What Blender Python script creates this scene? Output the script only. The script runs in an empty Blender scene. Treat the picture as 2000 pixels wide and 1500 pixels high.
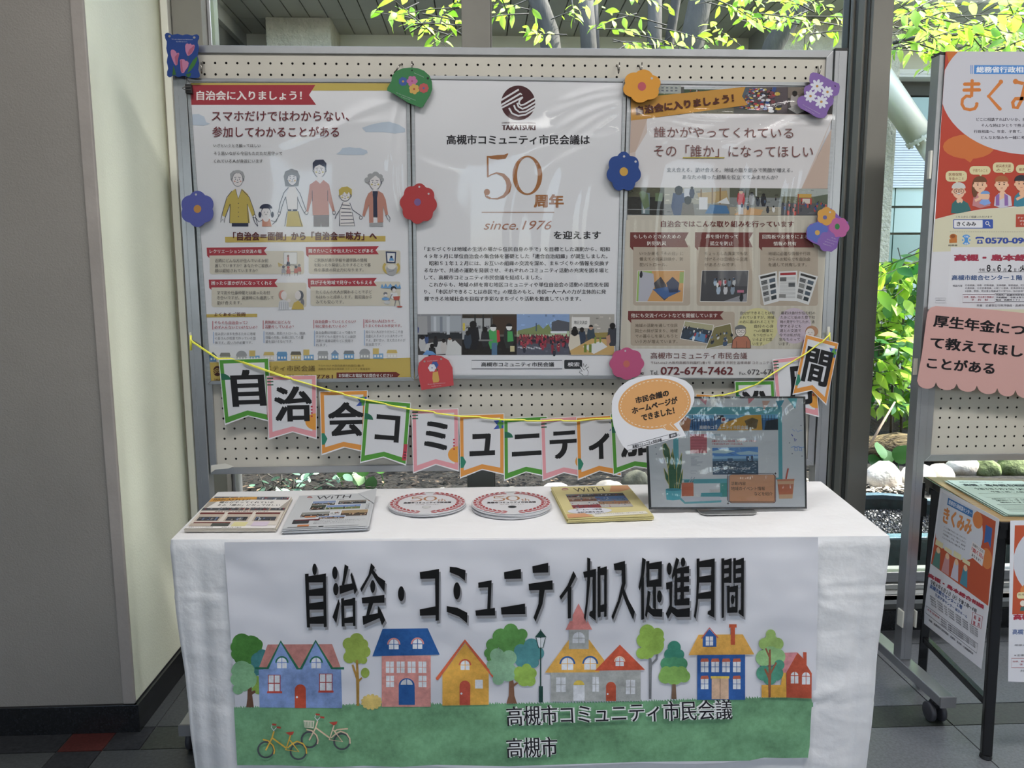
import bpy, math, random
from mathutils import Vector, Matrix, noise

# ---------------------------------------------------------------- camera, sky, sun, exposure
SC = bpy.context.scene
COL = SC.collection
CAM = Vector((.7915, -2.2384, 1.305))
YAW, PIT, ROL, FPX = .0424, -.1319, -.0047, 1500.0
FWD = Vector((math.sin(YAW)*math.cos(PIT), math.cos(YAW)*math.cos(PIT), math.sin(PIT)))
_R = Vector((math.cos(YAW), -math.sin(YAW), 0)); _U = _R.cross(FWD)
RT = _R*math.cos(ROL)+_U*math.sin(ROL); UP = -_R*math.sin(ROL)+_U*math.cos(ROL)
cd = bpy.data.cameras.new('camera'); cam = bpy.data.objects.new('camera', cd); COL.objects.link(cam)
cam.matrix_world = Matrix(((RT.x, UP.x, -FWD.x, CAM.x), (RT.y, UP.y, -FWD.y, CAM.y), (RT.z, UP.z, -FWD.z, CAM.z), (0, 0, 0, 1)))
cd.sensor_width = 36; cd.lens = FPX/2000*36; cd.clip_start = .05; cd.clip_end = 200
SC.camera = cam

w = bpy.data.worlds.new('sky'); SC.world = w; w.use_nodes = True
nt = w.node_tree; nt.nodes.clear()
sky = nt.nodes.new('ShaderNodeTexSky'); sky.sky_type = 'NISHITA'; sky.sun_disc = False
sky.sun_elevation = math.radians(52); sky.sun_rotation = math.radians(70); sky.air_density = 1.0; sky.dust_density = 2.0
bg = nt.nodes.new('ShaderNodeBackground'); bg.inputs[1].default_value = 4.2
wo = nt.nodes.new('ShaderNodeOutputWorld')
mxs = nt.nodes.new('ShaderNodeMixRGB'); mxs.inputs[0].default_value = .72; mxs.inputs[2].default_value = (.34, .34, .33, 1)   # thin bright haze over the blue
nt.links.new(sky.outputs[0], mxs.inputs[1]); nt.links.new(mxs.outputs[0], bg.inputs[0]); nt.links.new(bg.outputs[0], wo.inputs[0])

def lamp(name, kind, loc, target, energy, color=(1, 1, 1), **kw):
    l = bpy.data.lights.new(name, kind); l.energy = energy; l.color = color
    for k, v in kw.items(): setattr(l, k, v)
    o = bpy.data.objects.new(name, l); COL.objects.link(o); o.location = loc
    o.rotation_euler = (Vector(target)-Vector(loc)).to_track_quat('-Z', 'Y').to_euler()
    return o
lamp('sun', 'SUN', (8, 3, 12), (8-8*.86, 3-8*.10, 12-8*1.1), 14.0, (1, .96, .88), angle=.01)
# the lobby's own ceiling fittings (their housings are built with the ceiling)
PANELS = [(.3, -1.3), (2.0, -1.3), (3.7, -1.3), (1.75, -5.7), (3.3, -5.7), (4.9, -5.7)]
for i, (x, y) in enumerate(PANELS):
    lamp('ceiling_lamp_light', 'AREA', (x, y, 2.965), (x, y, 0), 26.0 if y > -2 else 22.0, (1, .98, .95), shape='RECTANGLE', size=1.2, size_y=.28)

SC.view_settings.view_transform = 'Standard'; SC.view_settings.look = 'None'
SC.view_settings.exposure = 0.2; SC.view_settings.gamma = 1; SC.view_settings.use_curve_mapping = False
SC.cycles.use_denoising = True
SC.cycles.max_bounces = 8; SC.cycles.transparent_max_bounces = 24; SC.cycles.sample_clamp_indirect = 6
SC.cycles.caustics_reflective = False; SC.cycles.caustics_refractive = False

# ---------------------------------------------------------------- helpers
def ray(u, v): return FWD + RT*((u-1000)/FPX) - UP*((v-750)/FPX)
def onp(u, v, p0, n):
    d = ray(u, v); return CAM + d*((p0-CAM).dot(n)/d.dot(n))
def onX(u, v, X): return onp(u, v, Vector((X, 0, 0)), Vector((1, 0, 0)))
def onY(u, v, Y): return onp(u, v, Vector((0, Y, 0)), Vector((0, 1, 0)))
def onZ(u, v, Z): return onp(u, v, Vector((0, 0, Z)), Vector((0, 0, 1)))

def s2l(c):
    return c/12.92 if c <= .04045 else ((c+.055)/1.055)**2.4
def hexc(h, k=1.0):
    if isinstance(h, (tuple, list)): r = [s2l(x/255) for x in h]
    else: r = [s2l(int(h[i:i+2], 16)/255) for i in (0, 2, 4)]
    return tuple(min(.93, x/k) for x in r)

MATS = {}
def mat(name, col=(.5, .5, .5), rough=.5, metal=0.0, noise_amt=0, noise_scale=20, bump=0, bump_scale=80, spec=.5, trans=0, stretch=None, detail=4, col2=None, thr=None):
    if name in MATS: return MATS[name]
    m = bpy.data.materials.new(name); m.use_nodes = True; MATS[name] = m
    t = m.node_tree; b = t.nodes['Principled BSDF']
    c = hexc(col) if isinstance(col, str) else col
    b.inputs['Base Color'].default_value = (*c, 1); b.inputs['Roughness'].default_value = rough
    b.inputs['Metallic'].default_value = metal; b.inputs['Specular IOR Level'].default_value = spec
    if noise_amt or bump or col2:
        tc = t.nodes.new('ShaderNodeTexCoord'); mp = t.nodes.new('ShaderNodeMapping')
        t.links.new(tc.outputs['Object'], mp.inputs[0])
        if stretch: mp.inputs['Scale'].default_value = stretch
    if noise_amt or col2:
        n = t.nodes.new('ShaderNodeTexNoise'); n.inputs['Scale'].default_value = noise_scale; n.inputs['Detail'].default_value = detail
        n.inputs['Roughness'].default_value = .6
        t.links.new(mp.outputs[0], n.inputs['Vector'])
        r = t.nodes.new('ShaderNodeValToRGB')
        lo, hi = (thr if thr else (.3, .7))
        r.color_ramp.elements[0].position = lo; r.color_ramp.elements[1].position = hi
        c2 = (hexc(col2) if isinstance(col2, str) else col2) if col2 else tuple(min(.95, x*(1+noise_amt)) for x in c)
        c1 = c if col2 else tuple(x*(1-noise_amt) for x in c)
        r.color_ramp.elements[0].color = (*c1, 1); r.color_ramp.elements[1].color = (*c2, 1)
        t.links.new(n.outputs[0], r.inputs[0]); t.links.new(r.outputs[0], b.inputs['Base Color'])
    if bump:
        n2 = t.nodes.new('ShaderNodeTexNoise'); n2.inputs['Scale'].default_value = bump_scale; n2.inputs['Detail'].default_value = detail
        t.links.new(mp.outputs[0], n2.inputs['Vector'])
        bp = t.nodes.new('ShaderNodeBump'); bp.inputs['Distance'].default_value = bump; bp.inputs['Strength'].default_value = 1
        t.links.new(n2.outputs[0], bp.inputs['Height']); t.links.new(bp.outputs[0], b.inputs['Normal'])
    return m

def print_mat(name, rough=.5, mottle=0, bump=0, bscale=6, spec=.12):
    m = bpy.data.materials.new(name); m.use_nodes = True; MATS[name] = m
    t = m.node_tree; b = t.nodes['Principled BSDF']; b.inputs['Roughness'].default_value = rough; b.inputs['Specular IOR Level'].default_value = spec
    a = t.nodes.new('ShaderNodeAttribute'); a.attribute_name = 'Col'
    if mottle:
        tc = t.nodes.new('ShaderNodeTexCoord'); n = t.nodes.new('ShaderNodeTexNoise'); n.inputs['Scale'].default_value = 55; n.inputs['Detail'].default_value = 6; n.inputs['Roughness'].default_value = .75
        t.links.new(tc.outputs['Object'], n.inputs['Vector'])
        n3 = t.nodes.new('ShaderNodeTexNoise'); n3.inputs['Scale'].default_value = 11; n3.inputs['Detail'].default_value = 3
        t.links.new(tc.outputs['Object'], n3.inputs['Vector'])
        ad = t.nodes.new('ShaderNodeMath'); ad.operation = 'ADD'; t.links.new(n.outputs[0], ad.inputs[0]); t.links.new(n3.outputs[0], ad.inputs[1])
        mr = t.nodes.new('ShaderNodeMapRange'); mr.inputs[1].default_value = .7; mr.inputs[2].default_value = 1.3; mr.inputs[3].default_value = 1-mottle; mr.inputs[4].default_value = 1+mottle
        t.links.new(ad.outputs[0], mr.inputs[0])
        mx = t.nodes.new('ShaderNodeVectorMath'); mx.operation = 'SCALE'; t.links.new(a.outputs['Color'], mx.inputs[0]); t.links.new(mr.outputs[0], mx.inputs['Scale'])
        t.links.new(mx.outputs[0], b.inputs['Base Color'])
    else:
        t.links.new(a.outputs['Color'], b.inputs['Base Color'])
    if bump:
        tc = t.nodes.new('ShaderNodeTexCoord'); n2 = t.nodes.new('ShaderNodeTexNoise'); n2.inputs['Scale'].default_value = bscale; n2.inputs['Detail'].default_value = 2
        t.links.new(tc.outputs['Object'], n2.inputs['Vector'])
        bp = t.nodes.new('ShaderNodeBump'); bp.inputs['Distance'].default_value = bump
        t.links.new(n2.outputs[0], bp.inputs['Height']); t.links.new(bp.outputs[0], b.inputs['Normal'])
    return m

PR = print_mat('printed_paper', .55)
PRB = print_mat('printed_banner_paper', .5, 0, .02, 5)
PRM = print_mat('printed_banner_paint', .5, .30, .02, 5)

def clear_mat(name, refl=.06, rough=.05, tint=(1, 1, 1), bump=0, bscale=30, stretch=None, ior=1.45, rng=None):
    m = bpy.data.materials.new(name); m.use_nodes = True; MATS[name] = m; t = m.node_tree; t.nodes.clear()
    o = t.nodes.new('ShaderNodeOutputMaterial'); mx = t.nodes.new('ShaderNodeMixShader')
    tr = t.nodes.new('ShaderNodeBsdfTransparent'); tr.inputs[0].default_value = (*tint, 1)
    gl = t.nodes.new('ShaderNodeBsdfGlossy'); gl.inputs['Roughness'].default_value = rough; gl.inputs[0].default_value = (1, 1, 1, 1)
    fr = t.nodes.new('ShaderNodeFresnel'); fr.inputs[0].default_value = ior
    mu = t.nodes.new('ShaderNodeMath'); mu.operation = 'MULTIPLY'; mu.inputs[1].default_value = refl/.034
    t.links.new(fr.outputs[0], mu.inputs[0]); t.links.new(mu.outputs[0], mx.inputs[0])
    mu.use_clamp = True
    t.links.new(tr.outputs[0], mx.inputs[1]); t.links.new(gl.outputs[0], mx.inputs[2]); t.links.new(mx.outputs[0], o.inputs[0])
    if bump:
        tc = t.nodes.new('ShaderNodeTexCoord'); mp = t.nodes.new('ShaderNodeMapping'); t.links.new(tc.outputs['Object'], mp.inputs[0])
        if stretch: mp.inputs['Scale'].default_value = stretch
        n2 = t.nodes.new('ShaderNodeTexNoise'); n2.inputs['Scale'].default_value = bscale; n2.inputs['Detail'].default_value = 3
        t.links.new(mp.outputs[0], n2.inputs['Vector'])
        bp = t.nodes.new('ShaderNodeBump'); bp.inputs['Distance'].default_value = bump
        t.links.new(n2.outputs[0], bp.inputs['Height'])
        for q in (gl,): t.links.new(bp.outputs[0], q.inputs['Normal'])
    return m
GLASS = clear_mat('window_glass', .02, .0, (.95, .97, .96))
FILM = clear_mat('clear_vinyl', .016, .03, (.99, .99, .99))
FILM2 = clear_mat('clear_lamination', .04, .05, (.99, .99, .99), .0012, 45, (1, 1, .35))

def leafmat(name, c1, c2, tr=.5):
    m = bpy.data.materials.new(name); m.use_nodes = True; t = m.node_tree; t.nodes.clear(); MATS[name] = m
    o = t.nodes.new('ShaderNodeOutputMaterial'); mx = t.nodes.new('ShaderNodeMixShader'); mx.inputs[0].default_value = tr
    d = t.nodes.new('ShaderNodeBsdfPrincipled'); d.inputs['Roughness'].default_value = .45
    tl = t.nodes.new('ShaderNodeBsdfTranslucent')
    oi = t.nodes.new('ShaderNodeObjectInfo'); r = t.nodes.new('ShaderNodeValToRGB')
    r.color_ramp.elements[0].color = (*hexc(c1), 1); r.color_ramp.elements[1].color = (*hexc(c2), 1)
    t.links.new(oi.outputs['Random'], r.inputs[0]); t.links.new(r.outputs[0], d.inputs['Base Color']); t.links.new(r.outputs[0], tl.inputs[0])
    t.links.new(d.outputs[0], mx.inputs[1]); t.links.new(tl.outputs[0], mx.inputs[2]); t.links.new(mx.outputs[0], o.inputs[0])
    return m

class MB:
    """collects simple solids; build() links them as ONE mesh object"""
    def __init__(s): s.v = []; s.f = []; s.m = []; s.cur = 0
    def add(s, vs, fs):
        o = len(s.v); s.v += [tuple(x) for x in vs]; s.f += [tuple(i+o for i in f) for f in fs]; s.m += [s.cur]*len(fs)
    def box(s, x0, x1, y0, y1, z0, z1):
        s.add([(x0, y0, z0), (x1, y0, z0), (x1, y1, z0), (x0, y1, z0), (x0, y0, z1), (x1, y0, z1), (x1, y1, z1), (x0, y1, z1)],
              [(3, 2, 1, 0), (4, 5, 6, 7), (0, 1, 5, 4), (1, 2, 6, 5), (2, 3, 7, 6), (3, 0, 4, 7)])
    def prism(s, pts, vec):
        """front polygon pts extruded by vec"""
        vec = Vector(vec); n = len(pts); a = [Vector(p) for p in pts]
        s.add(a+[p+vec for p in a], [tuple(range(n)), tuple(range(2*n-1, n-1, -1))]+[(i, i+n, (i+1) % n+n, (i+1) % n) for i in range(n)])
    def bar(s, p, q, w, h, up=(0, 0, 1)):
        p = Vector(p); q = Vector(q); d = (q-p).normalized(); up = Vector(up)
        a = d.cross(up)
        if a.length < 1e-4: a = d.cross(Vector((0, 1, 0)))
        a.normalize(); b = a.cross(d).normalized()
        pts = [p+a*w/2+b*h/2, p-a*w/2+b*h/2, p-a*w/2-b*h/2, p+a*w/2-b*h/2]
        s.prism(pts, q-p)
    def tube(s, pts, r, n=8, cap=True):
        pts = [Vector(p) for p in pts]; rs = r if isinstance(r, (list, tuple)) else [r]*len(pts); vs = []
        pa = None
        for i, p in enumerate(pts):
            d = (pts[min(i+1, len(pts)-1)]-pts[max(i-1, 0)]).normalized()
            if pa is None: pa = d.cross(Vector((0, 0, 1)) if abs(d.z) < .9 else Vector((1, 0, 0))).normalized()
            a = (pa - d*pa.dot(d)).normalized(); pa = a; b = d.cross(a)
            vs += [p+(a*math.cos(t)+b*math.sin(t))*rs[i] for t in [2*math.pi*k/n for k in range(n)]]
        fs = []
        for i in range(len(pts)-1):
            for k in range(n): fs.append((i*n+k, i*n+(k+1) % n, (i+1)*n+(k+1) % n, (i+1)*n+k))
        if cap: fs += [tuple(range(n-1, -1, -1)), tuple(range((len(pts)-1)*n, len(pts)*n))]
        s.add(vs, fs)
    def lathe(s, c, axis, prof, n=20):
        """prof: (radius, distance along axis)"""
        c = Vector(c); ax = Vector(axis).normalized(); a = ax.orthogonal().normalized(); b = ax.cross(a); vs = []
        for r, h in prof: vs += [c+ax*h+(a*math.cos(t)+b*math.sin(t))*r for t in [2*math.pi*k/n for k in range(n)]]
        fs = [(i*n+k, i*n+(k+1) % n, (i+1)*n+(k+1) % n, (i+1)*n+k) for i in range(len(prof)-1) for k in range(n)]
        fs += [tuple(range(n-1, -1, -1)), tuple(range((len(prof)-1)*n, len(prof)*n))]
        s.add(vs, fs)
    def build(s, name, mats, parent=None, smooth=False, bevel=0, seg=2):
        me = bpy.data.meshes.new(name); me.from_pydata(s.v, [], s.f); me.update()
        mats = mats if isinstance(mats, (list, tuple)) else [mats]
        for m in mats: me.materials.append(m)
        me.polygons.foreach_set('material_index', s.m)
        if smooth: me.polygons.foreach_set('use_smooth', [True]*len(s.f))
        me.update()
        return link(name, me, parent, bevel, seg)

def link(name, me, parent=None, bevel=0, seg=2):
    o = bpy.data.objects.new(name, me); COL.objects.link(o)
    if bevel:
        b = o.modifiers.new('bevel', 'BEVEL'); b.width = bevel; b.segments = seg; b.limit_method = 'ANGLE'; b.angle_limit = math.radians(40)
    if parent: attach(o, parent)
    return o
def attach(o, parent):
    o.parent = parent
    p = Vector((0, 0, 0)); q = parent
    while q: p += q.location; q = q.parent if q.type == 'EMPTY' and q.parent else None
    o.matrix_parent_inverse = Matrix.Translation(-p) if parent.type == 'EMPTY' else Matrix.Identity(4)
def tag(o, label=None, cat=None, group=None, kind=None):
    if label: o['label'] = label
    if cat: o['category'] = cat
    if group: o['group'] = group
    if kind: o['kind'] = kind
    return o
def thing(name, label, cat, loc=(0, 0, 0), group=None):
    o = bpy.data.objects.new(name, None); COL.objects.link(o); o.location = Vector(loc); o.empty_display_size = .05
    return tag(o, label, cat, group)
def struct(o): o['kind'] = 'structure'; return o

class Ink:
    """flat print laid on a real sheet: shapes are given in a 2-D drawing frame and land on the sheet's plane"""
    def __init__(s, fn, K=.6, step=1e-5, base=0): s.fn = fn; s.K = K; s.step = step; s.l = base; s.du = 1; s.v = []; s.f = []; s.c = []; s.o = (0, 0, 1)
    def cs(s, ox, oy, sc): s.o = (ox, oy, sc); return s
    def P(s, x, y): return s.fn(s.o[0]+x/s.o[2], s.o[1]+y/s.o[2], s.l*s.step)
    def up(s): s.l += s.du; return s
    def raw(s, pts, faces, col, up=True):
        s.l += s.du if up else .3     # never two inks on one and the same plane
        o = len(s.v); s.v += [s.P(*p) for p in pts]; s.f += [tuple(i+o for i in f) for f in faces]; q = hexc(col, s.K); s.c += [tuple(x*.90+.010+.06*sum(q)/3 for x in q)]*len(pts)
    def poly(s, pts, col, up=True): s.raw(pts, [tuple(range(len(pts)))], col, up)
    def rect(s, x0, y0, x1, y1, col, up=True): s.poly([(x0, y0), (x1, y0), (x1, y1), (x0, y1)], col, up)
    def rrect(s, x0, y0, x1, y1, r, col, up=True):
        p = []
        for cx, cy, a in ((x1-r, y0+r, -90), (x1-r, y1-r, 0), (x0+r, y1-r, 90), (x0+r, y0+r, 180)):
            p += [(cx+r*math.cos(math.radians(a+t)), cy+r*math.sin(math.radians(a+t))) for t in (0, 30, 60, 90)]
        s.poly(p, col, up)
    def ell(s, cx, cy, rx, ry, col, n=24, up=True, a0=0, a1=360, rot=0):
        cr, sr = math.cos(math.radians(rot)), math.sin(math.radians(rot)); p = []
        k = n if a1-a0 >= 360 else n+1
        for i in range(k):
            t = math.radians(a0+(a1-a0)*i/n); x, y = rx*math.cos(t), ry*math.sin(t)
            p.append((cx+x*cr-y*sr, cy+x*sr+y*cr))
        s.poly(p, col, up)
    def ring(s, cx, cy, rx, ry, wd, col, n=28, a0=0, a1=360, wy=None):
        wy = wd if wy is None else wy; p = []; f = []
        for i in range(n+1):
            t = math.radians(a0+(a1-a0)*i/n); p += [(cx+rx*math.cos(t), cy+ry*math.sin(t)), (cx+(rx-wd)*math.cos(t), cy+(ry-wy)*math.sin(t))]
            if i: f.append((2*i-2, 2*i-1, 2*i+1, 2*i))
        s.raw(p, f, col)
    def line(s, pts, wd, col, up=True, closed=False):
        """polyline; wd one width or one per point"""
        ws = wd if isinstance(wd, (list, tuple)) else [wd]*len(pts); n = len(pts); p = []; f = []
        for i in range(n):
            a = pts[i-1] if (i or closed) else pts[0]; b = pts[(i+1) % n] if (i < n-1 or closed) else pts[-1]
            dx, dy = b[0]-a[0], b[1]-a[1]; L = math.hypot(dx, dy) or 1; nx, ny = -dy/L*ws[i]/2, dx/L*ws[i]/2
            p += [(pts[i][0]+nx, pts[i][1]+ny), (pts[i][0]-nx, pts[i][1]-ny)]
            if i: f.append((2*i-2, 2*i-1, 2*i+1, 2*i))
        if closed: f.append((2*n-2, 2*n-1, 1, 0))
        s.raw(p, f, col, up)
    def box(s, x0, y0, x1, y1, wd, col): s.line([(x0, y0), (x1, y0), (x1, y1), (x0, y1)], wd, col, closed=True)
    def T4(s, txt, TL, TR, BL, col, bold=0, shear=0, res=2, up=True, fixed=None):
        me = textmesh(txt, bold, shear, res)
        co, fs, (x0, y0, x1, y1), ncp = me
        if fixed: y0, y1 = fixed
        W, H = (x1-x0) or 1, (y1-y0) or 1
        pts = []
        for x, y in co:
            a = (x-x0)/W; b = (y1-y)/H
            pts.append((TL[0]+a*(TR[0]-TL[0])+b*(BL[0]-TL[0]), TL[1]+a*(TR[1]-TL[1])+b*(BL[1]-TL[1])))
        nv, nf = len(pts)//ncp, len(fs)//ncp
        for j in range(ncp): s.raw(pts[j*nv:(j+1)*nv], fs[:nf], col, up and j == 0)
    def T(s, txt, x0, y0, x1, y1, col, bold=0, dy=0, shear=0, res=None, up=True):
        if res is None: res = 1 if (y1-y0)/s.o[2] < 14 else 2
        s.T4(txt, (x0, y0), (x1, y0+dy), (x0, y1), col, bold, shear, res, up)
    def build(s, name, parent, m=None, label=None):
        me = bpy.data.meshes.new(name); me.from_pydata([tuple(p) for p in s.v], [], s.f); me.update()
        at = me.color_attributes.new('Col', 'FLOAT_COLOR', 'POINT'); flat = []
        for c in s.c: flat += [c[0], c[1], c[2], 1.0]
        at.data.foreach_set('color', flat); me.materials.append(m or PR)
        o = link(name, me, parent)
        if label: o['label'] = label
        return o

_fc = bpy.data.curves.new('glyphs', 'FONT'); _fo = bpy.data.objects.new('glyphs', _fc); _tc = {}
def textmesh(txt, bold, shear, res):
    k = (txt, bold, shear, res)
    if k not in _tc:
        _fc.body = txt; _fc.shear = shear; _fc.resolution_u = res
        me = bpy.data.meshes.new_from_object(_fo)
        co = [(v.co.x, v.co.y) for v in me.vertices]; fs = [tuple(p.vertices) for p in me.polygons]
        ncp = 1
        if bold > 0:                       # heavier weight: the outlines printed several times, slightly shifted
            sh = [(bold, 0), (-bold, 0)] if res == 1 else ([(bold, bold*.6), (-bold, bold*.6), (bold, -bold*.6), (-bold, -bold*.6)] if bold > .012 else [(bold, 0), (-bold, 0)])
            if bold > .045: sh.append((0, 0))
            ncp = len(sh); n0 = len(co); c0 = co; f0 = fs; co = []; fs = []
            for j, (dx, dy) in enumerate(sh): co += [(x+dx, y+dy) for x, y in c0]; fs += [tuple(i+j*n0 for i in f) for f in f0]
        xs = [c[0] for c in co]; ys = [c[1] for c in co]
        _tc[k] = (co, fs, (min(xs), min(ys), max(xs), max(ys)), ncp); bpy.data.meshes.remove(me)
    return _tc[k]

def planeY(Y): return lambda u, v, h: onY(u, v, Y-h)
R = random.Random(7)
# ---------------------------------------------------------------- materials
ALU = mat('brushed_aluminium', (.40, .405, .42), .38, .85, .10, 12, 0, 80, stretch=(1, 1, 12))
ALU2 = mat('bright_aluminium', (.41, .415, .43), .32, .8, .06, 12)
BRONZE = mat('grey_window_metal', (.235, .225, .20), .5, .1, .05, 6)
DKMET = mat('dark_gasket', (.035, .037, .035), .5)
WALLG = mat('grey_painted_plaster', (.255, .238, .22), .8, 0, .06, 3, .0012, 220)
JAMB = mat('leaf_lit_cream_plaster', (.86, .88, .72), .5, 0, .05, 3, .0008, 160)  # colour brightened and tinted green for window daylight coming through the foliage
BLACK = mat('black_plastic', (.012, .012, .013), .4)
BLKMET = mat('black_steel', (.010, .010, .011), .25, .2)
GRANITE = mat('black_granite', (.012, .013, .015), .25, 0, .5, 160)
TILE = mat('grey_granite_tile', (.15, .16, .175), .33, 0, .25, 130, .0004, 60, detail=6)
TILEL = mat('shaded_grey_granite_tile', (.062, .068, .070), .4, 0, .3, 120, .0004, 60, detail=6)  # the same grey tile, its colour darkened for the shade on the left
TILED = mat('dark_granite_tile', (.028, .030, .034), .4, 0, .5, 90, .0004, 60, detail=6)
TILEV = mat('olive_granite_tile', (.045, .052, .045), .38, 0, .4, 110, .0004, 60, detail=6)
TILER = mat('dark_red_granite_tile', (.075, .020, .018), .4, 0, .4, 130, detail=6)
GROUT = mat('floor_grout', (.10, .10, .10), .8)
WHITEP = mat('white_room_paint', (.72, .71, .69), .8)
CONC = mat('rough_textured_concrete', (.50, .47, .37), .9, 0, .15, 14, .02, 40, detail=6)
CREAM = mat('cream_exterior_panel', (.66, .65, .53), .6, 0, .04, 2)
SOFF = mat('grey_soffit_panel', (.42, .41, .36), .55, .1, .04, 2)
SOIL = mat('shade_darkened_soil', (.006, .005, .004), .95, 0, 0, 40, .03, 45, col2=(.022, .017, .012), thr=(.45, .7), detail=8)  # tree shade over the garden strip is put into this near-black soil colour

# ---------------------------------------------------------------- lobby shell
GY = .45                                  # inner face of the glazed wall
def tiles():
    m = MB(); m.box(-6, 7, -8, GY, -.06, -.004); struct(m.build('floor', GROUT)); fl = bpy.data.objects['floor']
    g = .004
    def tile(x0, x1, y0, y1, mt):
        b = MB(); b.box(x0+g/2, x1-g/2, y0+g/2, y1-g/2, -.012, R.uniform(-.0004, .0004)); b.build('floor_tile', mt, fl)
    # big grey tiles split by narrow dark bands, as along the pillar; the bands meet in dark red squares
    def rowmat(x, y): return TILE
    band = (-.178, -.066)               # dark band running along the display board
    xs = [-2.2, -1.6, -1.0, -.41, -.284, -.18, .39, .98, 1.58, 2.18, 2.78, 3.38, 3.98]
    for i in range(len(xs)-1):
        x0, x1 = xs[i], xs[i+1]
        tile(x0, x1, band[0], band[1], TILER if i == 3 else (TILED if i in (1, 2, 4) else TILEV))
        for y0, y1 in ((-.066, .33), (.33, GY)):
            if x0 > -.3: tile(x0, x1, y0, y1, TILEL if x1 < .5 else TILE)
        if i == 4: continue
        if i == 5: x0 = -.284
        for k in range(4):
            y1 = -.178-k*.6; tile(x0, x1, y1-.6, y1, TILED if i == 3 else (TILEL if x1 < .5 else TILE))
tiles()
m = MB(); m.box(-6, -.23, -.08, GY+.1, 0, 3.0); wl = struct(m.build('wall_left', WALLG))
m = MB(); m.box(-.2305, -.227, -.076, .42, .09, 3.0)
struct(m.build('trim_1', JAMB))
m = MB(); m.box(-6, -.222, -.092, -.08, 0, .085); struct(m.build('baseboard_left', GRANITE, None, False, .001))
m = MB(); m.box(-.23, -.215, -.0918, GY, 0, .085); struct(m.build('baseboard_side', GRANITE, None, False, .001))
m = MB(); m.box(-.262, -.2275, -.086, -.0745, .085, 3.0); struct(m.build('trim_2', mat('grey_corner_bead', (.33, .30, .28), .7, 0, .1, 5, .001, 60), None, False, .003))
m = MB(); m.box(-.23, 6.5, GY, GY+.22, 0, .135); struct(m.build('wall_front', mat('low_grey_wall', (.20, .20, .19), .6, 0, .06, 4)))
m = MB(); m.box(-.2, 6.5, GY-.012, GY+.001, 0, .078); struct(m.build('baseboard_front', GRANITE, None, False, .001))
m = MB(); m.box(-6, 6.5, -8, GY+.3, 3.0, 3.4); ce = struct(m.build('ceiling', WHITEP))
m = MB(); m.box(6.3, 6.5, -8, GY+.2, 0, 3.0); struct(m.build('wall_right', WHITEP))
m = MB()                                  # rear wall: piers and a lintel around tall windows
for x in (-6, -3.5, -1, 1.5, 4.0): m.box(x, x+1.65, -8.2, -8, .0, 3.0)
m.box(-6, 6.5, -8.2, -8, 2.85, 3.0); m.box(-6, 6.5, -8.2, -8, 0, 1.2)
struct(m.build('wall_back', WHITEP))
m = MB(); m.box(-6.2, -6, -8, -.08, 0, 3.0); struct(m.build('wall_far_left', WHITEP))
FIT = mat('white_light_fitting', (.8, .8, .8), .5)
for i, (x, y) in enumerate(PANELS):
    t = thing('ceiling_light', 'long white recessed ceiling light of the lobby ceiling', 'light', (x, y, 3.0), 'lobby ceiling lights')
    b = MB(); b.box(x-.64, x+.64, y-.18, y-.155, 2.94, 3.0); b.box(x-.64, x+.64, y+.155, y+.18, 2.94, 3.0); b.box(x-.64, x-.61, y-.18, y+.18, 2.94, 3.0); b.box(x+.61, x+.64, y-.18, y+.18, 2.94, 3.0)
    b.build('frame', FIT, t)
    b = MB(); b.box(x-.61, x+.61, y-.155, y+.155, 2.972, 2.99); b.build('diffuser', FIT, t)

# ---------------------------------------------------------------- glazed wall: frames and panes
def post(name, x0, x1, y0, y1, mt, z0=.14, z1=3.0, bev=.002):
    b = MB(); b.box(x0, x1, y0, y1, z0, z1); return struct(b.build(name, mt, None, False, bev))
XA0, XA1 = onY(343, 50, GY).x, onY(401, 50, GY).x
post('window_frame_left', XA0, XA1, GY-.03, GY+.13, BRONZE)
post('window_frame_left_groove', XA0-.004, XA0, GY-.02, GY+.1, DKMET)
post('trim_3', XA0-.028, XA0-.005, GY-.05, GY+.1, mat('pale_sealant_strip', (.85, .84, .76), .6))
post('trim_4', -.232, XA0-.028, GY-.034, GY+.1, mat('brown_grey_strip', (.36, .33, .27), .6), 0)
post('window_frame_left_bead', XA1, XA1+.012, GY+.02, GY+.1, ALU2)
XB0, XB1 = .7445, .8375
post('window_mullion_1', XB0, XB1, .375, .55, BRONZE)
post('window_mullion_1_edge', XB1, XB1+.006, .40, .53, BRONZE)
def mullion_c():
    x0, x1 = 2.1, 2.168
    post('window_mullion_2', x0, x1, .375, .60, BRONZE)
    # stepped side profile seen edge-on
    post('window_mullion_2_gasket', x0-.004, x0, .395, .415, DKMET)
    post('window_mullion_2_bead', x0-.010, x0, .418, .462, BRONZE)
    post('window_mullion_2_slot', x0-.006, x0, .464, .492, DKMET)
    post('window_mullion_2_fin', x0-.012, x0, .494, .515, BRONZE)
    post('window_mullion_2_seal', x0-.016, x0, .520, .56, DKMET)
mullion_c()
b = MB(); b.box(-.2, 6.5, GY-.05, GY+.13, .135, .155); b.box(-.2, 6.5, GY+.0, GY+.1, .155, .175); b.box(-.2, 6.5, GY-.05, GY-.04, .12, .155)
struct(b.build('window_sill', mat('pale_sill_metal', (.55, .56, .55), .35, .5), None, False, .002))
b = MB(); b.box(-.2, 6.5, GY+.02, GY+.09, .176, .215); struct(b.build('window_bottom_frame', ALU, None, False, .002))
b = MB(); b.box(-.2, 6.5, GY-.01, GY+.12, 2.86, 3.0); struct(b.build('window_head_frame', BRONZE))
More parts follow.
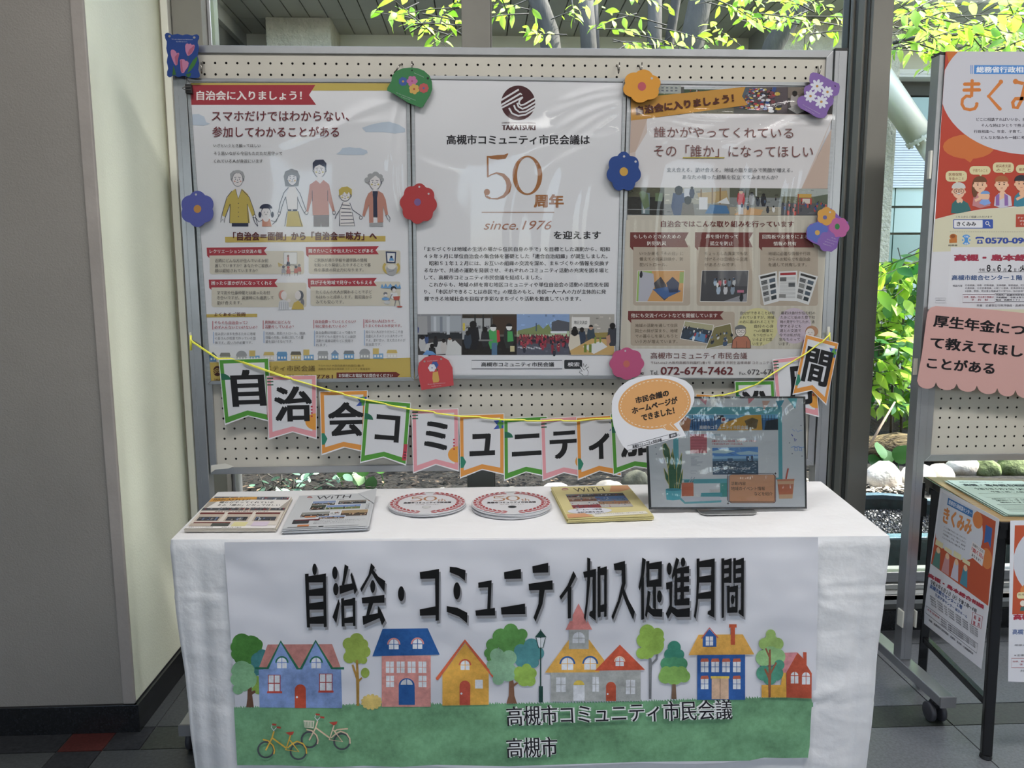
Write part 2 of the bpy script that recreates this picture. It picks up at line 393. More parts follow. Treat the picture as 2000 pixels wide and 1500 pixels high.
for i, (x0, x1) in enumerate(((XA1, XB0), (XB1, 2.1), (2.168, 4.2), (4.2, 6.4))):
    b = MB(); b.box(x0, x1, GY+.05, GY+.056, .2, 2.9); struct(b.build('window_%d' % (i+1), GLASS))

# ---------------------------------------------------------------- courtyard outside
GZ = .19
def ground():
    v = []; f = []; nx, ny = 70, 50
    for j in range(ny+1):
        for i in range(nx+1):
            x = -3+i*9.5/nx; y = 1.52+j*3.2/ny
            z = GZ+noise.noise((x*2, y*2, 0))*.02+noise.noise((x*9, y*9, 3))*.008+max(0, y-3)*.10
            v.append((x, y, z))
    for j in range(ny):
        for i in range(nx): a = j*(nx+1)+i; f.append((a, a+1, a+nx+2, a+nx+1))
    me = bpy.data.meshes.new('ground'); me.from_pydata(v, [], f); me.materials.append(SOIL); me.update()
    me.polygons.foreach_set('use_smooth', [True]*len(f)); struct(link('ground', me))
ground()
b = MB(); b.box(-6, 9, .67, .99, -.1, .02); b.box(-6, 9, .9, 1.6, -.1, .1); struct(b.build('ground_slab', mat('wet_dark_concrete', (.05, .055, .055), .5)))
b = MB(); b.box(-8, 12, 4.5, 6.5, -.1, .3); struct(b.build('ground_rear', SOIL))
# pond liner edge (front rim, trough of black gravel, back rim)
POND = mat('blue_green_liner', (.020, .055, .060), .22, 0, .3, 30, .002, 60)
RIM = mat('blue_green_liner_rim', (.07, .13, .17), .25, 0, .25, 60, .002, 90)
pe = thing('garden_trough', 'dark blue-green trough filled with black gravel outside the window', 'planter', (2.6, 1.2, .02))
b = MB(); b.box(-1, 6, .88, .91, .02, .195); b.build('front_wall', POND, pe)
b = MB(); b.box(-1, 6, .875, .935, .195, .207); b.build('front_rim', RIM, pe, False, .003)
def rimpath(dy):
    return [(-1, 1.5+dy, .19), (2.85, 1.5+dy, .19), (2.93, 1.47+dy, .19), (3.12, 1.30+dy, .19), (3.4, 1.12+dy, .19), (6, 1.08+dy, .19)]
b = MB(); p = rimpath(0)
for a, c in zip(p, p[1:]): b.prism([(a[0], a[1], .215), (c[0], c[1], .215), (c[0], c[1]+.05, .215), (a[0], a[1]+.05, .215)], (0, 0, -.02))
b.build('back_rim', RIM, pe)
b = MB()
for a, c in zip(p, p[1:]): b.prism([(a[0], a[1]+.02, .2), (c[0], c[1]+.02, .2), (c[0], c[1]+.02, .02), (a[0], a[1]+.02, .02)], (0, .02, 0))
b.build('back_wall', POND, pe)
def pebbles(name, parent, n, xr, yr, z, size, mt, seed):
    r = random.Random(seed); v = []; f = []
    base = [(0, 0, 1), (1, 0, 0), (0, 1, 0), (-1, 0, 0), (0, -1, 0), (0, 0, -1)]
    fs = [(0, 1, 2), (0, 2, 3), (0, 3, 4), (0, 4, 1), (5, 2, 1), (5, 3, 2), (5, 4, 3), (5, 1, 4)]
    for _ in range(n):
        x, y = r.uniform(*xr), r.uniform(*yr); s_ = size*r.uniform(.5, 1.3); a = r.random()*6.28; o = len(v); sq = r.uniform(.45, .9); tl = r.uniform(-.6, .6)
        for q in base:
            X, Y, Z = q[0]*s_*r.uniform(.8, 1.2), q[1]*s_*.75, q[2]*s_*sq
            X, Z = X*math.cos(tl)-Z*math.sin(tl), X*math.sin(tl)+Z*math.cos(tl)
            v.append((x+X*math.cos(a)-Y*math.sin(a), y+X*math.sin(a)+Y*math.cos(a), z+Z+r.uniform(0, size*.6)))
        f += [tuple(o+i for i in t) for t in fs]
    me = bpy.data.meshes.new(name); me.from_pydata(v, [], f); me.materials.append(mt); me.update()
    o = link(name, me, parent); o['kind'] = 'stuff'; return o
GRAV = mat('black_gravel_stone', (.010, .011, .013), .35, 0, .8, 25)
b = MB(); b.box(-1, 6, .91, 1.55, .05, .135); b.build('gravel_bed', GRAV, pe)
pebbles('gravel', pe, 7000, (2.2, 3.6), (.93, 1.5), .135, .009, GRAV, 3)
pebbles('gravel', pe, 3000, (.6, 2.2), (1.2, 1.5), .135, .012, GRAV, 4)
# leaf litter and grit on the soil
def litter(name, n, xr, yr, z, size, mt, seed, lab):
    r = random.Random(seed); v = []; f = []
    for _ in range(n):
        x, y = r.uniform(*xr), r.uniform(*yr); s_ = size*r.uniform(.4, 1.2); a = r.random()*6.28; c, s = math.cos(a), math.sin(a); o = len(v); t = r.uniform(-.5, .5)
        zz = z+r.uniform(0, .025)+max(0, y-3)*.1
        for X, Y, Z in ((-s_, 0, 0), (0, -.4*s_, .15*s_), (s_, 0, .1*s_), (0, .4*s_, .2*s_)):
            v.append((x+X*c-Y*s, y+X*s+Y*c, zz+Z+X*t*.5))
        f.append((o, o+1, o+2, o+3))
    me = bpy.data.meshes.new(name); me.from_pydata(v, [], f); me.materials.append(mt); me.update()
    tag(link(name, me), lab, 'leaves', None, 'stuff')
litter('fallen_leaves', 3600, (-.95, 3.0), (1.58, 3.8), GZ+.012, .026, mat('brown_dead_leaf', (.020, .013, .008), .7, 0, .6, 8), 5, 'brown dead leaves littering the dark soil of the garden outside')  # leaf brown darkened too, in place of shade from the crowns
litter('fallen_leaves', 700, (-.95, 3.0), (1.58, 3.8), GZ+.014, .020, mat('pale_dead_leaf', (.20, .14, .09), .7, 0, .4, 8), 6, 'pale dried leaf scraps scattered on the garden soil outside')

litter('pale_debris', 1500, (2.2, 3.3), (1.56, 1.80), GZ+.012, .018, mat('sun_bleached_debris', (.62, .54, .44), .8, 0, .3, 8), 7, 'bleached leaf scraps and grit between the white stones and the blue-green rim')
# border stones, each its own object
def blob(sx, sy, sz, seed, n=2, amp=.18):
    import bmesh
    bm = bmesh.new(); bmesh.ops.create_icosphere(bm, subdivisions=n+1, radius=1)
    for v_ in bm.verts:
        q = v_.co*1.3+Vector((seed*3.1, seed*1.7, 0)); k = 1+amp*noise.noise(q)+amp*.4*noise.noise(q*3)
        v_.co = Vector((v_.co.x*sx*k, v_.co.y*sy*k, v_.co.z*sz*k))
        if v_.co.z < -.35*sz: v_.co.z = -.35*sz
    me = bpy.data.meshes.new('stone'); bm.to_mesh(me); bm.free()
    me.polygons.foreach_set('use_smooth', [True]*len(me.polygons)); return me
ST1 = mat('white_weathered_stone', (.80, .76, .70), .8, 0, .12, 6, .004, 50, col2=(.34, .25, .19), thr=(.5, .75))
ST2 = mat('beige_round_stone', (.50, .45, .38), .8, 0, .2, 8, .004, 40)
ST3 = mat('mossy_stone', (.16, .20, .08), .9, 0, .4, 18, .006, 60)
stones = [  # u, v (base), Y, half sizes, mat, label
 (1722, 963, 1.70, .105, .07, .115, ST1, 'big white sunlit stone just right of the wide window mullion'),
 (1790, 960, 1.72, .10, .08, .10, ST1, 'white sunlit stone by the leg of the second display board'),
 (1832, 955, 1.80, .09, .07, .085, ST2, 'beige stone seen behind the black side table corner'),
 (1880, 920, 2.0, .10, .07, .08, ST1, 'white stone seen under the second pegboard, left one'),
 (1925, 922, 1.98, .085, .06, .07, ST3, 'green mossy stone under the second pegboard'),
 (1975, 920, 2.0, .10, .07, .08, ST3, 'bright green mossy stone under the second pegboard at the photo edge'),
 (865, 957, 1.62, .055, .05, .05, ST2, 'small beige stone below the peg panel, left of the middle mullion'),
 (942, 962, 1.60, .075, .05, .05, ST2, 'beige stone below the pennants, right of the middle mullion'),
 (1000, 957, 1.64, .055, .05, .045, ST2, 'pale stone beneath the green pennant'),
 (1085, 957, 1.62, .085, .05, .065, ST1, 'wide pale stone beneath the pink and orange pennants'),
 (1190, 955, 1.62, .09, .05, .072, ST2, 'rounded beige stone just left of the framed screen picture'),
 (1243, 945, 1.75, .085, .05, .085, mat('olive_grey_stone', (.14, .14, .10), .85, 0, .25, 12, .004, 40), 'olive grey stone at the left edge of the framed screen picture'),
 (1597, 940, 1.70, .06, .05, .05, ST2, 'small beige stone between board post and window mullion'),
]
for i, (u, v, Y, sx, sy, sz, mt, lb) in enumerate(stones):
    p = onY(u, v, Y); me = blob(sx, sy, sz, i+1); me.materials.append(mt)
    o = link('garden_stone', me); o.location = (p.x, Y, GZ+sz*.30); tag(o, lb, 'stone')
# weathered log
LOG = mat('weathered_log_wood', (.06, .04, .018), .9, 0, 0, 9, .03, 20, stretch=(.6, 6, 6), col2=(.26, .19, .09), thr=(.4, .65))
b = MB(); p0 = onY(1600, 893, 2.35); n = 14
pts = [(p0.x+i*.12, 2.35+.04*math.sin(i*.9), GZ+.08+.012*math.sin(i*1.7)) for i in range(n)]
b.tube(pts, [.085+.014*math.sin(i*2.1) for i in range(n)], 12); tag(b.build('fallen_log', LOG, None, True), 'weathered brown log lying on the soil behind the white stones', 'log')
b = MB(); b.tube([(-.2, 2.6, GZ+.05), (.5, 2.5, GZ+.06), (1.2, 2.45, GZ+.05)], [.06, .07, .06], 10); tag(b.build('fallen_log', LOG, None, True), 'dark log lying on the soil behind the main table', 'log')
b = MB(); a = onY(1698, 872, 1.95); c = onY(1748, 785, 2.05); mdl = onY(1718, 836, 2.0); b.tube([a, mdl, c], [.008, .007, .005], 7); tag(b.build('garden_stake', mat('bleached_stick', (.40, .30, .22), .8), None, True), 'thin bleached stick leaning behind the round green leaves', 'stick')

# opposite building: soffit, beam, columns, teal glazing, brace
YB = 4.36
m = MB(); m.box(-6, 10, 3.15, YB+.3, 3.34, 3.8); so = struct(m.build('soffit_slab', mat('dark_joint', (.02, .02, .02), .9)))
x = -3.2; k = 0
while x < 5.6:
    for y0, y1 in ((3.2, 3.98), (3.985, YB)):
        b = MB(); b.box(x, x+.128, y0, y1, 3.3+R.uniform(0, .001), 3.338)
        b.build('soffit_panel', SOFF, so)
    x += .137; k += 1
m = MB(); m.box(-6, 10, YB, YB+.25, 3.06, 3.34); struct(m.build('beam', CREAM))
m = MB(); m.box(-6, 10, YB-.05, YB, 3.01, 3.05); m.box(-6, 10, YB-.05, YB+.1, 2.99, 3.012); struct(m.build('beam_trim', mat('white_ledge', (.75, .76, .74), .5)))
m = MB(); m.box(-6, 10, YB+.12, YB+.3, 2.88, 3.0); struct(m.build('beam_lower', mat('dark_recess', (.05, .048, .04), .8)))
m = MB(); m.box(-.80, -.31, 3.95, YB, GZ, 3.3); struct(m.build('column_left', CONC, None, False, .006))
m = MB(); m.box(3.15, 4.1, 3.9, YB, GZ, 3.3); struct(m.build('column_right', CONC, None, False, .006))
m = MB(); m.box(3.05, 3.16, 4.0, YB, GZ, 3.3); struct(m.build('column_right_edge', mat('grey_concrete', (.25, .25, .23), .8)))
m = MB(); m.box(-1.35, -1.1, .7, YB, GZ, 3.2); struct(m.build('wall_court_left', mat('dark_grey_cladding', (.10, .10, .09), .6, 0, .1, 3)))
m = MB(); m.box(-1.10, -1.06, .7, YB, 3.2, 3.3); struct(m.build('trim_5', mat('pale_grey_trim', (.45, .45, .42), .6)))
m = MB(); m.box(-1.10, -1.07, .9, YB, 2.70, 2.8); m.box(-1.10, -1.07, .9, YB, 2.90, 2.96); struct(m.build('trim_6', mat('dark_rail', (.05, .05, .05), .6)))
TEAL = mat('teal_glass_panel', (.22, .33, .30), .18, 0, .05, 2)
TEALL = mat('pale_teal_glass_panel', (.42, .56, .52), .18, 0, .05, 2)
m = MB(); m.box(-6, 10, YB+.2, YB+.3, GZ, 2.9); fac = struct(m.build('wall_court_rear', mat('pale_rear_wall', (.50, .50, .42), .7)))
for (z0, z1, mt) in ((2.62, 2.86, TEAL), (2.40, 2.60, TEALL), (1.95, 2.38, TEALL), (1.72, 1.93, TEALL), (1.45, 1.70, TEAL), (.9, 1.43, TEALL)):
    for x0, x1 in ((4.12, 4.42), (4.43, 5.3), (5.31, 6.2)):
        b = MB(); b.box(x0, x1, YB+.1, YB+.14, z0, z1); b.build('glass_panel', mt, fac)
BL = mat('white_blind', (.74, .80, .86), .6)
for i in range(26):
    z = 2.10+i*.021
    b = MB(); b.box(4.20, 4.75, YB+.06, YB+.085, z, z+.017); b.build('blind_slat', BL, fac)
br = thing('steel_brace', 'big cream diagonal steel brace tube with a bolted flange behind the window', 'brace', onY(1745, 200, 3.7))
WS = mat('cream_painted_steel', (.66, .65, .55), .35, .1, .03, 4)
pa, pb, pc = onY(1722, 158, 3.7), onY(1797, 268, 3.7), onY(1850, 352, 3.7)
b = MB(); b.tube([pa-(pb-pa)*.6, pa, pb], .098, 28); b.build('sleeve', WS, br, True)
b = MB(); b.tube([pb, pc, pc+(pc-pb)*1.5], .060, 24); b.build('tube', WS, br, True)
dv = (pb-pa).normalized(); b = MB(); b.tube([pb-dv*.012, pb+dv*.012], .110, 28); b.build('flange', WS, br)
sa = dv.orthogonal().normalized(); sb = dv.cross(sa)
for i in range(12):
    t = i*math.pi/6; q = pb+(sa*math.cos(t)+sb*math.sin(t))*.100; b = MB(); b.tube([q-dv*.02, q+dv*.03], .009, 6); b.build('bolt', WS, br)

# ---------------------------------------------------------------- trees
BARK = mat('smooth_grey_bark', (.055, .050, .042), .85, 0, .35, 10, .006, 40, stretch=(1, 1, .35))
def leaf_mesh(name, L, W, mt, fold=.18, droop=.25, rnd=False):
    v = []; f = []; n = 5
    prof = [0, .55, .95, 1, .62, 0] if not rnd else [.3, .8, 1, .98, .7, 0]
    for i in range(n+1):
        t = i/n; z = -droop*L*t*t; wd = W/2*prof[i]
        v += [(-wd, L*t, z+fold*wd), (0, L*t, z), (wd, L*t, z+fold*wd)]
        if i:
            a = 3*(i-1); f += [(a, a+1, a+4, a+3), (a+1, a+2, a+5, a+4)]
    me = bpy.data.meshes.new(name); me.from_pydata(v, [], f); me.materials.append(mt); me.update()
    me.polygons.foreach_set('use_smooth', [True]*len(f)); return me
LG1 = leafmat('bright_green_leaf', '6FA82A', 'C3E04E', .55); LG2 = leafmat('pale_green_leaf', '8CC03C', 'D8EE7A', .6); LG3 = leafmat('deep_green_leaf', '2E6B34', '6FA060', .35)
LV = [leaf_mesh('leaf', .085, .034, LG1), leaf_mesh('leaf', .07, .028, LG2, .25, .35), leaf_mesh('leaf', .06, .026, LG1, .1, .1)]
LB = [leaf_mesh('leaf', .15, .055, LG1, .2, .35), leaf_mesh('leaf', .12, .05, LG2, .2, .45), leaf_mesh('leaf', .13, .05, LG3, .15, .3)]
LR = [leaf_mesh('leaf', .10, .095, leafmat('round_green_leaf', '2C5E26', '55883C', .3), .1, .1, True)]
LS = [leaf_mesh('leaf', .055, .035, leafmat('grey_green_leaf', '5E8A72', '9CC0A8', .25), .1, .1, True)]
def leaf_at(me, p, dir_, parent, rr, s=1.0):
    o = bpy.data.objects.new('leaf', me); COL.objects.link(o)
    q = Vector(dir_).normalized().to_track_quat('Y', 'Z').to_euler()
    o.location = p; o.rotation_euler = (q.x+rr.uniform(-.5, .5), q.y+rr.uniform(-.8, .8), q.z+rr.uniform(-.5, .5)); s *= rr.uniform(.7, 1.2); o.scale = (s, s, s)
    attach(o, parent)
def tree(name, label, trunk, radii, boxes, n, seed, leaves=LV, group=None, cat='tree', twig=True, s=1.0, clus=7):
    """trunk: [(u,v,Y)...]; boxes: leaf regions (u0,u1,v0,v1,Y0,Y1)"""
    rr = random.Random(seed); pts = [onY(*q) for q in trunk]
    t = thing(name, label, cat, (pts[0].x, pts[0].y, GZ), group)
    if radii: b = MB(); b.tube(pts, radii, 12); b.build('trunk', BARK, t, True)
    tw = MB(); tot = sum((q[1]-q[0])*(q[3]-q[2]) for q in boxes); cnt = 0
    for q in boxes:
        k = max(1, int(n*(q[1]-q[0])*(q[3]-q[2])/tot/clus))
        for _ in range(k):
            Y = rr.uniform(q[4], q[5]); c = onY(rr.uniform(q[0], q[1]), rr.uniform(q[2], q[3]), Y)
            d = Vector((rr.uniform(-1, 1), rr.uniform(-.6, .3), rr.uniform(-.5, .35))).normalized(); L = rr.uniform(.16, .3)
            if twig: tw.tube([c-d*L*.3, c+d*L*.3, c+d*L+Vector((0, 0, -.02))], [.004, .003, .0015], 4)
            for i in range(clus):
                if cnt >= 300: break
                a = (i+.5)/clus; sgn = 1 if i % 2 else -1; side = d.cross(Vector((0, 0, 1))).normalized()*sgn
                dr = (d*.7+side*.8+Vector((0, 0, rr.uniform(-.9, .1)))); leaf_at(rr.choice(leaves), c+d*L*a, dr, t, rr, s); cnt += 1
    if twig and tw.v: tw.build('branch', BARK, t)
    return t
tree('garden_tree', 'tree trunk leaning right above the middle poster, just right of the mullion', [(1100, 900, 2.7), (1098, 300, 2.7), (1072, 60, 2.7), (1050, 0, 2.7), (1030, -60, 2.7)], [.09, .085, .06, .058, .05],
     [(968, 1120, -10, 75, 1.8, 2.6), (1000, 1110, 0, 45, 1.8, 2.6)], 75, 11, s=.9)
tree('garden_tree', 'slim grey tree trunk with a pale lit edge above the middle poster', [(1160, 900, 2.9), (1150, 90, 2.9), (1140, -60, 2.9)], [.055, .052, .048], [(1090, 1240, -30, 10, 2.0, 2.8)], 40, 12, s=.9)
tree('garden_tree', 'thin dark trunk close behind the slim grey one', [(1172, 900, 3.1), (1164, 90, 3.1), (1160, -60, 3.1)], [.025, .024, .022], [(1175, 1230, 40, 100, 2.2, 2.9)], 26, 13)
tree('garden_tree', 'straight grey trunk left of the pair above the right poster', [(1290, 900, 2.7), (1278, 90, 2.7), (1280, -60, 2.7)], [.05, .046, .042], [(1200, 1290, 30, 95, 2.0, 2.6)], 36, 14, s=.9)
tree('garden_tree', 'dark slim trunk with a white lit edge between two thicker trunks', [(1310, 900, 2.8), (1306, 90, 2.8), (1322, -10, 2.8), (1330, -60, 2.8)], [.034, .032, .03, .028], [(1300, 1345, 20, 100, 2.2, 2.7)], 16, 15)
tree('garden_tree', 'thickest pale trunk above the left half of the right poster', [(1345, 900, 2.6), (1348, 100, 2.6), (1368, 0, 2.6), (1380, -60, 2.6)], [.085, .078, .070, .066], [(1370, 1420, 60, 100, 2.1, 2.6), (1400, 1480, -20, 20, 1.9, 2.5)], 50, 16, s=.9)
tree('garden_tree', 'trunk leaning right above the right poster, against the concrete column', [(1440, 900, 2.6), (1470, 200, 2.6), (1510, 90, 2.6), (1565, 0, 2.6), (1600, -60, 2.6)], [.07, .065, .062, .060, .058],
     [(1430, 1560, -10, 45, 1.8, 2.6), (1490, 1650, -10, 60, 1.7, 2.5), (1560, 1660, 20, 72, 1.8, 2.4), (1450, 1510, 75, 105, 2.0, 2.5)], 190, 17)
t = tree('leafy_branch', 'spray of bright green leaves hanging left of the middle mullion', [(905, 70, 1.7), (860, 40, 1.7), (790, 55, 1.75)], [.006, .005, .003], [(800, 905, -5, 60, 1.5, 2.2), (800, 905, 45, 75, 1.5, 2.2)], 110, 18, cat='branch')
t = tree('leafy_branch', 'broad spray of yellow-green leaves above the second display board', [(1745, 84, 2.2), (1800, 70, 2.2), (1900, 66, 2.2), (1985, 72, 2.2), (2060, 70, 2.2)], [.010, .010, .009, .008, .006],
     [(1752, 1850, 15, 105, 1.7, 2.5), (1850, 2010, 20, 100, 1.7, 2.5), (1790, 1850, 5, 60, 1.7, 2.5)], 300, 19, LV, cat='branch', clus=6, s=1.25)
t = tree('leafy_branch', 'second spray of yellow-green leaves behind the broad one', [(1745, 95, 2.6), (1800, 90, 2.6), (1830, 120, 2.6)], [.006, .007, .003],
     [(1752, 1850, 30, 95, 2.5, 3.0), (1850, 2010, 30, 100, 2.5, 3.0)], 220, 20, LV, cat='branch', clus=6, s=1.3)
t['label'] = 'second spray of yellow-green leaves, behind the broad one above the second board'
# shrubs seen through the right-hand window
tree('garden_shrub', 'sunlit shrub with long bright leaves right of the wide mullion, upper mass', [(1760, 850, 3.0), (1765, 600, 3.0)], [.01, .008], [(1700, 1830, 485, 690, 2.7, 3.3)], 300, 21, LB, cat='shrub', clus=6, s=1.25)
tree('garden_shrub', 'sunlit shrub with long bright leaves right of the wide mullion, lower mass', [(1740, 850, 2.8), (1745, 700, 2.8)], [.01, .008], [(1690, 1820, 660, 800, 2.5, 3.2)], 260, 22, LB, cat='shrub', clus=6)
tree('garden_shrub', 'green shrub filling the gap between board post and mullion', [(1640, 850, 3.0), (1642, 600, 3.0)], [.01, .008], [(1590, 1700, 480, 780, 2.8, 3.5)], 260, 23, LB, cat='shrub', clus=6)
tree('garden_shrub', 'dark green shrub behind the sunlit ones', [(1760, 850, 3.7), (1765, 600, 3.7)], [.01, .008], [(1600, 1850, 540, 860, 3.3, 3.6)], 300, 24, [LB[2], LB[2], LB[0]], cat='shrub', clus=6, s=1.3)
def roundleaf(label, spots, seed):
    rr = random.Random(seed); p = onY(*spots[0][:3]); t = thing('broadleaf_plant', label, 'plant', (p.x, p.y, GZ)); st = MB()
    for (u, v, Y, s) in spots:
        c = onY(u, v, Y); o = bpy.data.objects.new('leaf', LR[0]); COL.objects.link(o); o.location = c; o.rotation_euler = (1.2+rr.uniform(-.3, .3), rr.uniform(-.5, .5), rr.uniform(-.7, .7)); o.scale = (s, s, s); attach(o, t)
        st.tube([c, c+Vector((.01, .02, -.06)), (c.x, c.y+.02, GZ)], .003, 5)
    st.build('stem', LG3, t)
roundleaf('plant with round green leaves in front of the log right of the mullion', [(1724, 895, 2.0, 1.1), (1735, 905, 2.02, .9), (1755, 905, 2.0, 1.15), (1707, 912, 2.0, .9), (1743, 935, 1.9, 1.0)], 1)
roundleaf('plant with broad green leaves seen just under the peg panel', [(665, 935, 1.9, 1.3), (697, 948, 1.85, .9), (712, 930, 1.85, .9), (722, 958, 1.8, .8), (745, 925, 1.9, .8)], 2)
roundleaf('green leaves seen between the board post and the mullion', [(1616, 870, 2.1, 1.2), (1622, 850, 2.2, 1.1), (1610, 900, 2.1, .9)], 3)
tree('low_plant', 'low plant with pale grey-green leaves under the peg panel', [(570, 965, 1.8), (575, 935, 1.8)], [.006, .004], [(495, 620, 918, 962, 1.6, 1.9)], 70, 31, LS, cat='plant', clus=5)
# ---------------------------------------------------------------- pegboard displays
PEGM = mat('cream_pegboard', (.475, .45, .395), .55, 0, .05, 7, 0, 80, detail=8)
PEGB = mat('dark_board_core', (.012, .011, .010), .9)
def peg_mesh():
    """1.8 x 1.2 m panel face with real drilled holes every 30 mm, front face at y=0"""
    v = []; f = []; fm = []
    def cell(x, z, r, hs):
        o = len(v); sq = [(-1, -1), (0, -1), (1, -1), (1, 0), (1, 1), (0, 1), (-1, 1), (-1, 0)]
        for a, c in sq: v.append((x+a*hs, 0, z+c*hs))
        for a, c in sq:
            L = math.hypot(a, c); v.append((x+a/L*r, 0, z+c/L*r))
        for a, c in sq:
            L = math.hypot(a, c); v.append((x+a/L*r, .005, z+c/L*r))
        for k in range(8):
            n = (k+1) % 8; f.append((o+k, o+n, o+8+n, o+8+k)); fm.append(0)
            f.append((o+8+k, o+8+n, o+16+n, o+16+k)); fm.append(1)
    for i in range(58):
        for j in range(38): cell(.045+.03*i, 1.2-.045-.03*j, .0034, .015)
    o = len(v)
    for x0, x1, z0, z1 in ((.01, .03, .01, 1.19), (1.77, 1.79, .01, 1.19), (.03, 1.77, .01, .03), (.03, 1.77, 1.17, 1.19)):
        o = len(v); v += [(x0, 0, z0), (x1, 0, z0), (x1, 0, z1), (x0, 0, z1)]; f.append((o, o+1, o+2, o+3)); fm.append(0)
    o = len(v); v += [(.01, .005, .01), (1.79, .005, .01), (1.79, .005, 1.19), (.01, .005, 1.19), (.01, .012, .01), (1.79, .012, .01), (1.79, .012, 1.19), (.01, .012, 1.19)]
    f += [(o, o+1, o+2, o+3), (o+7, o+6, o+5, o+4), (o, o+4, o+5, o+1), (o+1, o+5, o+6, o+2), (o+2, o+6, o+7, o+3), (o+3, o+7, o+4, o)]; fm += [1]*6
    me = bpy.data.meshes.new('peg_panel'); me.from_pydata(v, [], f); me.materials.append(PEGM); me.materials.append(PEGB); me.polygons.foreach_set('material_index', fm); me.update(); return me
PEG = peg_mesh()
def frame_rails(b, TLx, W, H, z0, w=.02, y0=-.006, y1=.016):
    """mitred extruded frame around (x,z) rect"""
    x0, x1, z1 = TLx, TLx+W, z0+H
    for q in ([(x0, z0), (x1, z0), (x1-w, z0+w), (x0+w, z0+w)], [(x1, z0), (x1, z1), (x1-w, z1-w), (x1-w, z0+w)],
              [(x1, z1), (x0, z1), (x0+w, z1-w), (x1-w, z1-w)], [(x0, z1), (x0, z0), (x0+w, z0+w), (x0+w, z1-w)]):
        b.prism([(x, y0, z) for x, z in q], (0, y1-y0, 0))
def board(x0, Y, label, feet=True, dz=0):
    t = thing('display_board', label, 'display board', (x0+.9, Y, 0), 'peg display boards on wheels')
    o = link('peg_panel', PEG, t); o.location = (x0, Y, .75+dz)
    b = MB(); frame_rails(b, x0, 1.8, 1.2, .75+dz)
    for v_ in range(len(b.v)): x, y, z = b.v[v_]; b.v[v_] = (x, y+Y, z)
    b.build('frame', ALU2, t, False, .001)
    CAP = BLACK
    for xs in (x0-.0375, x0+1.8025):
        b = MB(); b.box(xs, xs+.035, Y-.012, Y+.030, .105, 1.948+dz); p = b.build('post', ALU2, t, False, .0015)
        b = MB(); b.box(xs+.0115, xs+.0135, Y-.0128, Y-.011, .11, 1.946+dz); b.build('groove', ALU, p)
        b = MB(); b.box(xs-.001, xs+.036, Y-.013, Y+.031, 1.948+dz, 1.954+dz); b.build('end_cap', CAP, p)
        xm = xs+.0175
        b = MB(); b.box(xm-.023, xm+.023, Y-.235, Y+.27, .075, .105); ft = b.build('foot', ALU2, t, False, .003)
        b = MB(); b.box(xm-.023, xm+.023, Y-.240, Y-.235, .074, .106); b.build('end_cap', mat('grey_plastic_cap', (.2, .2, .21), .5), ft)
        for yy in (Y-.19, Y+.22):
            c = bpy.data.objects.new('caster', None)
            b = MB(); b.lathe((xm-.004, yy, .060), (0, 0, 1), [(.012, 0), (.012, .016)], 12); b.prism([(xm-.010, yy-.020, .066), (xm-.010, yy+.022, .066), (xm-.010, yy+.034, .040), (xm-.010, yy+.022, .02), (xm-.010, yy-.010, .06)], (.020, 0, 0))
            cs = b.build('caster', mat('dark_grey_plastic', (.03, .03, .032), .45), t, False, .001)
            b = MB()
            for sx in (-.024, .008): b.lathe((xm+sx, yy+.012, .029), (1, 0, 0), [(.010, -.001), (.024, 0), (.029, .003), (.029, .013), (.024, .016), (.010, .017)], 24)
            b.build('wheel', mat('grey_wheel', (.055, .055, .065), .45), cs, True)
    return t
bd1 = board(0, 0, 'wide cream pegboard in a silver frame carrying three framed posters behind the white table')
B2X, B2Y = onY(1808, 800, .03).x, .03
bd2 = board(B2X+.002, B2Y, 'second silver framed pegboard with the orange poster and pink card, half outside the photo')
for sx in (-.006, .036): xs = B2X-.0355; b = MB(); b.box(xs+sx, xs+sx+.006, B2Y-.02, B2Y+.012, .215, .27); b.build('bumper', mat('cream_plastic', (.68, .67, .60), .5), bd2, False, .002)
b = MB(); p = onY(1783, 455, .0); b.box(B2X-.044, B2X-.0375, B2Y-.012, B2Y+.0, 1.60, 1.68); b.build('hinge_clip', mat('cream_plastic', (.68, .67, .60), .5), bd2)
b = MB(); b.box(B2X-.05, B2X-.037, B2Y-.004, B2Y-.003, 1.02, 1.07); b.build('tape', mat('masking_tape', (.70, .68, .58), .6), bd2)

def px_prism(b, pts, Y, th): b.prism([onY(u, v, Y) for u, v in pts], (0, th, 0))
b = MB(); px_prism(b, [(412, 909), (440, 905), (457, 911), (446, 915), (421, 917), (412, 923)], -.0065, .0003)
b.build('tape', mat('cream_tape', (.62, .60, .54), .4), bd1)

WIRE = mat('bright_wire', (.35, .33, .31), .25, 1.0)
def hook(u0, v0, u1, v1, label, tip=None):
    p = onY(u0, v0, 0); q = onY(u1, v1, -.03); b = MB()
    tp = onY(*(tip or (u1-3, v1-22)), -.034)
    b.tube([p+Vector((0, .008, 0)), p+Vector((0, -.008, 0)), Vector((p.x*.6+q.x*.4, -.020, p.z*.6+q.z*.4)), q, (q+tp)/2+Vector((0, -.003, -.004)), tp], .0017, 6)
    tag(b.build('wire_hook', WIRE, None, True), label, 'hook', 'wire hooks in the pegboard')
hook(398, 122, 394, 143, 'wire hook at the upper left corner of the pegboard, by the tulip card', (393, 122))
hook(785, 126, 770, 142, 'wire hook just left of the green arch card', (781, 126))
hook(805, 125, 805, 139, 'wire hook from which the green arch card hangs', (804.5, 120))
hook(1204, 128, 1208, 143, 'wire hook above the right corner of the middle poster', (1210, 122))
hook(1247, 129, 1252, 144, 'wire hook from which the orange flower card hangs', (1254, 122))
hook(1595, 131, 1597, 150, 'wire hook at the upper right corner, carrying the purple daisy card', (1604, 128))

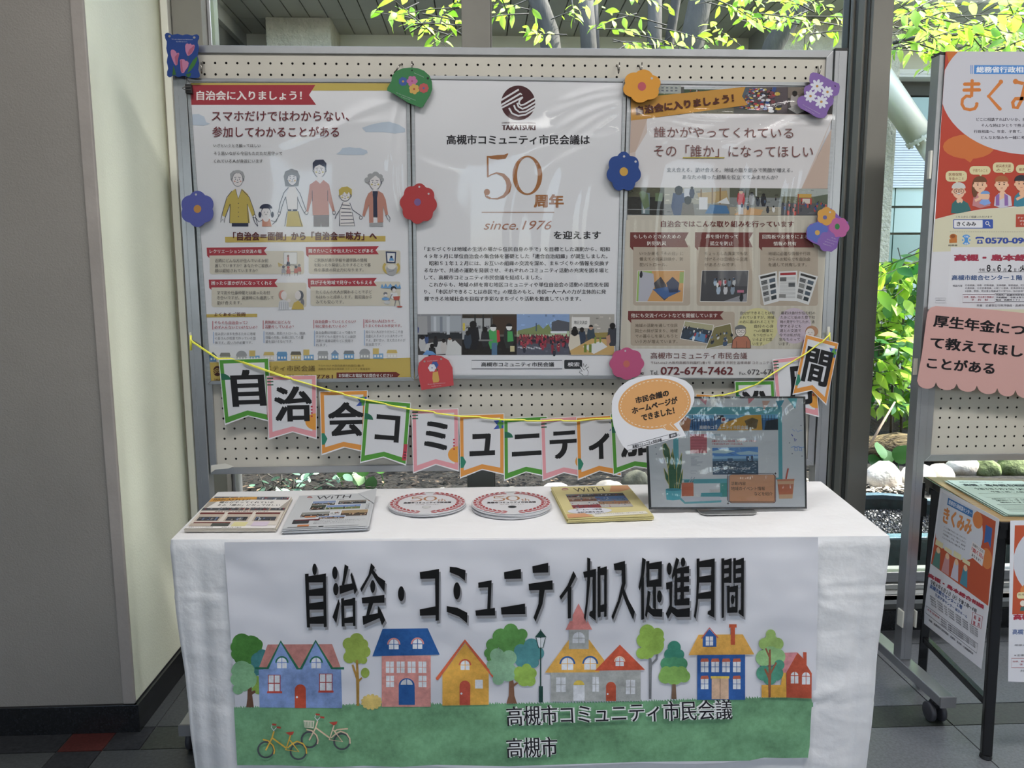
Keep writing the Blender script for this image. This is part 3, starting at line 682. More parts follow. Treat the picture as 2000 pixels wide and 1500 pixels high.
# ---------------------------------------------------------------- framed posters
def lerp(a, b, t): return (a[0]+(b[0]-a[0])*t, a[1]+(b[1]-a[1])*t)
def poster_frame(label, quad, Y, wpx=7.0, paper=None, paper_col='BDBDC1', cat='poster', grp='framed posters on the pegboard'):
    """quad TL,TR,BR,BL outer corners of the frame, on the plane Y"""
    base = onY((quad[2][0]+quad[3][0])/2, quad[2][1], Y)
    t = thing('framed_poster', label, cat, (base.x, Y, base.z), grp)
    cx = sum(q[0] for q in quad)/4; cy = sum(q[1] for q in quad)/4
    W = quad[1][0]-quad[0][0]; H = quad[3][1]-quad[0][1]
    inn = []
    for i, q in enumerate(quad):
        sx = 1 if i in (0, 3) else -1; sy = 1 if i in (0, 1) else -1; inn.append((q[0]+sx*wpx, q[1]+sy*wpx*1.1))
    b = MB()
    for i in range(4):
        j = (i+1) % 4; px_prism(b, [quad[i], quad[j], inn[j], inn[i]], Y, .010)
    b.build('frame', ALU, t, False, .0012)
    k = Ink(planeY(Y+.003), .6); e = 2
    k.poly([(inn[0][0]-e, inn[0][1]-e), (inn[1][0]+e, inn[1][1]-e), (inn[2][0]+e, inn[2][1]+e), (inn[3][0]-e, inn[3][1]+e)], paper_col)
    sh = k.build('paper_sheet', t)
    return t, inn
def film(parent, quad, Y, ridges, nx=90, ny=110, amp=.004, seed=1):
    """clear vinyl sheet with pulled creases; ridges: (u,v,u2,v2,width_px,height_m)"""
    v = []; f = []
    for j in range(ny+1):
        for i in range(nx+1):
            a = lerp(quad[0], quad[1], i/nx); c = lerp(quad[3], quad[2], i/nx); q = lerp(a, c, j/ny)
            h = .0012*noise.noise((q[0]*.012+seed, q[1]*.008, seed))
            ed = min(i, nx-i, j*1.0, ny-j)/6.0; ed = min(1, ed)
            for (u1, v1, u2, v2, wd, ht) in ridges:
                dx, dy = u2-u1, v2-v1; L2 = dx*dx+dy*dy; tt = ((q[0]-u1)*dx+(q[1]-v1)*dy)/L2
                if -.1 < tt < 1.1:
                    bow = .06*math.sqrt(L2)*math.sin(max(0, min(1, tt))*math.pi)
                    d = ((q[0]-u1)*dy-(q[1]-v1)*dx)/math.sqrt(L2)+bow
                    h += ht*math.exp(-(d/wd)**2)*max(0, math.sin(max(0, min(1, (tt+.1)/1.2))*math.pi))
            v.append(onY(q[0], q[1], Y-h*ed))
    for j in range(ny):
        for i in range(nx): a = j*(nx+1)+i; f.append((a, a+nx+1, a+nx+2, a+1))
    me = bpy.data.meshes.new('clear_cover'); me.from_pydata([tuple(x) for x in v], [], f); me.materials.append(FILM); me.update()
    me.polygons.foreach_set('use_smooth', [True]*len(f)); return link('clear_cover', me, parent)

Q1 = [(363, 152.5), (800, 153.5), (809, 744), (405, 751.5)]
Q2 = [(802, 146.5), (1224, 152.5), (1208, 741), (810, 740)]
Q3 = [(1225.5, 156), (1636, 161), (1598, 739), (1208.5, 742)]
P1, I1 = poster_frame('left framed poster with red ribbon heading and a drawn family holding hands', Q1, -.020)
P2, I2 = poster_frame('middle framed white poster with dark round logo and big brown 50', Q2, -.022)
P3, I3 = poster_frame('right framed beige poster with orange ribbon, photo strips and phone number', Q3, -.021)
YI1, YI2, YI3 = -.0174, -.0194, -.0184     # planes on which the print lies
DK, RED, MAR, GOLD, SKIN = '2A2A30', '9C2A35', '5A2326', 'A8924A', 'B9B6B6'

# ---- left poster
k = Ink(planeY(YI1)).cs(340, 90, 4.1667)
k.poly([(135, 300), (1880, 302), (1876, 362), (140, 362)], 'A39147')
k.poly([(135, 316), (1150, 316), (1098, 398), (1156, 478), (142, 478)], '8A2B35')
k.T('自治会に入りましょう！', 182, 363, 1040, 440, 'C6C0BE', .03, res=3)
for pts in (([(148, 556), (200, 553), (245, 575), (262, 620), (296, 632), (240, 648), (152, 643)]),
            ([(1530, 665), (1600, 640), (1680, 622), (1750, 616), (1830, 640), (1880, 672), (1880, 700), (1800, 712), (1700, 700), (1560, 700)]),
            ([(1318, 880), (1350, 858), (1370, 830), (1430, 822), (1480, 830), (1510, 828), (1570, 850), (1575, 870), (1540, 886), (1420, 886)])):
    k.poly(pts, '9FAAB8')
for pts in (([(330, 1060), (333, 1060)]),): pass
k.build('printed_ribbon_and_clouds', P1)
k = Ink(planeY(YI1), base=185).cs(340, 90, 4.1667)
k.T('スマホだけではわからない、', 305, 528, 1425, 608, '5E2229', .012, res=3)
k.T('参加してわかることがある', 310, 655, 1342, 740, '5E2229', .012, res=3)
k.T('いざというとき願ってほしい', 320, 796, 705, 824, '4A4848', .01); k.T('そう思いながら今日もただただ見守って', 322, 858, 880, 888, '4A4848', .01); k.T('くれている人が身近にいます', 325, 921, 722, 951, '4A4848', .01)
k.cs(340, 430, 4.1667)
k.T('「自治会＝面倒」から「自治会＝味方」へ', 480, 95, 1650, 165, '4E2024', .03, res=3, dy=-3); 
k.T('レクリエーションは交流の場', 290, 238, 712, 270, 'D8D2D0', .02); k.T('聞きたいことや伝えたいことがある', 1095, 232, 1622, 266, 'D8D2D0', .02)
k.T('困ったら誰かが力になってくれる', 304, 494, 796, 528, 'D8D2D0', .02); k.T('我が子を地域で見守ってもらえる', 1110, 490, 1612, 524, 'D8D2D0', .02)
def lines(k, x, y, w, h, gap, strs, col, bold=0, full=None):
    n = max(len(s) for s in strs) if full is None else full
    for i, s_ in enumerate(strs): k.T(s_, x, y+i*gap, x+w*len(s_)/n, y+i*gap+h, col, bold)
lines(k, 332, 314, 464, 30, 41, ['近隣にどんな方が住んでいるか把', '握していますか？あなたやご家族の', '顔は認知されていますか？'], '5A5654', .005)
lines(k, 1140, 310, 460, 29, 40, ['ご家族が通う学校や通学路の情報', 'を知ったり発信したりすることで事', '件や事故の抑止力になります。'], '5A5654', .005)
lines(k, 350, 575, 460, 30, 41, ['ママ友や仕事仲間とは違ったお付', 'き合いですが、災害時にも連携して', '助け合えます。'], '5A5654', .005)
lines(k, 1154, 569, 456, 30, 41, ['たくさんの大人が関わることで子ど', 'もはもっと成長します。防犯面から', 'みても安心です。'], '5A5654', .005)
k.T('よくあるご質問', 325, 750, 580, 782, '4E2024', .02)
lines(k, 328, 820, 350, 28, 38, ['そもそも自治会って？', '必ず入らないといけないの？'], '8E3A44', .015); lines(k, 738, 816, 236, 28, 38, ['具体的にはどんな', '活動をしているの？'], '8E3A44', .015)
lines(k, 1150, 812, 330, 27, 38, ['自治会費っていくらぐらい？', '何に使われているの？'], '8E3A44', .015); lines(k, 1556, 808, 296, 27, 38, ['知らない人ばかりで‥', 'うまくやれるか不安です。'], '8E3A44', .015)
lines(k, 332, 913, 330, 24, 36, ['住み良いまちを作るために地域', 'の皆さんが任意で作っている団', '体です。若い力が必要です。'], '5A5A60'); lines(k, 744, 908, 330, 24, 34, ['交流会、防犯パトロール、清掃、', '情報の共有、行政に対しての要', '望を届けるなどです。'], '5A5A60')
lines(k, 1154, 902, 326, 24, 34, ['自治会費は地域によって様々で', 'すが子どもの見守りなどの防犯', '活動や清掃活動などに使用さ', 'れます。'], '5A5A60'); lines(k, 1560, 897, 322, 24, 34, ['知らない人ばかりだからこそ自', '治会に入るメリットは大きいで', 'すよ。助け合い、支え合えるのが', '自治会です。'], '5A5A60')
k.T('コミュニティ市民会議', 572, 1182, 1148, 1228, '5A4A2A', .01); k.T('072-674-7781', 880, 1258, 1292, 1290, '4E2A22', .01)
k.T('〒569-0067 大阪府高槻市桃園町2番1号', 1175, 1175, 1546, 1193, '5A4A2A'); k.T('高槻市 市民生活環境部 コミュニティ推進室内', 1175, 1202, 1594, 1220, '5A4A2A')
k.T('お気軽にお電話でお問合せください', 1340, 1250, 1780, 1278, 'D8D0C8', .02)
k.build('lettering', P1)
k = Ink(planeY(YI1), base=8).cs(340, 430, 4.1667)
k.poly([(414, 136), (1720, 128), (1720, 173), (416, 182)], 'A8924A')
for x, y, w_, r in ((265, 218, 493, 1), (1072, 212, 594, 1), (282, 478, 562, 1), (1088, 470, 562, 1)):
    bx = {265: (290, 250, 1058, 440), 1072: (1095, 246, 1842, 438), 282: (305, 508, 1078, 708), 1088: (1110, 500, 1842, 698)}[x]
    k.rrect(*bx, 18, 'B1AB9E')
    k.poly([(x, y+6), (x+w_, y), (x+w_-26, y+32), (x+w_, y+66), (x+22, y+70), (x+22, y+90), (x+4, y+72)], '92303A')
k.poly([(262, 766), (676, 762), (676, 788), (262, 792)], 'A8924A')
for x, y in ((312, 820), (722, 816), (1134, 811), (1541, 806)): k.rect(x, y, x+6, y+70, '9A4A52')
for x, y, h_ in ((318, 908, 95), (728, 904, 95), (1140, 898, 128), (1546, 893, 128)): k.rect(x, y, x+6, y+h_, '7D95B5')
# golden ground and little town
k.poly([(285, 1158), (800, 1150), (1400, 1132), (1950, 1118), (1958, 1292), (300, 1312)], 'A8924A')
k.poly([(1322, 1240), (1808, 1236), (1838, 1256), (1808, 1286), (1322, 1292)], '5E2722')
for i, x in enumerate((285, 372, 505, 612, 728, 835, 948, 1052, 1168, 1278, 1380, 1508, 1618, 1730)):
    g = 1150-(x-285)*.017; roof = ['4C5A6A', '6E6E6A', '858688', 'B09A5A', 'B09A5A', '5580A5', '5A564E', 'B09A5A', '858688', '6A7E96', '6A6E72', '858688', 'B09A5A', 'B09A5A'][i]
    wall = ['4F7EA8', '8A8A88', '8E9092', '5F8AAE', 'B8B4B0', '4F7EA8', 'B0A070', '5F8AAE', '8E9092', '5F8AAE', '5F8AAE', '8E9092', '6A90B0', 'B8B4B0'][i]; W_ = 62 if i in (0, 9) else 88
    k.rect(x+4, g-42, x+W_-4, g, wall)
    if i in (0, 9): k.poly([(x-4, g-42), (x+W_/2, g-78), (x+W_+4, g-42)], roof)
    elif i in (2, 11): k.ell(x+W_/2, g-42, W_/2, 42, roof, a0=180, a1=360)
    elif i in (3, 7, 12): k.rect(x, g-84, x+W_*.55, g-36, roof)
    else: k.poly([(x+8, g-70), (x+W_-8, g-70), (x+W_, g-42), (x-2, g-42)], roof)
    for q in range(3): k.rect(x+12+q*24, g-30, x+26+q*24, g-12, 'C4C4C2')
    k.line([(x, g), (x+W_, g)], 3, '5A6066')
k.ell(352, 1228, 34, 42, '3A1C18')
for q in range(3): k.line([(318, 1228+q*14), (350, 1205+q*14), (385, 1225+q*12)], 5, 'A8924A')
k.T('TAKATSUKI', 325, 1290, 420, 1306, '3A1C18', .02)
# vignettes beside the boxes
k.poly([(893, 262), (1000, 262), (1000, 358), (893, 358)], 'B9B9BA'); k.box(893, 262, 1000, 358, 3, '6A6A70'); k.ell(928, 292, 9, 10, '6A4A48'); k.line([(928, 302), (930, 340)], 14, '9A5A58'); k.poly([(918, 338), (940, 338), (946, 372), (914, 372)], '2F3548')
k.ring(950, 392, 62, 30, 4, '6A6A70')
for x, y, c in ((890, 380, '5A5A62'), (930, 385, '9A4A48'), (992, 380, '2F3548'), (1018, 368, '6A6A70')):
    k.ell(x, y, 11, 12, c); k.poly([(x-14, y+14), (x+14, y+14), (x+18, y+50), (x-16, y+50)], '9A5450' if c != '5A5A62' else '8A8A90'); k.line([(x-10, y+50), (x-12, y+72)], 3, '6A6A70'); k.line([(x+10, y+50), (x+12, y+72)], 3, '6A6A70')
for q in range(4): k.line([(855+q*9, 380-q*4), (848+q*7, 345+q*4)], 5, 'A8924A')
k.poly([(1722, 254), (1808, 258), (1802, 350), (1728, 348)], '2A3350'); k.poly([(1732, 266), (1798, 268), (1794, 340), (1738, 338)], 'B9B9BA'); k.ell(1768, 300, 10, 11, '2A3350'); k.poly([(1748, 330), (1790, 330), (1782, 308), (1756, 308)], '4F7EA8')
k.ring(1768, 385, 72, 58, 20, 'A8924A', a0=-40, a1=220); k.ell(1770, 405, 45, 45, '8E8E90'); k.ell(1770, 378, 34, 22, 'B9B6B0'); k.line([(1745, 420), (1790, 410)], 4, '6A6A70')
k.ell(882, 608, 30, 38, 'A8746A'); k.ell(894, 612, 24, 34, 'BAB4B2'); k.poly([(846, 728), (856, 660), (890, 645), (930, 660), (938, 728)], 'B0B0B4')
for q in range(5): k.line([(862+q*16, 664), (858+q*17, 726)], 3, '6A7078')
k.ell(1022, 612, 32, 40, '50545C'); k.ell(1008, 612, 25, 36, 'BAB4B2'); k.ell(1045, 670, 14, 30, '6A6A70'); k.poly([(955, 726), (975, 672), (1010, 655), (1050, 690), (1056, 726)], 'A8924A'); k.ell(935, 655, 14, 14, 'BAB4B2')
k.poly([(1680, 552), (1692, 518), (1706, 546), (1722, 514), (1738, 544), (1760, 516), (1782, 546), (1806, 518), (1822, 546), (1838, 520), (1846, 556)], '5A84AE')
k.ell(1786, 556, 22, 20, '26303A'); k.ell(1790, 570, 15, 16, 'BAB4B2'); k.poly([(1760, 590), (1815, 590), (1826, 640), (1770, 640)], 'B8B8BA'); k.poly([(1782, 622), (1838, 618), (1832, 650), (1790, 650)], '9A4A40'); k.line([(1805, 650), (1795, 700)], 6, '6A6A70'); k.line([(1828, 650), (1840, 698)], 6, '6A6A70'); k.line([(1775, 600), (1740, 670)], 7, '7A7A80'); k.ell(1720, 598, 16, 14, '6A6A70'); k.ell(1722, 612, 12, 12, 'BAB4B2'); k.ell(1735, 668, 26, 14, 'A8A8AA'); k.ell(1720, 640, 30, 12, '5A84AE'); k.ell(1835, 704, 24, 6, '9A4A40')
k.build('printed_boxes_and_town', P1)
# the family
k = Ink(planeY(YI1), base=20).cs(340, 90, 4.1667); OL = '2B2F42'; SK = 'BDB9BA'
def face(cx, cy, rx, ry, hair, blush='B08A84', hairpts=None):
    k.ell(cx-rx-3, cy+4, 8, 11, SK); k.ring(cx-rx-3, cy+4, 9, 12, 4, OL, a0=90, a1=270); k.ring(cx+rx+3, cy+4, 9, 12, 4, OL, a0=-90, a1=90)
    k.ell(cx, cy, rx+3, ry+3, OL); k.ell(cx, cy, rx, ry, SK)
    k.ell(cx-rx*.45, cy-2, 3.5, 4, OL); k.ell(cx+rx*.35, cy-2, 3.5, 4, OL); k.line([(cx-2, cy), (cx-2, cy+12), (cx+5, cy+13)], 3, OL)
    k.line([(cx-10, cy+22), (cx-2, cy+27), (cx+8, cy+22)], 3.5, OL); k.ell(cx-rx*.6, cy+16, 8, 7, blush); k.ell(cx+rx*.6, cy+16, 8, 7, blush)
    k.line([(cx-rx*.7, cy-16), (cx-rx*.25, cy-18)], 3.5, OL); k.line([(cx+rx*.1, cy-18), (cx+rx*.6, cy-16)], 3.5, OL)
# old man
k.poly([(460, 1090), (455, 1040), (480, 1015), (520, 1010), (560, 1022), (575, 1060), (570, 1095), (552, 1095), (548, 1040), (490, 1038), (478, 1090)], '8A8B8E')
face(517, 1085, 40, 55, None); k.ell(517, 1022, 30, 14, '8E8F92')
k.poly([(496, 1150), (540, 1150), (560, 1190), (478, 1190)], SK)
k.poly([(458, 1190), (500, 1162), (522, 1240), (552, 1162), (600, 1205), (650, 1340), (658, 1380), (636, 1385), (598, 1290), (618, 1440), (455, 1440), (452, 1290), (412, 1390), (392, 1380), (420, 1260)], 'A39147')
k.line([(470, 1180), (430, 1230), (400, 1330), (382, 1400), (378, 1435), (398, 1408), (408, 1438), (414, 1400), (440, 1330), (456, 1285), (452, 1440)], 4.5, OL); k.line([(556, 1172), (612, 1230), (648, 1330), (665, 1400), (682, 1466)], 4.5, OL); k.line([(596, 1285), (606, 1440)], 4.5, OL); k.line([(500, 1162), (522, 1246), (552, 1162)], 4, OL)
k.poly([(470, 1440), (604, 1440), (604, 1468), (470, 1468)], OL)
for q in range(4): k.ell(524, 1280+q*36, 3.5, 3.5, OL)
# small girl
k.ell(748, 1352, 40, 44, OL); k.ell(748, 1356, 37, 40, SK); k.ell(748, 1322, 52, 38, OL, a0=180, a1=360); k.ell(698, 1372, 12, 24, OL); k.ell(800, 1372, 12, 24, OL); k.ell(735, 1352, 3, 4, OL); k.ell(762, 1352, 3, 4, OL); k.line([(740, 1368), (748, 1373), (758, 1368)], 3, OL)
k.poly([(718, 1405), (780, 1405), (794, 1468), (716, 1468)], 'A5705C'); k.ell(748, 1404, 24, 26, SK); k.line([(718, 1415), (690, 1430), (655, 1385)], 4.5, OL); k.line([(790, 1420), (830, 1430), (852, 1375)], 4.5, OL); k.line([(640, 1390), (660, 1440), (680, 1466)], 4.5, OL); k.ell(655, 1385, 12, 14, SK); k.ring(655, 1385, 13, 15, 4, OL)
# mother
k.poly([(905, 1140), (892, 1060), (905, 1020), (955, 998), (1005, 1015), (1024, 1060), (1012, 1138), (930, 1142)], '6E6E70'); face(962, 1080, 36, 50, None, 'B09A7A'); k.poly([(920, 1060), (935, 1030), (985, 1026), (1002, 1062), (960, 1048)], '6E6E70')
k.poly([(935, 1145), (990, 1145), (1006, 1215), (1008, 1330), (925, 1330), (910, 1230)], 'C0BCBC'); k.line([(930, 1150), (895, 1190), (862, 1280), (850, 1355)], 4.5, OL); k.line([(905, 1230), (880, 1300), (860, 1370), (822, 1430), (800, 1452)], 4.5, OL); k.line([(990, 1150), (1025, 1200), (1050, 1270), (1075, 1340)], 4.5, OL); k.line([(1004, 1235), (1030, 1300), (1062, 1360)], 4.5, OL)
k.line([(908, 1225), (925, 1330)], 4, OL); k.line([(1006, 1225), (1004, 1330)], 4, OL); k.rect(925, 1328, 1002, 1342, OL); k.ell(960, 1335, 7, 6, 'C0BCBC'); k.poly([(925, 1344), (1012, 1344), (1050, 1468), (912, 1468)], 'A39147'); k.line([(920, 1345), (900, 1466)], 4, OL); k.line([(1010, 1345), (1040, 1466)], 4, OL); k.ell(854, 1362, 11, 13, SK); k.ring(854, 1362, 12, 14, 4, OL); k.ell(1078, 1356, 14, 15, SK); k.ring(1078, 1356, 15, 16, 4, OL)
# father
k.poly([(1130, 1010), (1128, 950), (1150, 926), (1215, 924), (1240, 955), (1236, 1015), (1228, 980), (1186, 962), (1145, 985)], OL); face(1184, 1010, 44, 56, None, 'A89E6A'); k.poly([(1140, 985), (1150, 950), (1220, 948), (1228, 985), (1184, 964)], OL)
k.poly([(1165, 1062), (1205, 1062), (1212, 1100), (1186, 1122), (1158, 1100)], SK)
k.poly([(1155, 1092), (1188, 1120), (1216, 1090), (1262, 1126), (1285, 1240), (1308, 1340), (1290, 1350), (1256, 1260), (1262, 1374), (1128, 1376), (1122, 1240), (1092, 1350), (1076, 1345), (1092, 1220), (1104, 1128)], 'A07064')
k.line([(1124, 1176), (1126, 1262)], 4, OL); k.line([(1250, 1176), (1250, 1262)], 4, OL); k.poly([(1136, 1378), (1262, 1376), (1262, 1468), (1200, 1468), (1196, 1432), (1192, 1468), (1136, 1468)], '6A6264'); k.ell(1302, 1356, 13, 15, SK); k.ring(1302, 1356, 14, 16, 4, OL)
# boy
face(1392, 1215, 40, 44, None, 'A89E6A'); k.poly([(1345, 1218), (1340, 1170), (1365, 1148), (1410, 1142), (1446, 1165), (1446, 1215), (1420, 1188), (1408, 1206), (1385, 1186), (1366, 1212)], 'A39147')
k.poly([(1375, 1270), (1415, 1270), (1440, 1320), (1470, 1460), (1350, 1460), (1350, 1330)], 'C0BCBC')
for q in range(6): k.line([(1362-q*1.5, 1292+q*30), (1430+q*7, 1298+q*28)], 6, OL)
k.line([(1375, 1270), (1350, 1330), (1318, 1380), (1310, 1405)], 4.5, OL); k.line([(1430, 1275), (1450, 1330), (1520, 1380)], 4.5, OL); k.line([(1350, 1345), (1345, 1466)], 4, OL); k.line([(1450, 1350), (1470, 1466)], 4, OL); k.ell(1520, 1396, 13, 14, SK); k.ring(1520, 1396, 14, 15, 4, OL)
# grandmother
for x, y, r in ((1575, 1090, 26), (1600, 1058, 26), (1640, 1045, 28), (1675, 1062, 24), (1690, 1085, 18)): k.ell(x, y, r, r*.85, '8A8B8E')
face(1636, 1110, 44, 56, None, 'A89E6A'); k.line([(1595, 1080), (1640, 1046), (1690, 1086)], 14, '8A8B8E')
k.poly([(1620, 1165), (1655, 1165), (1660, 1180), (1614, 1180)], SK); k.poly([(1616, 1180), (1658, 1180), (1656, 1390), (1618, 1390)], OL)
k.poly([(1612, 1176), (1620, 1240), (1622, 1436), (1588, 1438), (1586, 1290), (1550, 1388), (1532, 1378), (1558, 1250), (1580, 1200)], 'A07064'); k.poly([(1660, 1176), (1652, 1240), (1656, 1436), (1702, 1434), (1700, 1300), (1722, 1378), (1742, 1370), (1722, 1250), (1700, 1200)], 'A07064')
k.poly([(1590, 1438), (1700, 1436), (1700, 1466), (1590, 1466)], '8A8B8E'); k.line([(1722, 1378), (1740, 1410), (1752, 1432), (1758, 1400), (1742, 1374)], 4, OL)
k.build('printed_family', P1)
film(P1, [(364, 140), (802, 148), (809, 744), (405, 751.5)], -.0235, [(790, 160, 760, 330, 5, .003), (770, 190, 640, 250, 8, .003), (760, 230, 560, 275, 8, .002), (795, 200, 785, 420, 4, .003)], seed=1)
b = MB(); px_prism(b, [(361, 164), (373, 164), (375, 182), (362, 182)], -.034, .012); cl = tag(b.build('binder_clip', BLACK, None, False, .001), 'small black binder clip on the upper left corner of the left poster', 'clip')
b = MB(); b.tube([onY(372, 169, -.036), onY(360, 170, -.04), onY(356, 172, -.04), onY(360, 175, -.04), onY(372, 176, -.036)], .0012, 6); b.build('wire_handle', WIRE, cl)
# ---- middle poster
LG = '3F2024'
def logo(k, cx, cy, r, col, bgc):
    k.ell(cx, cy, r, r*1.02, col, 48); s = r/139
    def L(pts, w_=15): k.line([(cx+x*s, cy+y*s) for x, y in pts], w_*s, bgc)
    L([(-140, -22), (5, -110)]); L([(-140, 18), (20, -78), (28, -66)]); L([(-140, 42), (38, -48)], 14)
    L([(35, -45), (12, -22), (6, 0), (20, 18), (50, 12), (140, -42)], 14); L([(-8, 0), (2, 30), (35, 48), (70, 35), (140, -8)], 14)
    L([(-35, 18), (-22, 50), (10, 75), (60, 70), (140, 22)], 14); L([(-75, 40), (-50, 85), (0, 105), (60, 95), (135, 50)], 14)
k = Ink(planeY(YI2)).cs(780, 90, 4.1667)
logo(k, 967, 463, 139, LG, 'BDBDC1')
k.build('printed_logo', P2)
k = Ink(planeY(YI2), base=12).cs(780, 90, 4.1667)
k.T('COMMUNICATION CITIZEN CONFERENCE', 832, 618, 1108, 632, LG, .02); k.T('TAKATSUKI', 834, 642, 1108, 684, LG, .06)
k.T('高槻市コミュニティ市民会議は', 384, 722, 1550, 802, '232126', .025, res=3)
BR = '8A5A34'
# big serif 50
k.line([(712, 897), (745, 905), (800, 905), (860, 900), (884, 875)], [6, 22, 38, 34, 8], BR); k.line([(718, 895), (720, 1066)], 14, BR)
k.line([(716, 1066), (745, 1048), (790, 1032), (845, 1050), (880, 1090), (892, 1130), (885, 1180), (850, 1222), (800, 1242), (750, 1242), (712, 1220)], [8, 9, 12, 28, 38, 42, 36, 24, 14, 8, 8], BR)
k.ell(713, 1188, 24, 26, BR); k.line([(693, 1188), (705, 1225), (740, 1244)], [6, 10, 10], BR)
n = 40; p = []; f = []
for i in range(n+1):
    t = 2*math.pi*i/n; p += [(1042+121*math.cos(t), 1052+160*math.sin(t)), (1042+84*math.cos(t), 1052+147*math.sin(t))]
    if i: f.append((2*i-2, 2*i-1, 2*i+1, 2*i))
k.raw(p, f, BR)
k.T('周年', 1094, 1205, 1338, 1315, BR, .045, res=3); k.rect(670, 1350, 1260, 1355, BR)
k.T('since.1976', 686, 1420, 1240, 1494, '8A5844', 0, shear=.3, res=3)
k.cs(780, 430, 4.1667)
k.T('を迎えます', 1256, 88, 1640, 155, '232126', .025, res=3)
body = ['「まちづくりは地域の生活の場から住民自身の手で」を目標とした運動から、昭和', '４９年９月に単位自治会の集合体を基礎とした「連合自治組織」が誕生しました。', '　昭和５１年１２月には、お互いの組織の交流を深め、まちづくりの情報を交換す', 'るなかで、共通の運動を発展させ、それぞれのコミュニティ活動の充実を図る場と', 'して、高槻市コミュニティ市民会議を結成しました。', '　これからも、地域の絆を育む地区コミュニティや単位自治会の活動の活性化を図', 'り、「市民ができることは市民で」の理念のもと、市民一人一人の力が主体的に発', '揮できる地域社会を目指す多彩なまちづくり活動を推進していきます。']
for i, s_ in enumerate(body):
    ind = len(s_)-len(s_.lstrip('　')); x0 = 203+ind*40; x1 = {0: 1713, 1: 1695, 2: 1706, 3: 1700, 4: 1160, 5: 1702, 6: 1682, 7: 1480}[i]
    k.T(s_.strip('　'), x0, 217+i*57.8, x1, 254+i*57.8, '2C2A30', .014)
k.T('高槻市コミュニティ市民会議', 666, 1156, 1260, 1192, '2C2C30', .02, res=2)
k.box(588, 1140, 1325, 1210, 5, '3A3A3E'); k.rrect(1342, 1136, 1488, 1210, 10, '2C2E32'); k.T('検索', 1370, 1156, 1466, 1192, 'C0C0C4', .02)
k.line([(1498, 1166), (1502, 1190)], 4, '2C2E32'); k.line([(1524, 1172), (1510, 1196)], 4, '2C2E32'); k.line([(1542, 1194), (1518, 1206)], 4, '2C2E32')
k.poly([(1468, 1192), (1480, 1190), (1505, 1222), (1522, 1205), (1536, 1232), (1534, 1262), (1500, 1264), (1464, 1238), (1468, 1228), (1488, 1232)], 'C0C0C4')
k.line([(1468, 1192), (1480, 1190), (1505, 1222), (1522, 1205), (1536, 1232), (1534, 1262), (1500, 1264), (1464, 1238), (1468, 1228), (1488, 1232)], 4, '2C2E32', closed=True)
k.build('lettering', P2)

def photo(k, quad, bgs, blobs, seed, n=30, people=0, pcols=('2A2E38', '8A3038', 'B8B8B8', '3A4A60', '20242A'), horizon=.45, tex=60, ps=1.0):
    """printed snapshot: bands of background, scattered tones and small figures. quad TL,TR,BR,BL"""
    rr = random.Random(seed); k.du = .28
    def Q(a, b): return lerp(lerp(quad[0], quad[1], a), lerp(quad[3], quad[2], a), b)
    def R_(a0, b0, a1, b1, col, up=True): k.poly([Q(a0, b0), Q(a1, b0), Q(a1, b1), Q(a0, b1)], col, up)
    y = 0
    for b1, c in bgs: R_(0, y, 1, b1, c); y = b1
    base = [c for _, c in bgs]
    k.up()
    for _ in range(tex):      # tonal grain
        a, b = rr.random()*.94, rr.random()*.93; c = base[0] if b < bgs[0][0] else base[min(len(base)-1, sum(b > q[0] for q in bgs))]
        g = rr.uniform(.7, 1.3); c = [max(0, min(255, int(c[i:i+2], 16)*g)) for i in (0, 2, 4)]
        R_(a, b, min(1, a+rr.uniform(.01, .08)), min(1, b+rr.uniform(.01, .05)), c, False)
    for q in blobs:
        if q[0] == 'r': R_(*q[1:6])
        elif q[0] == 'p': k.poly([Q(*z) for z in q[1]], q[2])
        elif q[0] == 'f': fig(k, Q, *q[1:])
        elif q[0] == 't': k.T4(q[1], Q(q[2], q[3]), Q(q[4], q[3]), Q(q[2], q[5]), q[6], .02, 0, 1)
    for _ in range(people):
        a = rr.uniform(.03, .97); b = horizon+rr.uniform(0, .9-horizon)*rr.random(); s = (.05+.16*(b-horizon))*ps
        fig(k, Q, a, b, s, rr.choice(pcols), rr.choice(('6A5048', '20201F', 'A08878', '2A2622')))
    k.du = 1
def fig(k, Q, a, b, s, col, head, asp=None):
    x0 = Q(0, 0); x1 = Q(1, 0); y1 = Q(0, 1); r = math.hypot(y1[0]-x0[0], y1[1]-x0[1])/max(1e-6, math.hypot(x1[0]-x0[0], x1[1]-x0[1]))
    w_ = s*r
    k.poly([Q(a-.38*w_, b), Q(a+.38*w_, b), Q(a+.5*w_, b+s*.9), Q(a+.25*w_, b+s*1.7), Q(a-.25*w_, b+s*1.7), Q(a-.5*w_, b+s*.9)], col)
    k.poly([Q(a+.27*w_*math.cos(t), b-.15*s+.3*s*math.sin(t)) for t in [i*math.pi/4 for i in range(8)]], head)
    k.poly([Q(a+.29*w_*math.cos(t), b-.22*s+.28*s*math.sin(t)) for t in [math.pi+i*math.pi/4 for i in range(5)]], '1C1A1A')
k = Ink(planeY(YI2)).cs(780, 430, 4.1667)
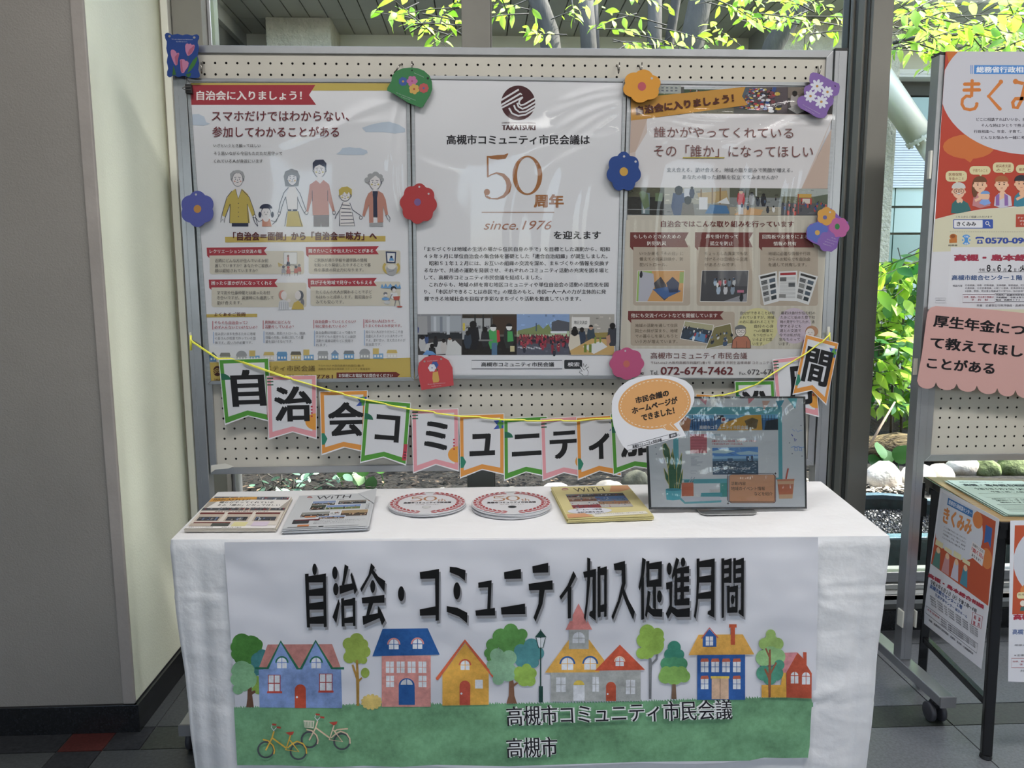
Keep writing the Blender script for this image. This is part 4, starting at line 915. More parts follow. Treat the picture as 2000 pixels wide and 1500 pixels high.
photo(k, [(146, 765), (512, 765), (512, 1097), (152, 1097)], [(.45, '77787C'), (.6, '2A2C30'), (1, '3C3A3A')],
      [('r', .3, .04, .98, .42, '8C9198'), ('r', .36, .06, .42, .42, 'A4A8AE'), ('r', .5, .06, .56, .46, '6E747E'), ('r', .65, .06, .72, .5, 'A0A5AB'), ('r', 0, .05, .22, .5, '8A8A8C'), ('p', [(0, .3), (.03, .34), (.02, .46), (0, .46)], '2C3C70'),
       ('p', [(.2, .72), (.55, .66), (.85, .95), (.3, 1), (.1, .9)], 'A8A8A8'), ('f', .1, .6, .18, 'A0A0A2', '2A2424'), ('f', .2, .55, .1, '3A4A70', '2A2424'), ('f', .4, .6, .12, '26262A', '2A2424'), ('f', .58, .68, .16, 'A8A4A2', '2A2424'), ('f', .32, .82, .2, '2A2A2E', '1C1A1A'), ('p', [(.1, 1), (.2, .88), (.34, .92), (.42, 1)], '5A86B8'),
       ('p', [(.68, .74), (.84, .64), (.98, .8), (.98, 1), (.62, 1)], 'AFB0B0'), ('f', .72, .62, .14, 'AFB0B0', '8A6A5A')], 3)
photo(k, [(512, 765), (955, 765), (955, 1097), (512, 1097)], [(.12, '3A342E'), (.55, '55524C'), (1, '201E1E')],
      [('r', .0, .10, .52, .62, '8E9092'), ('r', .22, .0, .25, .55, '2A2A2A'), ('r', .37, .0, .40, .55, '2A2A2A'), ('r', .52, .0, .55, .5, '3A3A3A'), ('r', .56, .05, 1, .5, '3C2E26'), ('r', .0, .3, .2, .34, 'A0A094'), ('r', .01, .22, .05, .4, 'B0A03C'), ('t', '災害対策本部', .06, .28, .5, .36, '2A2A2E'), ('f', .2, .32, .32, '1C1C20', '1C1A1A'), ('f', .1, .5, .2, '2C3440', '1C1A1A'),
       ('f', .57, .38, .28, '3E8A4E', 'C0C0C0'), ('r', .54, .70, .64, 1, '44607C'), ('p', [(.63, .38), (.68, .4), (.7, .66), (.64, .7)], 'A02C34'), ('f', .86, .36, .28, '2A2C2C', 'C0C0C0'), ('p', [(.83, .42), (.92, .42), (.94, .66), (.83, .68)], '3E8A4E'), ('f', .42, .42, .22, '26262A', '1C1A1A'), ('r', .3, .62, .56, .66, '6A6A6A'), ('r', .88, .78, .96, .92, 'A8A07C')], 4)
photo(k, [(955, 765), (1385, 765), (1385, 1095), (955, 1097)], [(.42, '7189AE'), (.55, '9AA88E'), (.72, '5C3840'), (1, '4A4C58')],
      [('p', [(.66, .2), (.78, .14), (1, .2), (1, .42), (.66, .42)], '4A4C54'), ('p', [(.02, .4), (.3, .32), (.42, .25), (.5, .36), (.6, .24), (.66, .4), (.66, .5), (.02, .5)], '6E7A50'), ('r', .36, .22, .38, .42, '3A4A60'), ('r', .64, .42, .95, .47, 'B8BCC2')]
      + [('r', .02+i*.05, .8+.02*(i % 3), .09+i*.05, .82+.02*(i % 3), 'A6A8B0') for i in range(10)], 5, people=110, pcols=('8A3040', '7A2C3A', '9A3A44', '2A2C38'), horizon=.5, ps=.75)
photo(k, [(1385, 765), (1750, 765), (1748, 1097), (1380, 1095)], [(.5, '8E8A84'), (1, '4E4844')],
      [('r', .05, .07, .45, .34, 'BCBAB8'), ('t', '地区交流会', .1, .16, .4, .25, '2A2A30'), ('f', .12, .4, .2, '24262E', '1C1A1A'), ('p', [(.55, .46), (1, .44), (1, .56), (.6, .58)], '7E7040'), ('f', .28, .42, .2, '2E3848', '2A2422'), ('f', .48, .36, .2, '34404A', '9A7A68'), ('f', .12, .5, .3, 'B4AC9E', '1C1A1A'), ('p', [(.02, .9), (.5, .6), (1, .62), (1, 1), (.05, 1)], 'A88A58'), ('p', [(.3, .8), (.7, .66), (.85, .8), (.55, .98)], 'B8B8B8'), ('r', .33, .74, .39, .94, '5E6E2C'), ('r', .44, .74, .5, .94, '5E6E2C'), ('r', .56, .56, .6, .72, '6A7A34'), ('r', .67, .56, .71, .7, '6A7A34'),
       ('f', .96, .34, .26, '34363E', '1C1A1A'), ('p', [(.82, .55), (.9, .5), (.92, .68), (.84, .8)], '9A7460')], 6)
k.build('printed_photo_strip', P2)
film(P2, [(801, 150), (1224, 152), (1208, 741), (810, 740)], -.0265,
     [(1222, 165, 1100, 190, 4, .0045), (1222, 178, 1080, 215, 4, .004), (1222, 190, 1090, 245, 5, .004), (1222, 200, 1110, 262, 4, .0035), (1220, 212, 1140, 270, 4, .003), (1200, 260, 1020, 300, 5, .003), (1180, 270, 1060, 330, 5, .0025), (1150, 340, 1140, 560, 9, .0015), (1100, 340, 1080, 600, 10, .0015), (1020, 330, 1000, 520, 10, .0015), (812, 300, 900, 330, 5, .002)], seed=5)

# ---- right poster
k = Ink(planeY(YI3)).cs(1180, 90, 4.1667); MA = '5A2A26'
k.poly([(215, 330), (1870, 332), (1868, 560), (216, 560)], '4A4A48')
photo(k, [(380, 320), (625, 322), (625, 440), (380, 440)], [(.55, '8E928E'), (1, '4E5A3C')], [('r', .2+.15*i, .1+.2*j, .28+.15*i, .2+.2*j, '5E646A') for i in range(5) for j in range(2)], 11)
photo(k, [(650, 330), (1130, 335), (1130, 400), (650, 400)], [(.3, 'A0A4A8'), (1, '3A4838')], [], 12, people=14, horizon=.35, ps=2)
photo(k, [(1050, 500), (1150, 340), (1495, 335), (1495, 552)], [(.3, '46505A'), (1, '4C4448')], [], 13, people=150, pcols=('2E4478', '9A3038', 'A8923C', 'B0B0B4', '2A2C30', '6A3A40'), horizon=.1, ps=.42)
photo(k, [(1495, 335), (1868, 335), (1866, 555), (1495, 552)], [(.4, '6A6058'), (1, '3E3A3A')], [('f', .15, .3, .35, '8A8482', '241E1C'), ('f', .5, .5, .4, '2E3038', '241E1C'), ('p', [(0, .8), (.4, .55), (.5, .8), (.2, 1)], '9A9896')], 14)
photo(k, [(560, 520), (1055, 500), (1055, 552), (560, 552)], [(1, '5C5A4E')], [], 15, people=6, horizon=.2)
k.poly([(218, 425), (1150, 332), (1122, 408), (1170, 480), (218, 608)], 'A87A32')
k.poly([(218, 608), (700, 548), (1868, 556), (1866, 562), (1630, 1162), (196, 1155)], 'B0A29C')
k.poly([(345, 592), (700, 549), (1866, 562), (1605, 1160), (250, 1150), (255, 860), (350, 700)], 'BBB8BA')
k.poly([(218, 606), (352, 592), (255, 860), (210, 870)], 'A89488'); k.poly([(1866, 640), (1820, 1160), (1605, 1160)], 'A89488')
photo(k, [(195, 1150), (490, 1152), (488, 1374), (190, 1370)], [(.35, '4A4A3C'), (1, '2A2A28')], [('r', .38, .2, .6, .98, '5A6A6E'), ('r', .42, .45, .48, .95, 'A0A4A8'), ('p', [(.3, .2), (.4, .1), (.55, .25), (.6, .7), (.45, .8)], '56664A'), ('r', 0, .8, 1, .82, '8E9090'), ('r', .75, .2, .95, .5, '56664A')], 16)
photo(k, [(490, 1152), (1025, 1154), (1022, 1374), (488, 1374)], [(.6, '8A887E'), (1, '6E6E6C')], [('f', .22, .2, .55, '34405E', '26221E'), ('r', .3, .02, .45, .35, 'A8AAB0'), ('f', .42, .05, .2, '2C3044', '26221E'), ('p', [(.5, .2), (.95, .1), (.98, .5), (.55, .6)], '96825C'), ('r', .55, .05, .57, .7, '6E5434'), ('r', .72, .0, .74, .6, '6E5434'), ('r', .84, .0, .86, .6, '6E5434'), ('r', .53, .35, .66, .8, 'B4B4B8'), ('f', .36, .55, .5, '5C5650', '1E1C1C'), ('p', [(.62, .95), (.7, .62), (.95, .66), (1, .95)], '3C6288'), ('p', [(.8, .55), (.95, .35), (1, .6)], 'B0B2B4')], 17)
photo(k, [(1022, 1154), (1440, 1158), (1440, 1376), (1020, 1376)], [(.35, '4A4C40'), (.7, '6C7070'), (1, '8A8272')], [('p', [(.1, .95), (.35, .72), (.65, .8), (.6, 1), (.1, 1)], 'A8845C'), ('f', .22, .18, .3, 'A03438', 'A08060'), ('r', .17, .62, .27, .98, 'B0B0B2'), ('f', .43, .25, .22, '8A8C90', '5A5E66'), ('f', .66, .3, .22, '26282E', '26221E'), ('f', .55, .4, .16, '40464E', '26221E'), ('r', .5, 0, .53, .3, 'A0A4A4')], 18, people=8, horizon=.3)
photo(k, [(1440, 1158), (1822, 1162), (1815, 1378), (1440, 1376)], [(.3, '8E9490'), (.55, '5A5C4A'), (1, '4A4A4E')], [('r', .35, .2, .65, .34, 'A8843C'), ('r', .42, .36, .66, .6, '9E3A34'), ('r', .46, .38, .62, .56, 'B0A8A0'), ('r', .36, .2, .38, .95, '8A3A34'), ('p', [(.7, .3), (1, .2), (1, .9), (.78, .8)], '4E5648')], 19, people=26, pcols=('2E4478', '9A3A34', '3A3C44'), horizon=.48)
k.poly([(190, 1376), (1815, 1380), (1812, 1500), (180, 1500)], 'A49E92')
k.cs(1180, 430, 4.1667)
k.poly([(178, 0), (1815, 0), (1762, 1050), (130, 1045)], 'A49E92')
for i in range(26):
    x = 180+i*62
    k.poly([(x, 0), (x+26, 0), (x+26-(i*1.9-5), 1045), (x-(i*1.9-5), 1045)], 'A8A296', i == 0)
k.poly([(136, 1045), (1762, 1050), (1750, 1285), (128, 1282)], 'B4B2B2')
for q in ((235, 200, 700, 695), (752, 200, 1205, 697), (1270, 200, 1740, 697)): k.rrect(*q, 22, '968A7C')
k.rrect(215, 745, 1062, 1022, 20, '968A7C'); k.ell(1250, 870, 165, 155, 'B0AA7C'); k.ell(1545, 860, 140, 145, 'A89AA6')
for x0, x1, y0, y1 in ((212, 688, 98, 218), (740, 1212, 98, 218), (1260, 1716, 100, 220), (195, 975, 738, 808)):
    k.poly([(x0, y0), (x1, y0+2), (x1-32, (y0+y1)/2), (x1-4, y1+2), (x0+25, y1), (x0+26, y1+30), (x0-2, y1)], '5E2C2A')
photo(k, [(272, 410), (655, 408), (642, 668), (258, 665)], [(1, 'B4B2AE')], [('r', .01, .015, .99, .98, 'A87E4E'), ('p', [(.01, .02), (.3, .02), (.34, .4), (.22, .98), (.01, .98)], '7E9A50'), ('p', [(.04, .02), (.34, .1), (.38, .5), (.24, .98), (.05, .98)], '94949E'), ('p', [(.36, .4), (.5, .2), (.62, .45), (.68, .85), (.6, .95), (.42, .7)], '3E3C42'), ('p', [(.34, .6), (.6, .9), (.95, .65), (.7, .5)], '34507C'), ('p', [(.62, .4), (.75, .2), (.9, .4), (.88, .68), (.7, .7)], '26304A'), ('f', .08, .06, .1, '26262C', '1E1C1C'), ('r', .9, .05, .99, .4, '7A8E4E')], 21, tex=4)
photo(k, [(795, 408), (1178, 408), (1162, 668), (778, 664)], [(1, 'B4B2AE')], [('r', .01, .015, .99, .98, '3C3C40'), ('r', .4, .02, .99, .5, '4C4C50'), ('p', [(.5, .98), (.98, .72), (.98, .98)], '74747A')] + [('f', .3+.1*i, .3+.02*(i % 2), .11, c, '2A2220') for i, c in enumerate(('8A9AAA', '9A4A52', 'A0A4AA', '5A6A7A', '9A9C9E'))] + [('f', .38+.15*i, .52, .14, c, '2A2220') for i, c in enumerate(('8A98A8', 'A0A0A4', '6E7A88'))] + [('r', .78, .62, .92, .7, '9A5A70')], 22, tex=4, people=6, horizon=.1, ps=.8)
for j, q in enumerate(([(1255, 450), (1405, 415), (1420, 660), (1300, 692)], [(1422, 418), (1572, 412), (1572, 660), (1408, 655)], [(1590, 415), (1740, 458), (1664, 690), (1555, 655)])):
    photo(k, q, [(1, 'B8B8B8')], [('r', .02, .02, .98, .98, 'B4B4B4')] + [('r', .08, .05, .92, .13, '8A2A30' if j == 1 else '2A2A2A')] + [('r', .08+.46*(i % 2), .2+.19*(i//2), .42+.46*(i % 2), .33+.19*(i//2), ('3A3C3E', '46505A', '6A6A68', '2E3438')[i % 4]) for i in range(0, 8, 1 if j != 1 else 3)] + [('r', .1, .2+.045*i, .9 if j == 1 else .5, .212+.045*i, '7A7A7C') for i in range(16)], 30+j, tex=2)
photo(k, [(655, 818), (895, 852), (858, 1010), (616, 965)], [(1, 'B8B6B2')], [('r', .02, .03, .98, .97, '2E3844'), ('r', .02, .03, .98, .3, '8E8A6E'), ('p', [(.3, .9), (.5, .5), (.8, .55), (.9, .95)], '4A7094')], 33, tex=4, people=26, horizon=.25, ps=1.1)
photo(k, [(895, 870), (1030, 838), (1060, 1000), (820, 1052)], [(1, 'B8B6B2')], [('r', .03, .03, .97, .97, '6A6442')], 34, tex=40, people=14, pcols=('3A4A60', '2A2C30', 'A8A8A8', '5A6A8A'), horizon=.35)
# two drawn speakers
k.poly([(1036, 1042), (1042, 980), (1070, 948), (1120, 935), (1170, 948), (1192, 985), (1194, 1042)], '3A3436'); k.poly([(1041, 1040), (1047, 982), (1074, 952), (1120, 940), (1166, 952), (1187, 987), (1189, 1040)], '96604C')
k.ell(1110, 905, 44, 46, '3A3436'); k.ell(1110, 905, 40, 42, 'BAB2AC'); k.ell(1110, 885, 46, 32, '5E6062', a0=170, a1=355); k.ring(1095, 905, 14, 14, 3, '3A3436'); k.ring(1128, 905, 14, 14, 3, '3A3436'); k.line([(1100, 930), (1112, 936), (1124, 930)], 3, '3A3436'); k.line([(1075, 985), (1078, 1040)], 3, '3A3436'); k.line([(1160, 985), (1158, 1040)], 3, '3A3436')
k.ell(1690, 905, 52, 46, '9A7258'); k.ell(1676, 918, 36, 38, 'BAB2AC'); k.ell(1665, 915, 3, 3, '3A3436'); k.ell(1690, 915, 3, 3, '3A3436'); k.line([(1668, 930), (1676, 934), (1685, 930)], 3, '9A4A40'); k.poly([(1610, 1042), (1620, 975), (1660, 955), (1720, 965), (1745, 1042)], '8A6A80')
k.build('printed_pictures', P3)
k = Ink(planeY(YI3), base=460).cs(1180, 90, 4.1667)
k.T4('自治会に入りましょう！', (255, 490), (1052, 385), (262, 560), '4A2620', .05, 0, 3)
k.T('誰かがやってくれている', 405, 655, 1540, 742, '6A4442', -.004, dy=8, res=3); k.T('その「誰か」になってほしい', 405, 802, 1700, 900, '6A4442', -.004, dy=8, res=3)
k.line([(640, 908), (980, 908)], 9, '9A8C3A')
k.T('支え合える、助け合える。地域の取り組みで笑顔が増える。', 510, 988, 1535, 1024, '46464A', .004, dy=4); k.T('あなたの培った経験を役立ててみませんか？', 637, 1046, 1415, 1082, '46464A', .004, dy=4)
k.T('自治会ではこんな取り組みを行っています', 462, 1420, 1545, 1472, '5A2422', .03, dy=3)
k.cs(1180, 430, 4.1667); W_ = 'C0BAB4'
k.T('もしものときのための', 240, 118, 625, 150, W_, .012); k.T('防犯防災', 350, 172, 505, 206, W_, .012); k.T('声を掛け合って', 826, 116, 1090, 150, W_, .012); k.T('孤立を防止', 860, 172, 1050, 206, W_, .012)
k.T('回覧板やお便りによる', 1288, 118, 1660, 152, W_, .012); k.T('情報の共有', 1378, 174, 1564, 208, W_, .012); k.T('他にも交流イベントなどを開催しています', 218, 758, 922, 794, W_, .012)
lines(k, 288, 256, 356, 30, 45.5, ['いつか来る「その日」に', '備えての防災訓練や、防', '犯パトロール。'], '5E544A'); lines(k, 817, 256, 350, 30, 45.5, ['ちょっとした異変でも気', '付けるのは日頃から交流', 'があるからです。'], '5E544A'); lines(k, 1337, 257, 342, 30, 45.5, ['地域に必要な情報や行政', 'からのお知らせを自治会', 'を通して共有します。'], '5E544A')
lines(k, 253, 842, 345, 30, 43.5, ['地域の活動を通して住民', '同士の絆が深まり、地域', 'での暮らしを楽しもうと', 'いう方が増えています。'], '5E544A')
for i, (s_, x0, x1) in enumerate((('自分ができることは限', 1108, 1388), ('られていますが、地域', 1104, 1384), ('の方に喜ばれることで', 1102, 1380), ('自分の心身', 1222, 1378), ('への健康に', 1218, 1376), ('もつながって', 1214, 1372), ('いるように思', 1210, 1368), ('います。', 1208, 1300))): k.T(s_, x0, 742+i*36, x1, 768+i*36, '4E4A46')
for i, (s_, x0, x1) in enumerate((('最初は自分が住む町の', 1440, 1718), ('ためにと始めた登下校', 1436, 1716), ('時の見守りでしたが、通', 1434, 1712), ('学する子ども', 1432, 1604), ('達との交流で', 1430, 1602), ('今では私が元', 1426, 1598), ('気をもらって', 1424, 1594), ('います。', 1422, 1512))): k.T(s_, x0, 742+i*36, x1, 768+i*36, '4E4A46')
k.T('高槻市コミュニティ市民会議', 378, 1076, 1165, 1130, '5A2E2C', .006, res=3); k.T('〒569-0067 大阪府高槻市桃園町2番1号　高槻市 市民生活環境部 コミュニティ推進室', 380, 1148, 1460, 1172, '5A4644', 0)
k.T('Tel.', 374, 1224, 442, 1258, '3E3A3C', .01); k.T('072-674-7462', 460, 1194, 1050, 1258, '5A2428', .02, res=3); k.T('Fax.', 1102, 1235, 1158, 1258, '4A4446'); k.T('072-674-7722', 1165, 1214, 1560, 1257, '3E3A3C', .01); k.T('TAKATSUKI', 190, 1238, 320, 1258, '3A2A2A', .04)
k.build('lettering', P3)
film(P3, [(1226, 158), (1636, 162), (1598, 739), (1209, 742)], -.0268,
     [(1290, 205, 1560, 205, 4, .0055), (1280, 212, 1520, 222, 4, .005), (1275, 222, 1470, 240, 4, .0045), (1272, 232, 1450, 258, 5, .004), (1270, 244, 1340, 262, 4, .004), (1268, 256, 1300, 272, 4, .0035), (1570, 200, 1480, 225, 5, .005), (1590, 215, 1500, 258, 4, .004), (1600, 235, 1470, 265, 4, .004), (1590, 250, 1420, 280, 4, .003), (1500, 265, 1430, 288, 5, .003), (1560, 300, 1540, 520, 10, .002), (1480, 300, 1470, 600, 12, .002), (1300, 320, 1290, 600, 12, .0015), (1400, 380, 1395, 700, 12, .0015)], seed=9)
# ---------------------------------------------------------------- paper flower cards on the board
def wob(cx, cy, r, n, amp, rot=0, ry=None, pts=72, sharp=1):
    ry = ry or r; p = []
    for i in range(pts):
        t = 2*math.pi*i/pts; q = 1-amp+amp*abs(math.cos(n*(t-math.radians(rot))/2))**sharp
        p.append((cx+r*q*math.cos(t), cy+ry*q*math.sin(t)))
    return p
def card(label, outline, cs, col, draw, Y=-.036, K=1.0, name='flower_card', sub='paper cards pinned on the board', cat='card'):
    ox, oy, sc = cs
    P = [(ox+x/sc, oy+y/sc) for x, y in outline]; c = onY(sum(p[0] for p in P)/len(P), max(p[1] for p in P), Y)
    t = thing(name, label, cat, c, sub)
    b = MB(); px_prism(b, P, Y, .0012); m_ = mat('card_'+col.lower(), hexc(col, K), .6, spec=.15); b.build('card', m_, t)
    k = Ink(planeY(Y-.0002), K).cs(*cs); draw(k); k.build('printed_pattern', t)
    return t
def tx(k, pts, col='B9B9BE'):
    for (x0, y0, x1, y1, dy, s_) in pts: k.T(s_, x0, y0, x1, y1, col, 0, dy, 0, 1)
TXT1, TXT2 = 'We are shaped and fashioned', 'by what we love.'
C = (300, 60, 12.5)
ol = []
for (x, y) in [(270, 100), (300, 60), (350, 48), (400, 70), (450, 100), (520, 88), (590, 75), (650, 95), (710, 112), (770, 92), (830, 88), (890, 108), (950, 118), (1010, 95), (1060, 85), (1110, 130), (1108, 190), (1078, 240), (1075, 300), (1098, 370), (1102, 450), (1085, 540), (1070, 620), (1095, 700), (1108, 780), (1095, 870), (1088, 950), (1120, 1040), (1128, 1110), (1100, 1145), (1000, 1160), (900, 1150), (830, 1140), (760, 1100), (700, 1100), (620, 1135), (550, 1110), (470, 1085), (420, 1130), (370, 1135), (328, 1090), (330, 1000), (355, 930), (345, 860), (322, 770), (330, 690), (350, 600), (325, 520), (308, 430), (318, 330), (318, 260), (285, 190)]: ol.append((x, y))
def dr(k):
    k.ell(388, 135, 30, 28, '8F8C82'); k.ell(992, 165, 30, 28, '8F8C82'); tx(k, [(440, 195, 945, 222, 12, TXT1), (555, 252, 830, 280, 8, TXT2)])
    for pts, dk in (([(415, 500), (440, 458), (490, 462), (550, 515), (560, 550), (600, 535), (628, 555), (600, 680), (580, 830), (540, 852), (500, 800), (450, 680), (420, 580)], [(515, 640), (600, 545), (615, 600), (575, 820), (545, 845)]),
                    ([(768, 380), (790, 320), (830, 308), (865, 330), (900, 308), (930, 345), (990, 342), (1008, 380), (985, 470), (930, 560), (860, 612), (820, 605), (780, 500)], [(830, 560), (870, 460), (985, 360), (1000, 400), (930, 540), (860, 605)]),
                    ([(642, 710), (690, 692), (745, 698), (775, 735), (830, 740), (858, 790), (840, 880), (780, 960), (740, 1030), (690, 1038), (662, 980), (650, 820)], [(650, 730), (690, 700), (700, 850), (720, 1000), (690, 1030), (665, 980)])):
        k.poly(pts, 'AB6C8C'); k.poly(dk, '98506A')
    k.line([(845, 615), (830, 760)], 8, '2E5A34'); k.line([(545, 850), (540, 1090)], 8, '2E5A34'); k.poly([(480, 850), (520, 960), (540, 1080), (455, 1080), (470, 960)], '2E5A28'); k.poly([(1062, 620), (1070, 700), (1000, 850), (900, 980), (820, 1030), (870, 880), (960, 720)], '33682C'); k.poly([(780, 1060), (920, 1030), (900, 1110), (840, 1145)], '2E5A28')
card('blue wavy-edged card with three pink tulips at the upper left corner of the board', ol, C, '263E78', dr)
def flower(label, cs, cx, cy, r, ry, n, amp, rot, col, cc, cr, holes, hp=None, **kw):
    def dr(k):
        k.ell(cx, cy, cr, cr*1.05, cc)
        for x, y in holes: k.ell(x, y, cr*.28, cr*.28, 'A9A9AC')
    return card(label, wob(hp[0] if hp else cx, hp[1] if hp else cy, r, n, amp, rot, ry), cs, col, dr, **kw)
flower('violet-blue flower card with orange centre on the left edge of the left poster', (340, 90, 4.1667), 190, 1325, 140, 148, 6, .13, -90, '4E5490', 'A8793A', 31, [(178, 1208)])
flower('red flower card with violet centre between the left and middle posters', (780, 90, 4.1667), 148, 1270, 152, 166, 8, .12, -85, '963A3C', '6A5080', 28, [(162, 1146), (238, 1202)], (155, 1282))
flower('dark blue flower card with orange centre between the middle and right posters', (1180, 90, 4.1667), 160, 1022, 142, 164, 7, .15, -90, '2A4178', 'B18A38', 34, [(162, 898), (256, 940)])
flower('orange-yellow flower card with pink centre at the upper left of the right poster', (1180, 90, 4.1667), 307, 328, 158, 136, 6, .14, -80, 'C0883A', 'A84A56', 34, [(388, 262)], (307, 325))
flower('pink flower card with orange centre at the lower corner between middle and right posters', (1180, 430, 4.1667), 182, 1170, 142, 132, 8, .10, -90, 'A24E70', 'AC5A50', 27, [(172, 1064)], (184, 1168))
def petals(k, cx, cy, r, n, w_, col, cc, cr, rot=0):
    for i in range(n):
        t = rot+i*360/n; k.ell(cx+r*.58*math.cos(math.radians(t)), cy+r*.58*math.sin(math.radians(t)), r*.45, w_, col, 12, i == 0, rot=t)
    k.ell(cx, cy, r*.3, r*.3, col, 12); k.ell(cx, cy, cr, cr, cc, 12)
# green arch card
C = (780, 90, 4.1667); ol = [(-65, 285), (-60, 245), (-30, 205), (30, 180), (90, 175), (150, 180), (200, 200), (245, 240), (265, 290), (268, 350), (250, 400), (190, 498), (175, 500), (120, 480), (60, 455), (-40, 390), (-100, 362), (-98, 340)]
def dr(k):
    petals(k, 30, 288, 36, 7, 16, '34508E', 'B08A40', 9); petals(k, 104, 285, 44, 6, 18, 'A8608C', '90446E', 8); petals(k, 120, 350, 42, 6, 18, 'B8924A', '9A4A34', 9, 20); petals(k, 198, 342, 40, 8, 17, 'A84A4C', '4A5A80', 9)
    k.ell(232, 262, 10, 10, '1A2A20'); k.ell(103, 198, 6, 8, '1A2A20'); tx(k, [(122, 214, 200, 222, 34, 'Love the moment.'), (-25, 375, 130, 384, 62, TXT1), (15, 408, 90, 416, 28, TXT2)])
card('green arch-shaped card with four small flowers hanging over the left poster corner', ol, C, '3B7048', dr)
# purple daisy card
C = (1540, 80, 10)
ol = [(415, 690), (430, 640), (480, 612), (560, 625), (640, 660), (760, 730), (880, 790), (990, 835), (1003, 900), (990, 1000), (955, 1060), (870, 1085), (885, 1160), (865, 1240), (810, 1285), (760, 1390), (750, 1450), (700, 1500), (620, 1510), (540, 1490), (400, 1400), (240, 1320), (185, 1260), (168, 1180), (190, 1110), (250, 1075), (310, 1065), (300, 960), (320, 890), (400, 850), (425, 840), (410, 760)]
def dr(k):
    for cx, cy, r in ((560, 882, 135), (762, 995, 112), (430, 1078, 122), (642, 1188, 132)): petals(k, cx, cy, r, 8, 30, 'C0C2CE', 'A87A40', 26, r % 40)
    k.poly([(895, 860), (930, 880), (908, 902)], '1A1A20'); tx(k, [(280, 1235, 615, 1255, 180, TXT1), (335, 1320, 510, 1338, 95, TXT2)])
card('purple card with four white daisies hanging from the upper right hook', ol, C, '755C94', dr, Y=-.040)
# red arch card with vase
C = (780, 430, 4.1667)
ol = [(150, 1215), (160, 1160), (205, 1118), (270, 1098), (340, 1105), (400, 1140), (432, 1200), (442, 1345), (180, 1383), (160, 1290)]
def dr(k):
    k.poly([(272, 1240), (314, 1230), (318, 1258), (326, 1300), (318, 1318), (276, 1322), (268, 1290)], 'B8924A'); petals(k, 288, 1178, 30, 6, 13, '34508E', '2A3E78', 6); petals(k, 266, 1202, 32, 6, 14, 'C4C4CC', '6A7AA0', 6); k.poly([(300, 1205), (318, 1215), (308, 1228)], '2E5A34')
    k.ell(205, 1150, 8, 8, '8E8480'); k.ell(340, 1130, 8, 8, '8E8480'); tx(k, [(228, 1142, 312, 1152, -8, 'Love the moment.'), (230, 1332, 372, 1342, -12, TXT1), (262, 1348, 342, 1357, -7, TXT2)])
card('red arch-shaped card with a yellow vase below the middle poster', ol, C, 'A8454A', dr)
# four-flower cluster card
C = (1180, 430, 4.1667)
def dr(k):
    k.poly(wob(1810, -32, 80, 6, .14, -90, 76), 'BC8A3C'); k.poly(wob(1912, 60, 84, 6, .14, -60, 84), 'A4548A'); k.poly(wob(1735, 100, 92, 6, .14, -90, 84), '4E60A8'); k.poly(wob(1818, 175, 82, 6, .12, -60, 84), '75569A')
    k.ell(1797, -22, 17, 17, '5A5A8C'); k.ell(1897, 52, 20, 24, '2E7040'); k.ell(1735, 102, 20, 21, 'B8924A'); k.ell(1838, -65, 8, 8, 'A9A9AC'); tx(k, [(1850, 138, 1885, 146, 10, 'We are'), (1812, 150, 1890, 158, 24, 'shaped and'), (1796, 168, 1872, 176, 24, 'fashioned by'), (1780, 186, 1850, 194, 22, 'what we love.')])
ol = [(1740, -60), (1790, -105), (1850, -95), (1888, -55), (1925, -22), (1985, 15), (1990, 70), (1960, 110), (1912, 145), (1895, 225), (1850, 258), (1790, 245), (1750, 205), (1690, 180), (1650, 150), (1645, 90), (1675, 35), (1735, 15)]
card('four-flower card in orange, pink, blue and purple on the right edge of the right poster', ol, C, '75569A', dr, Y=-.036)

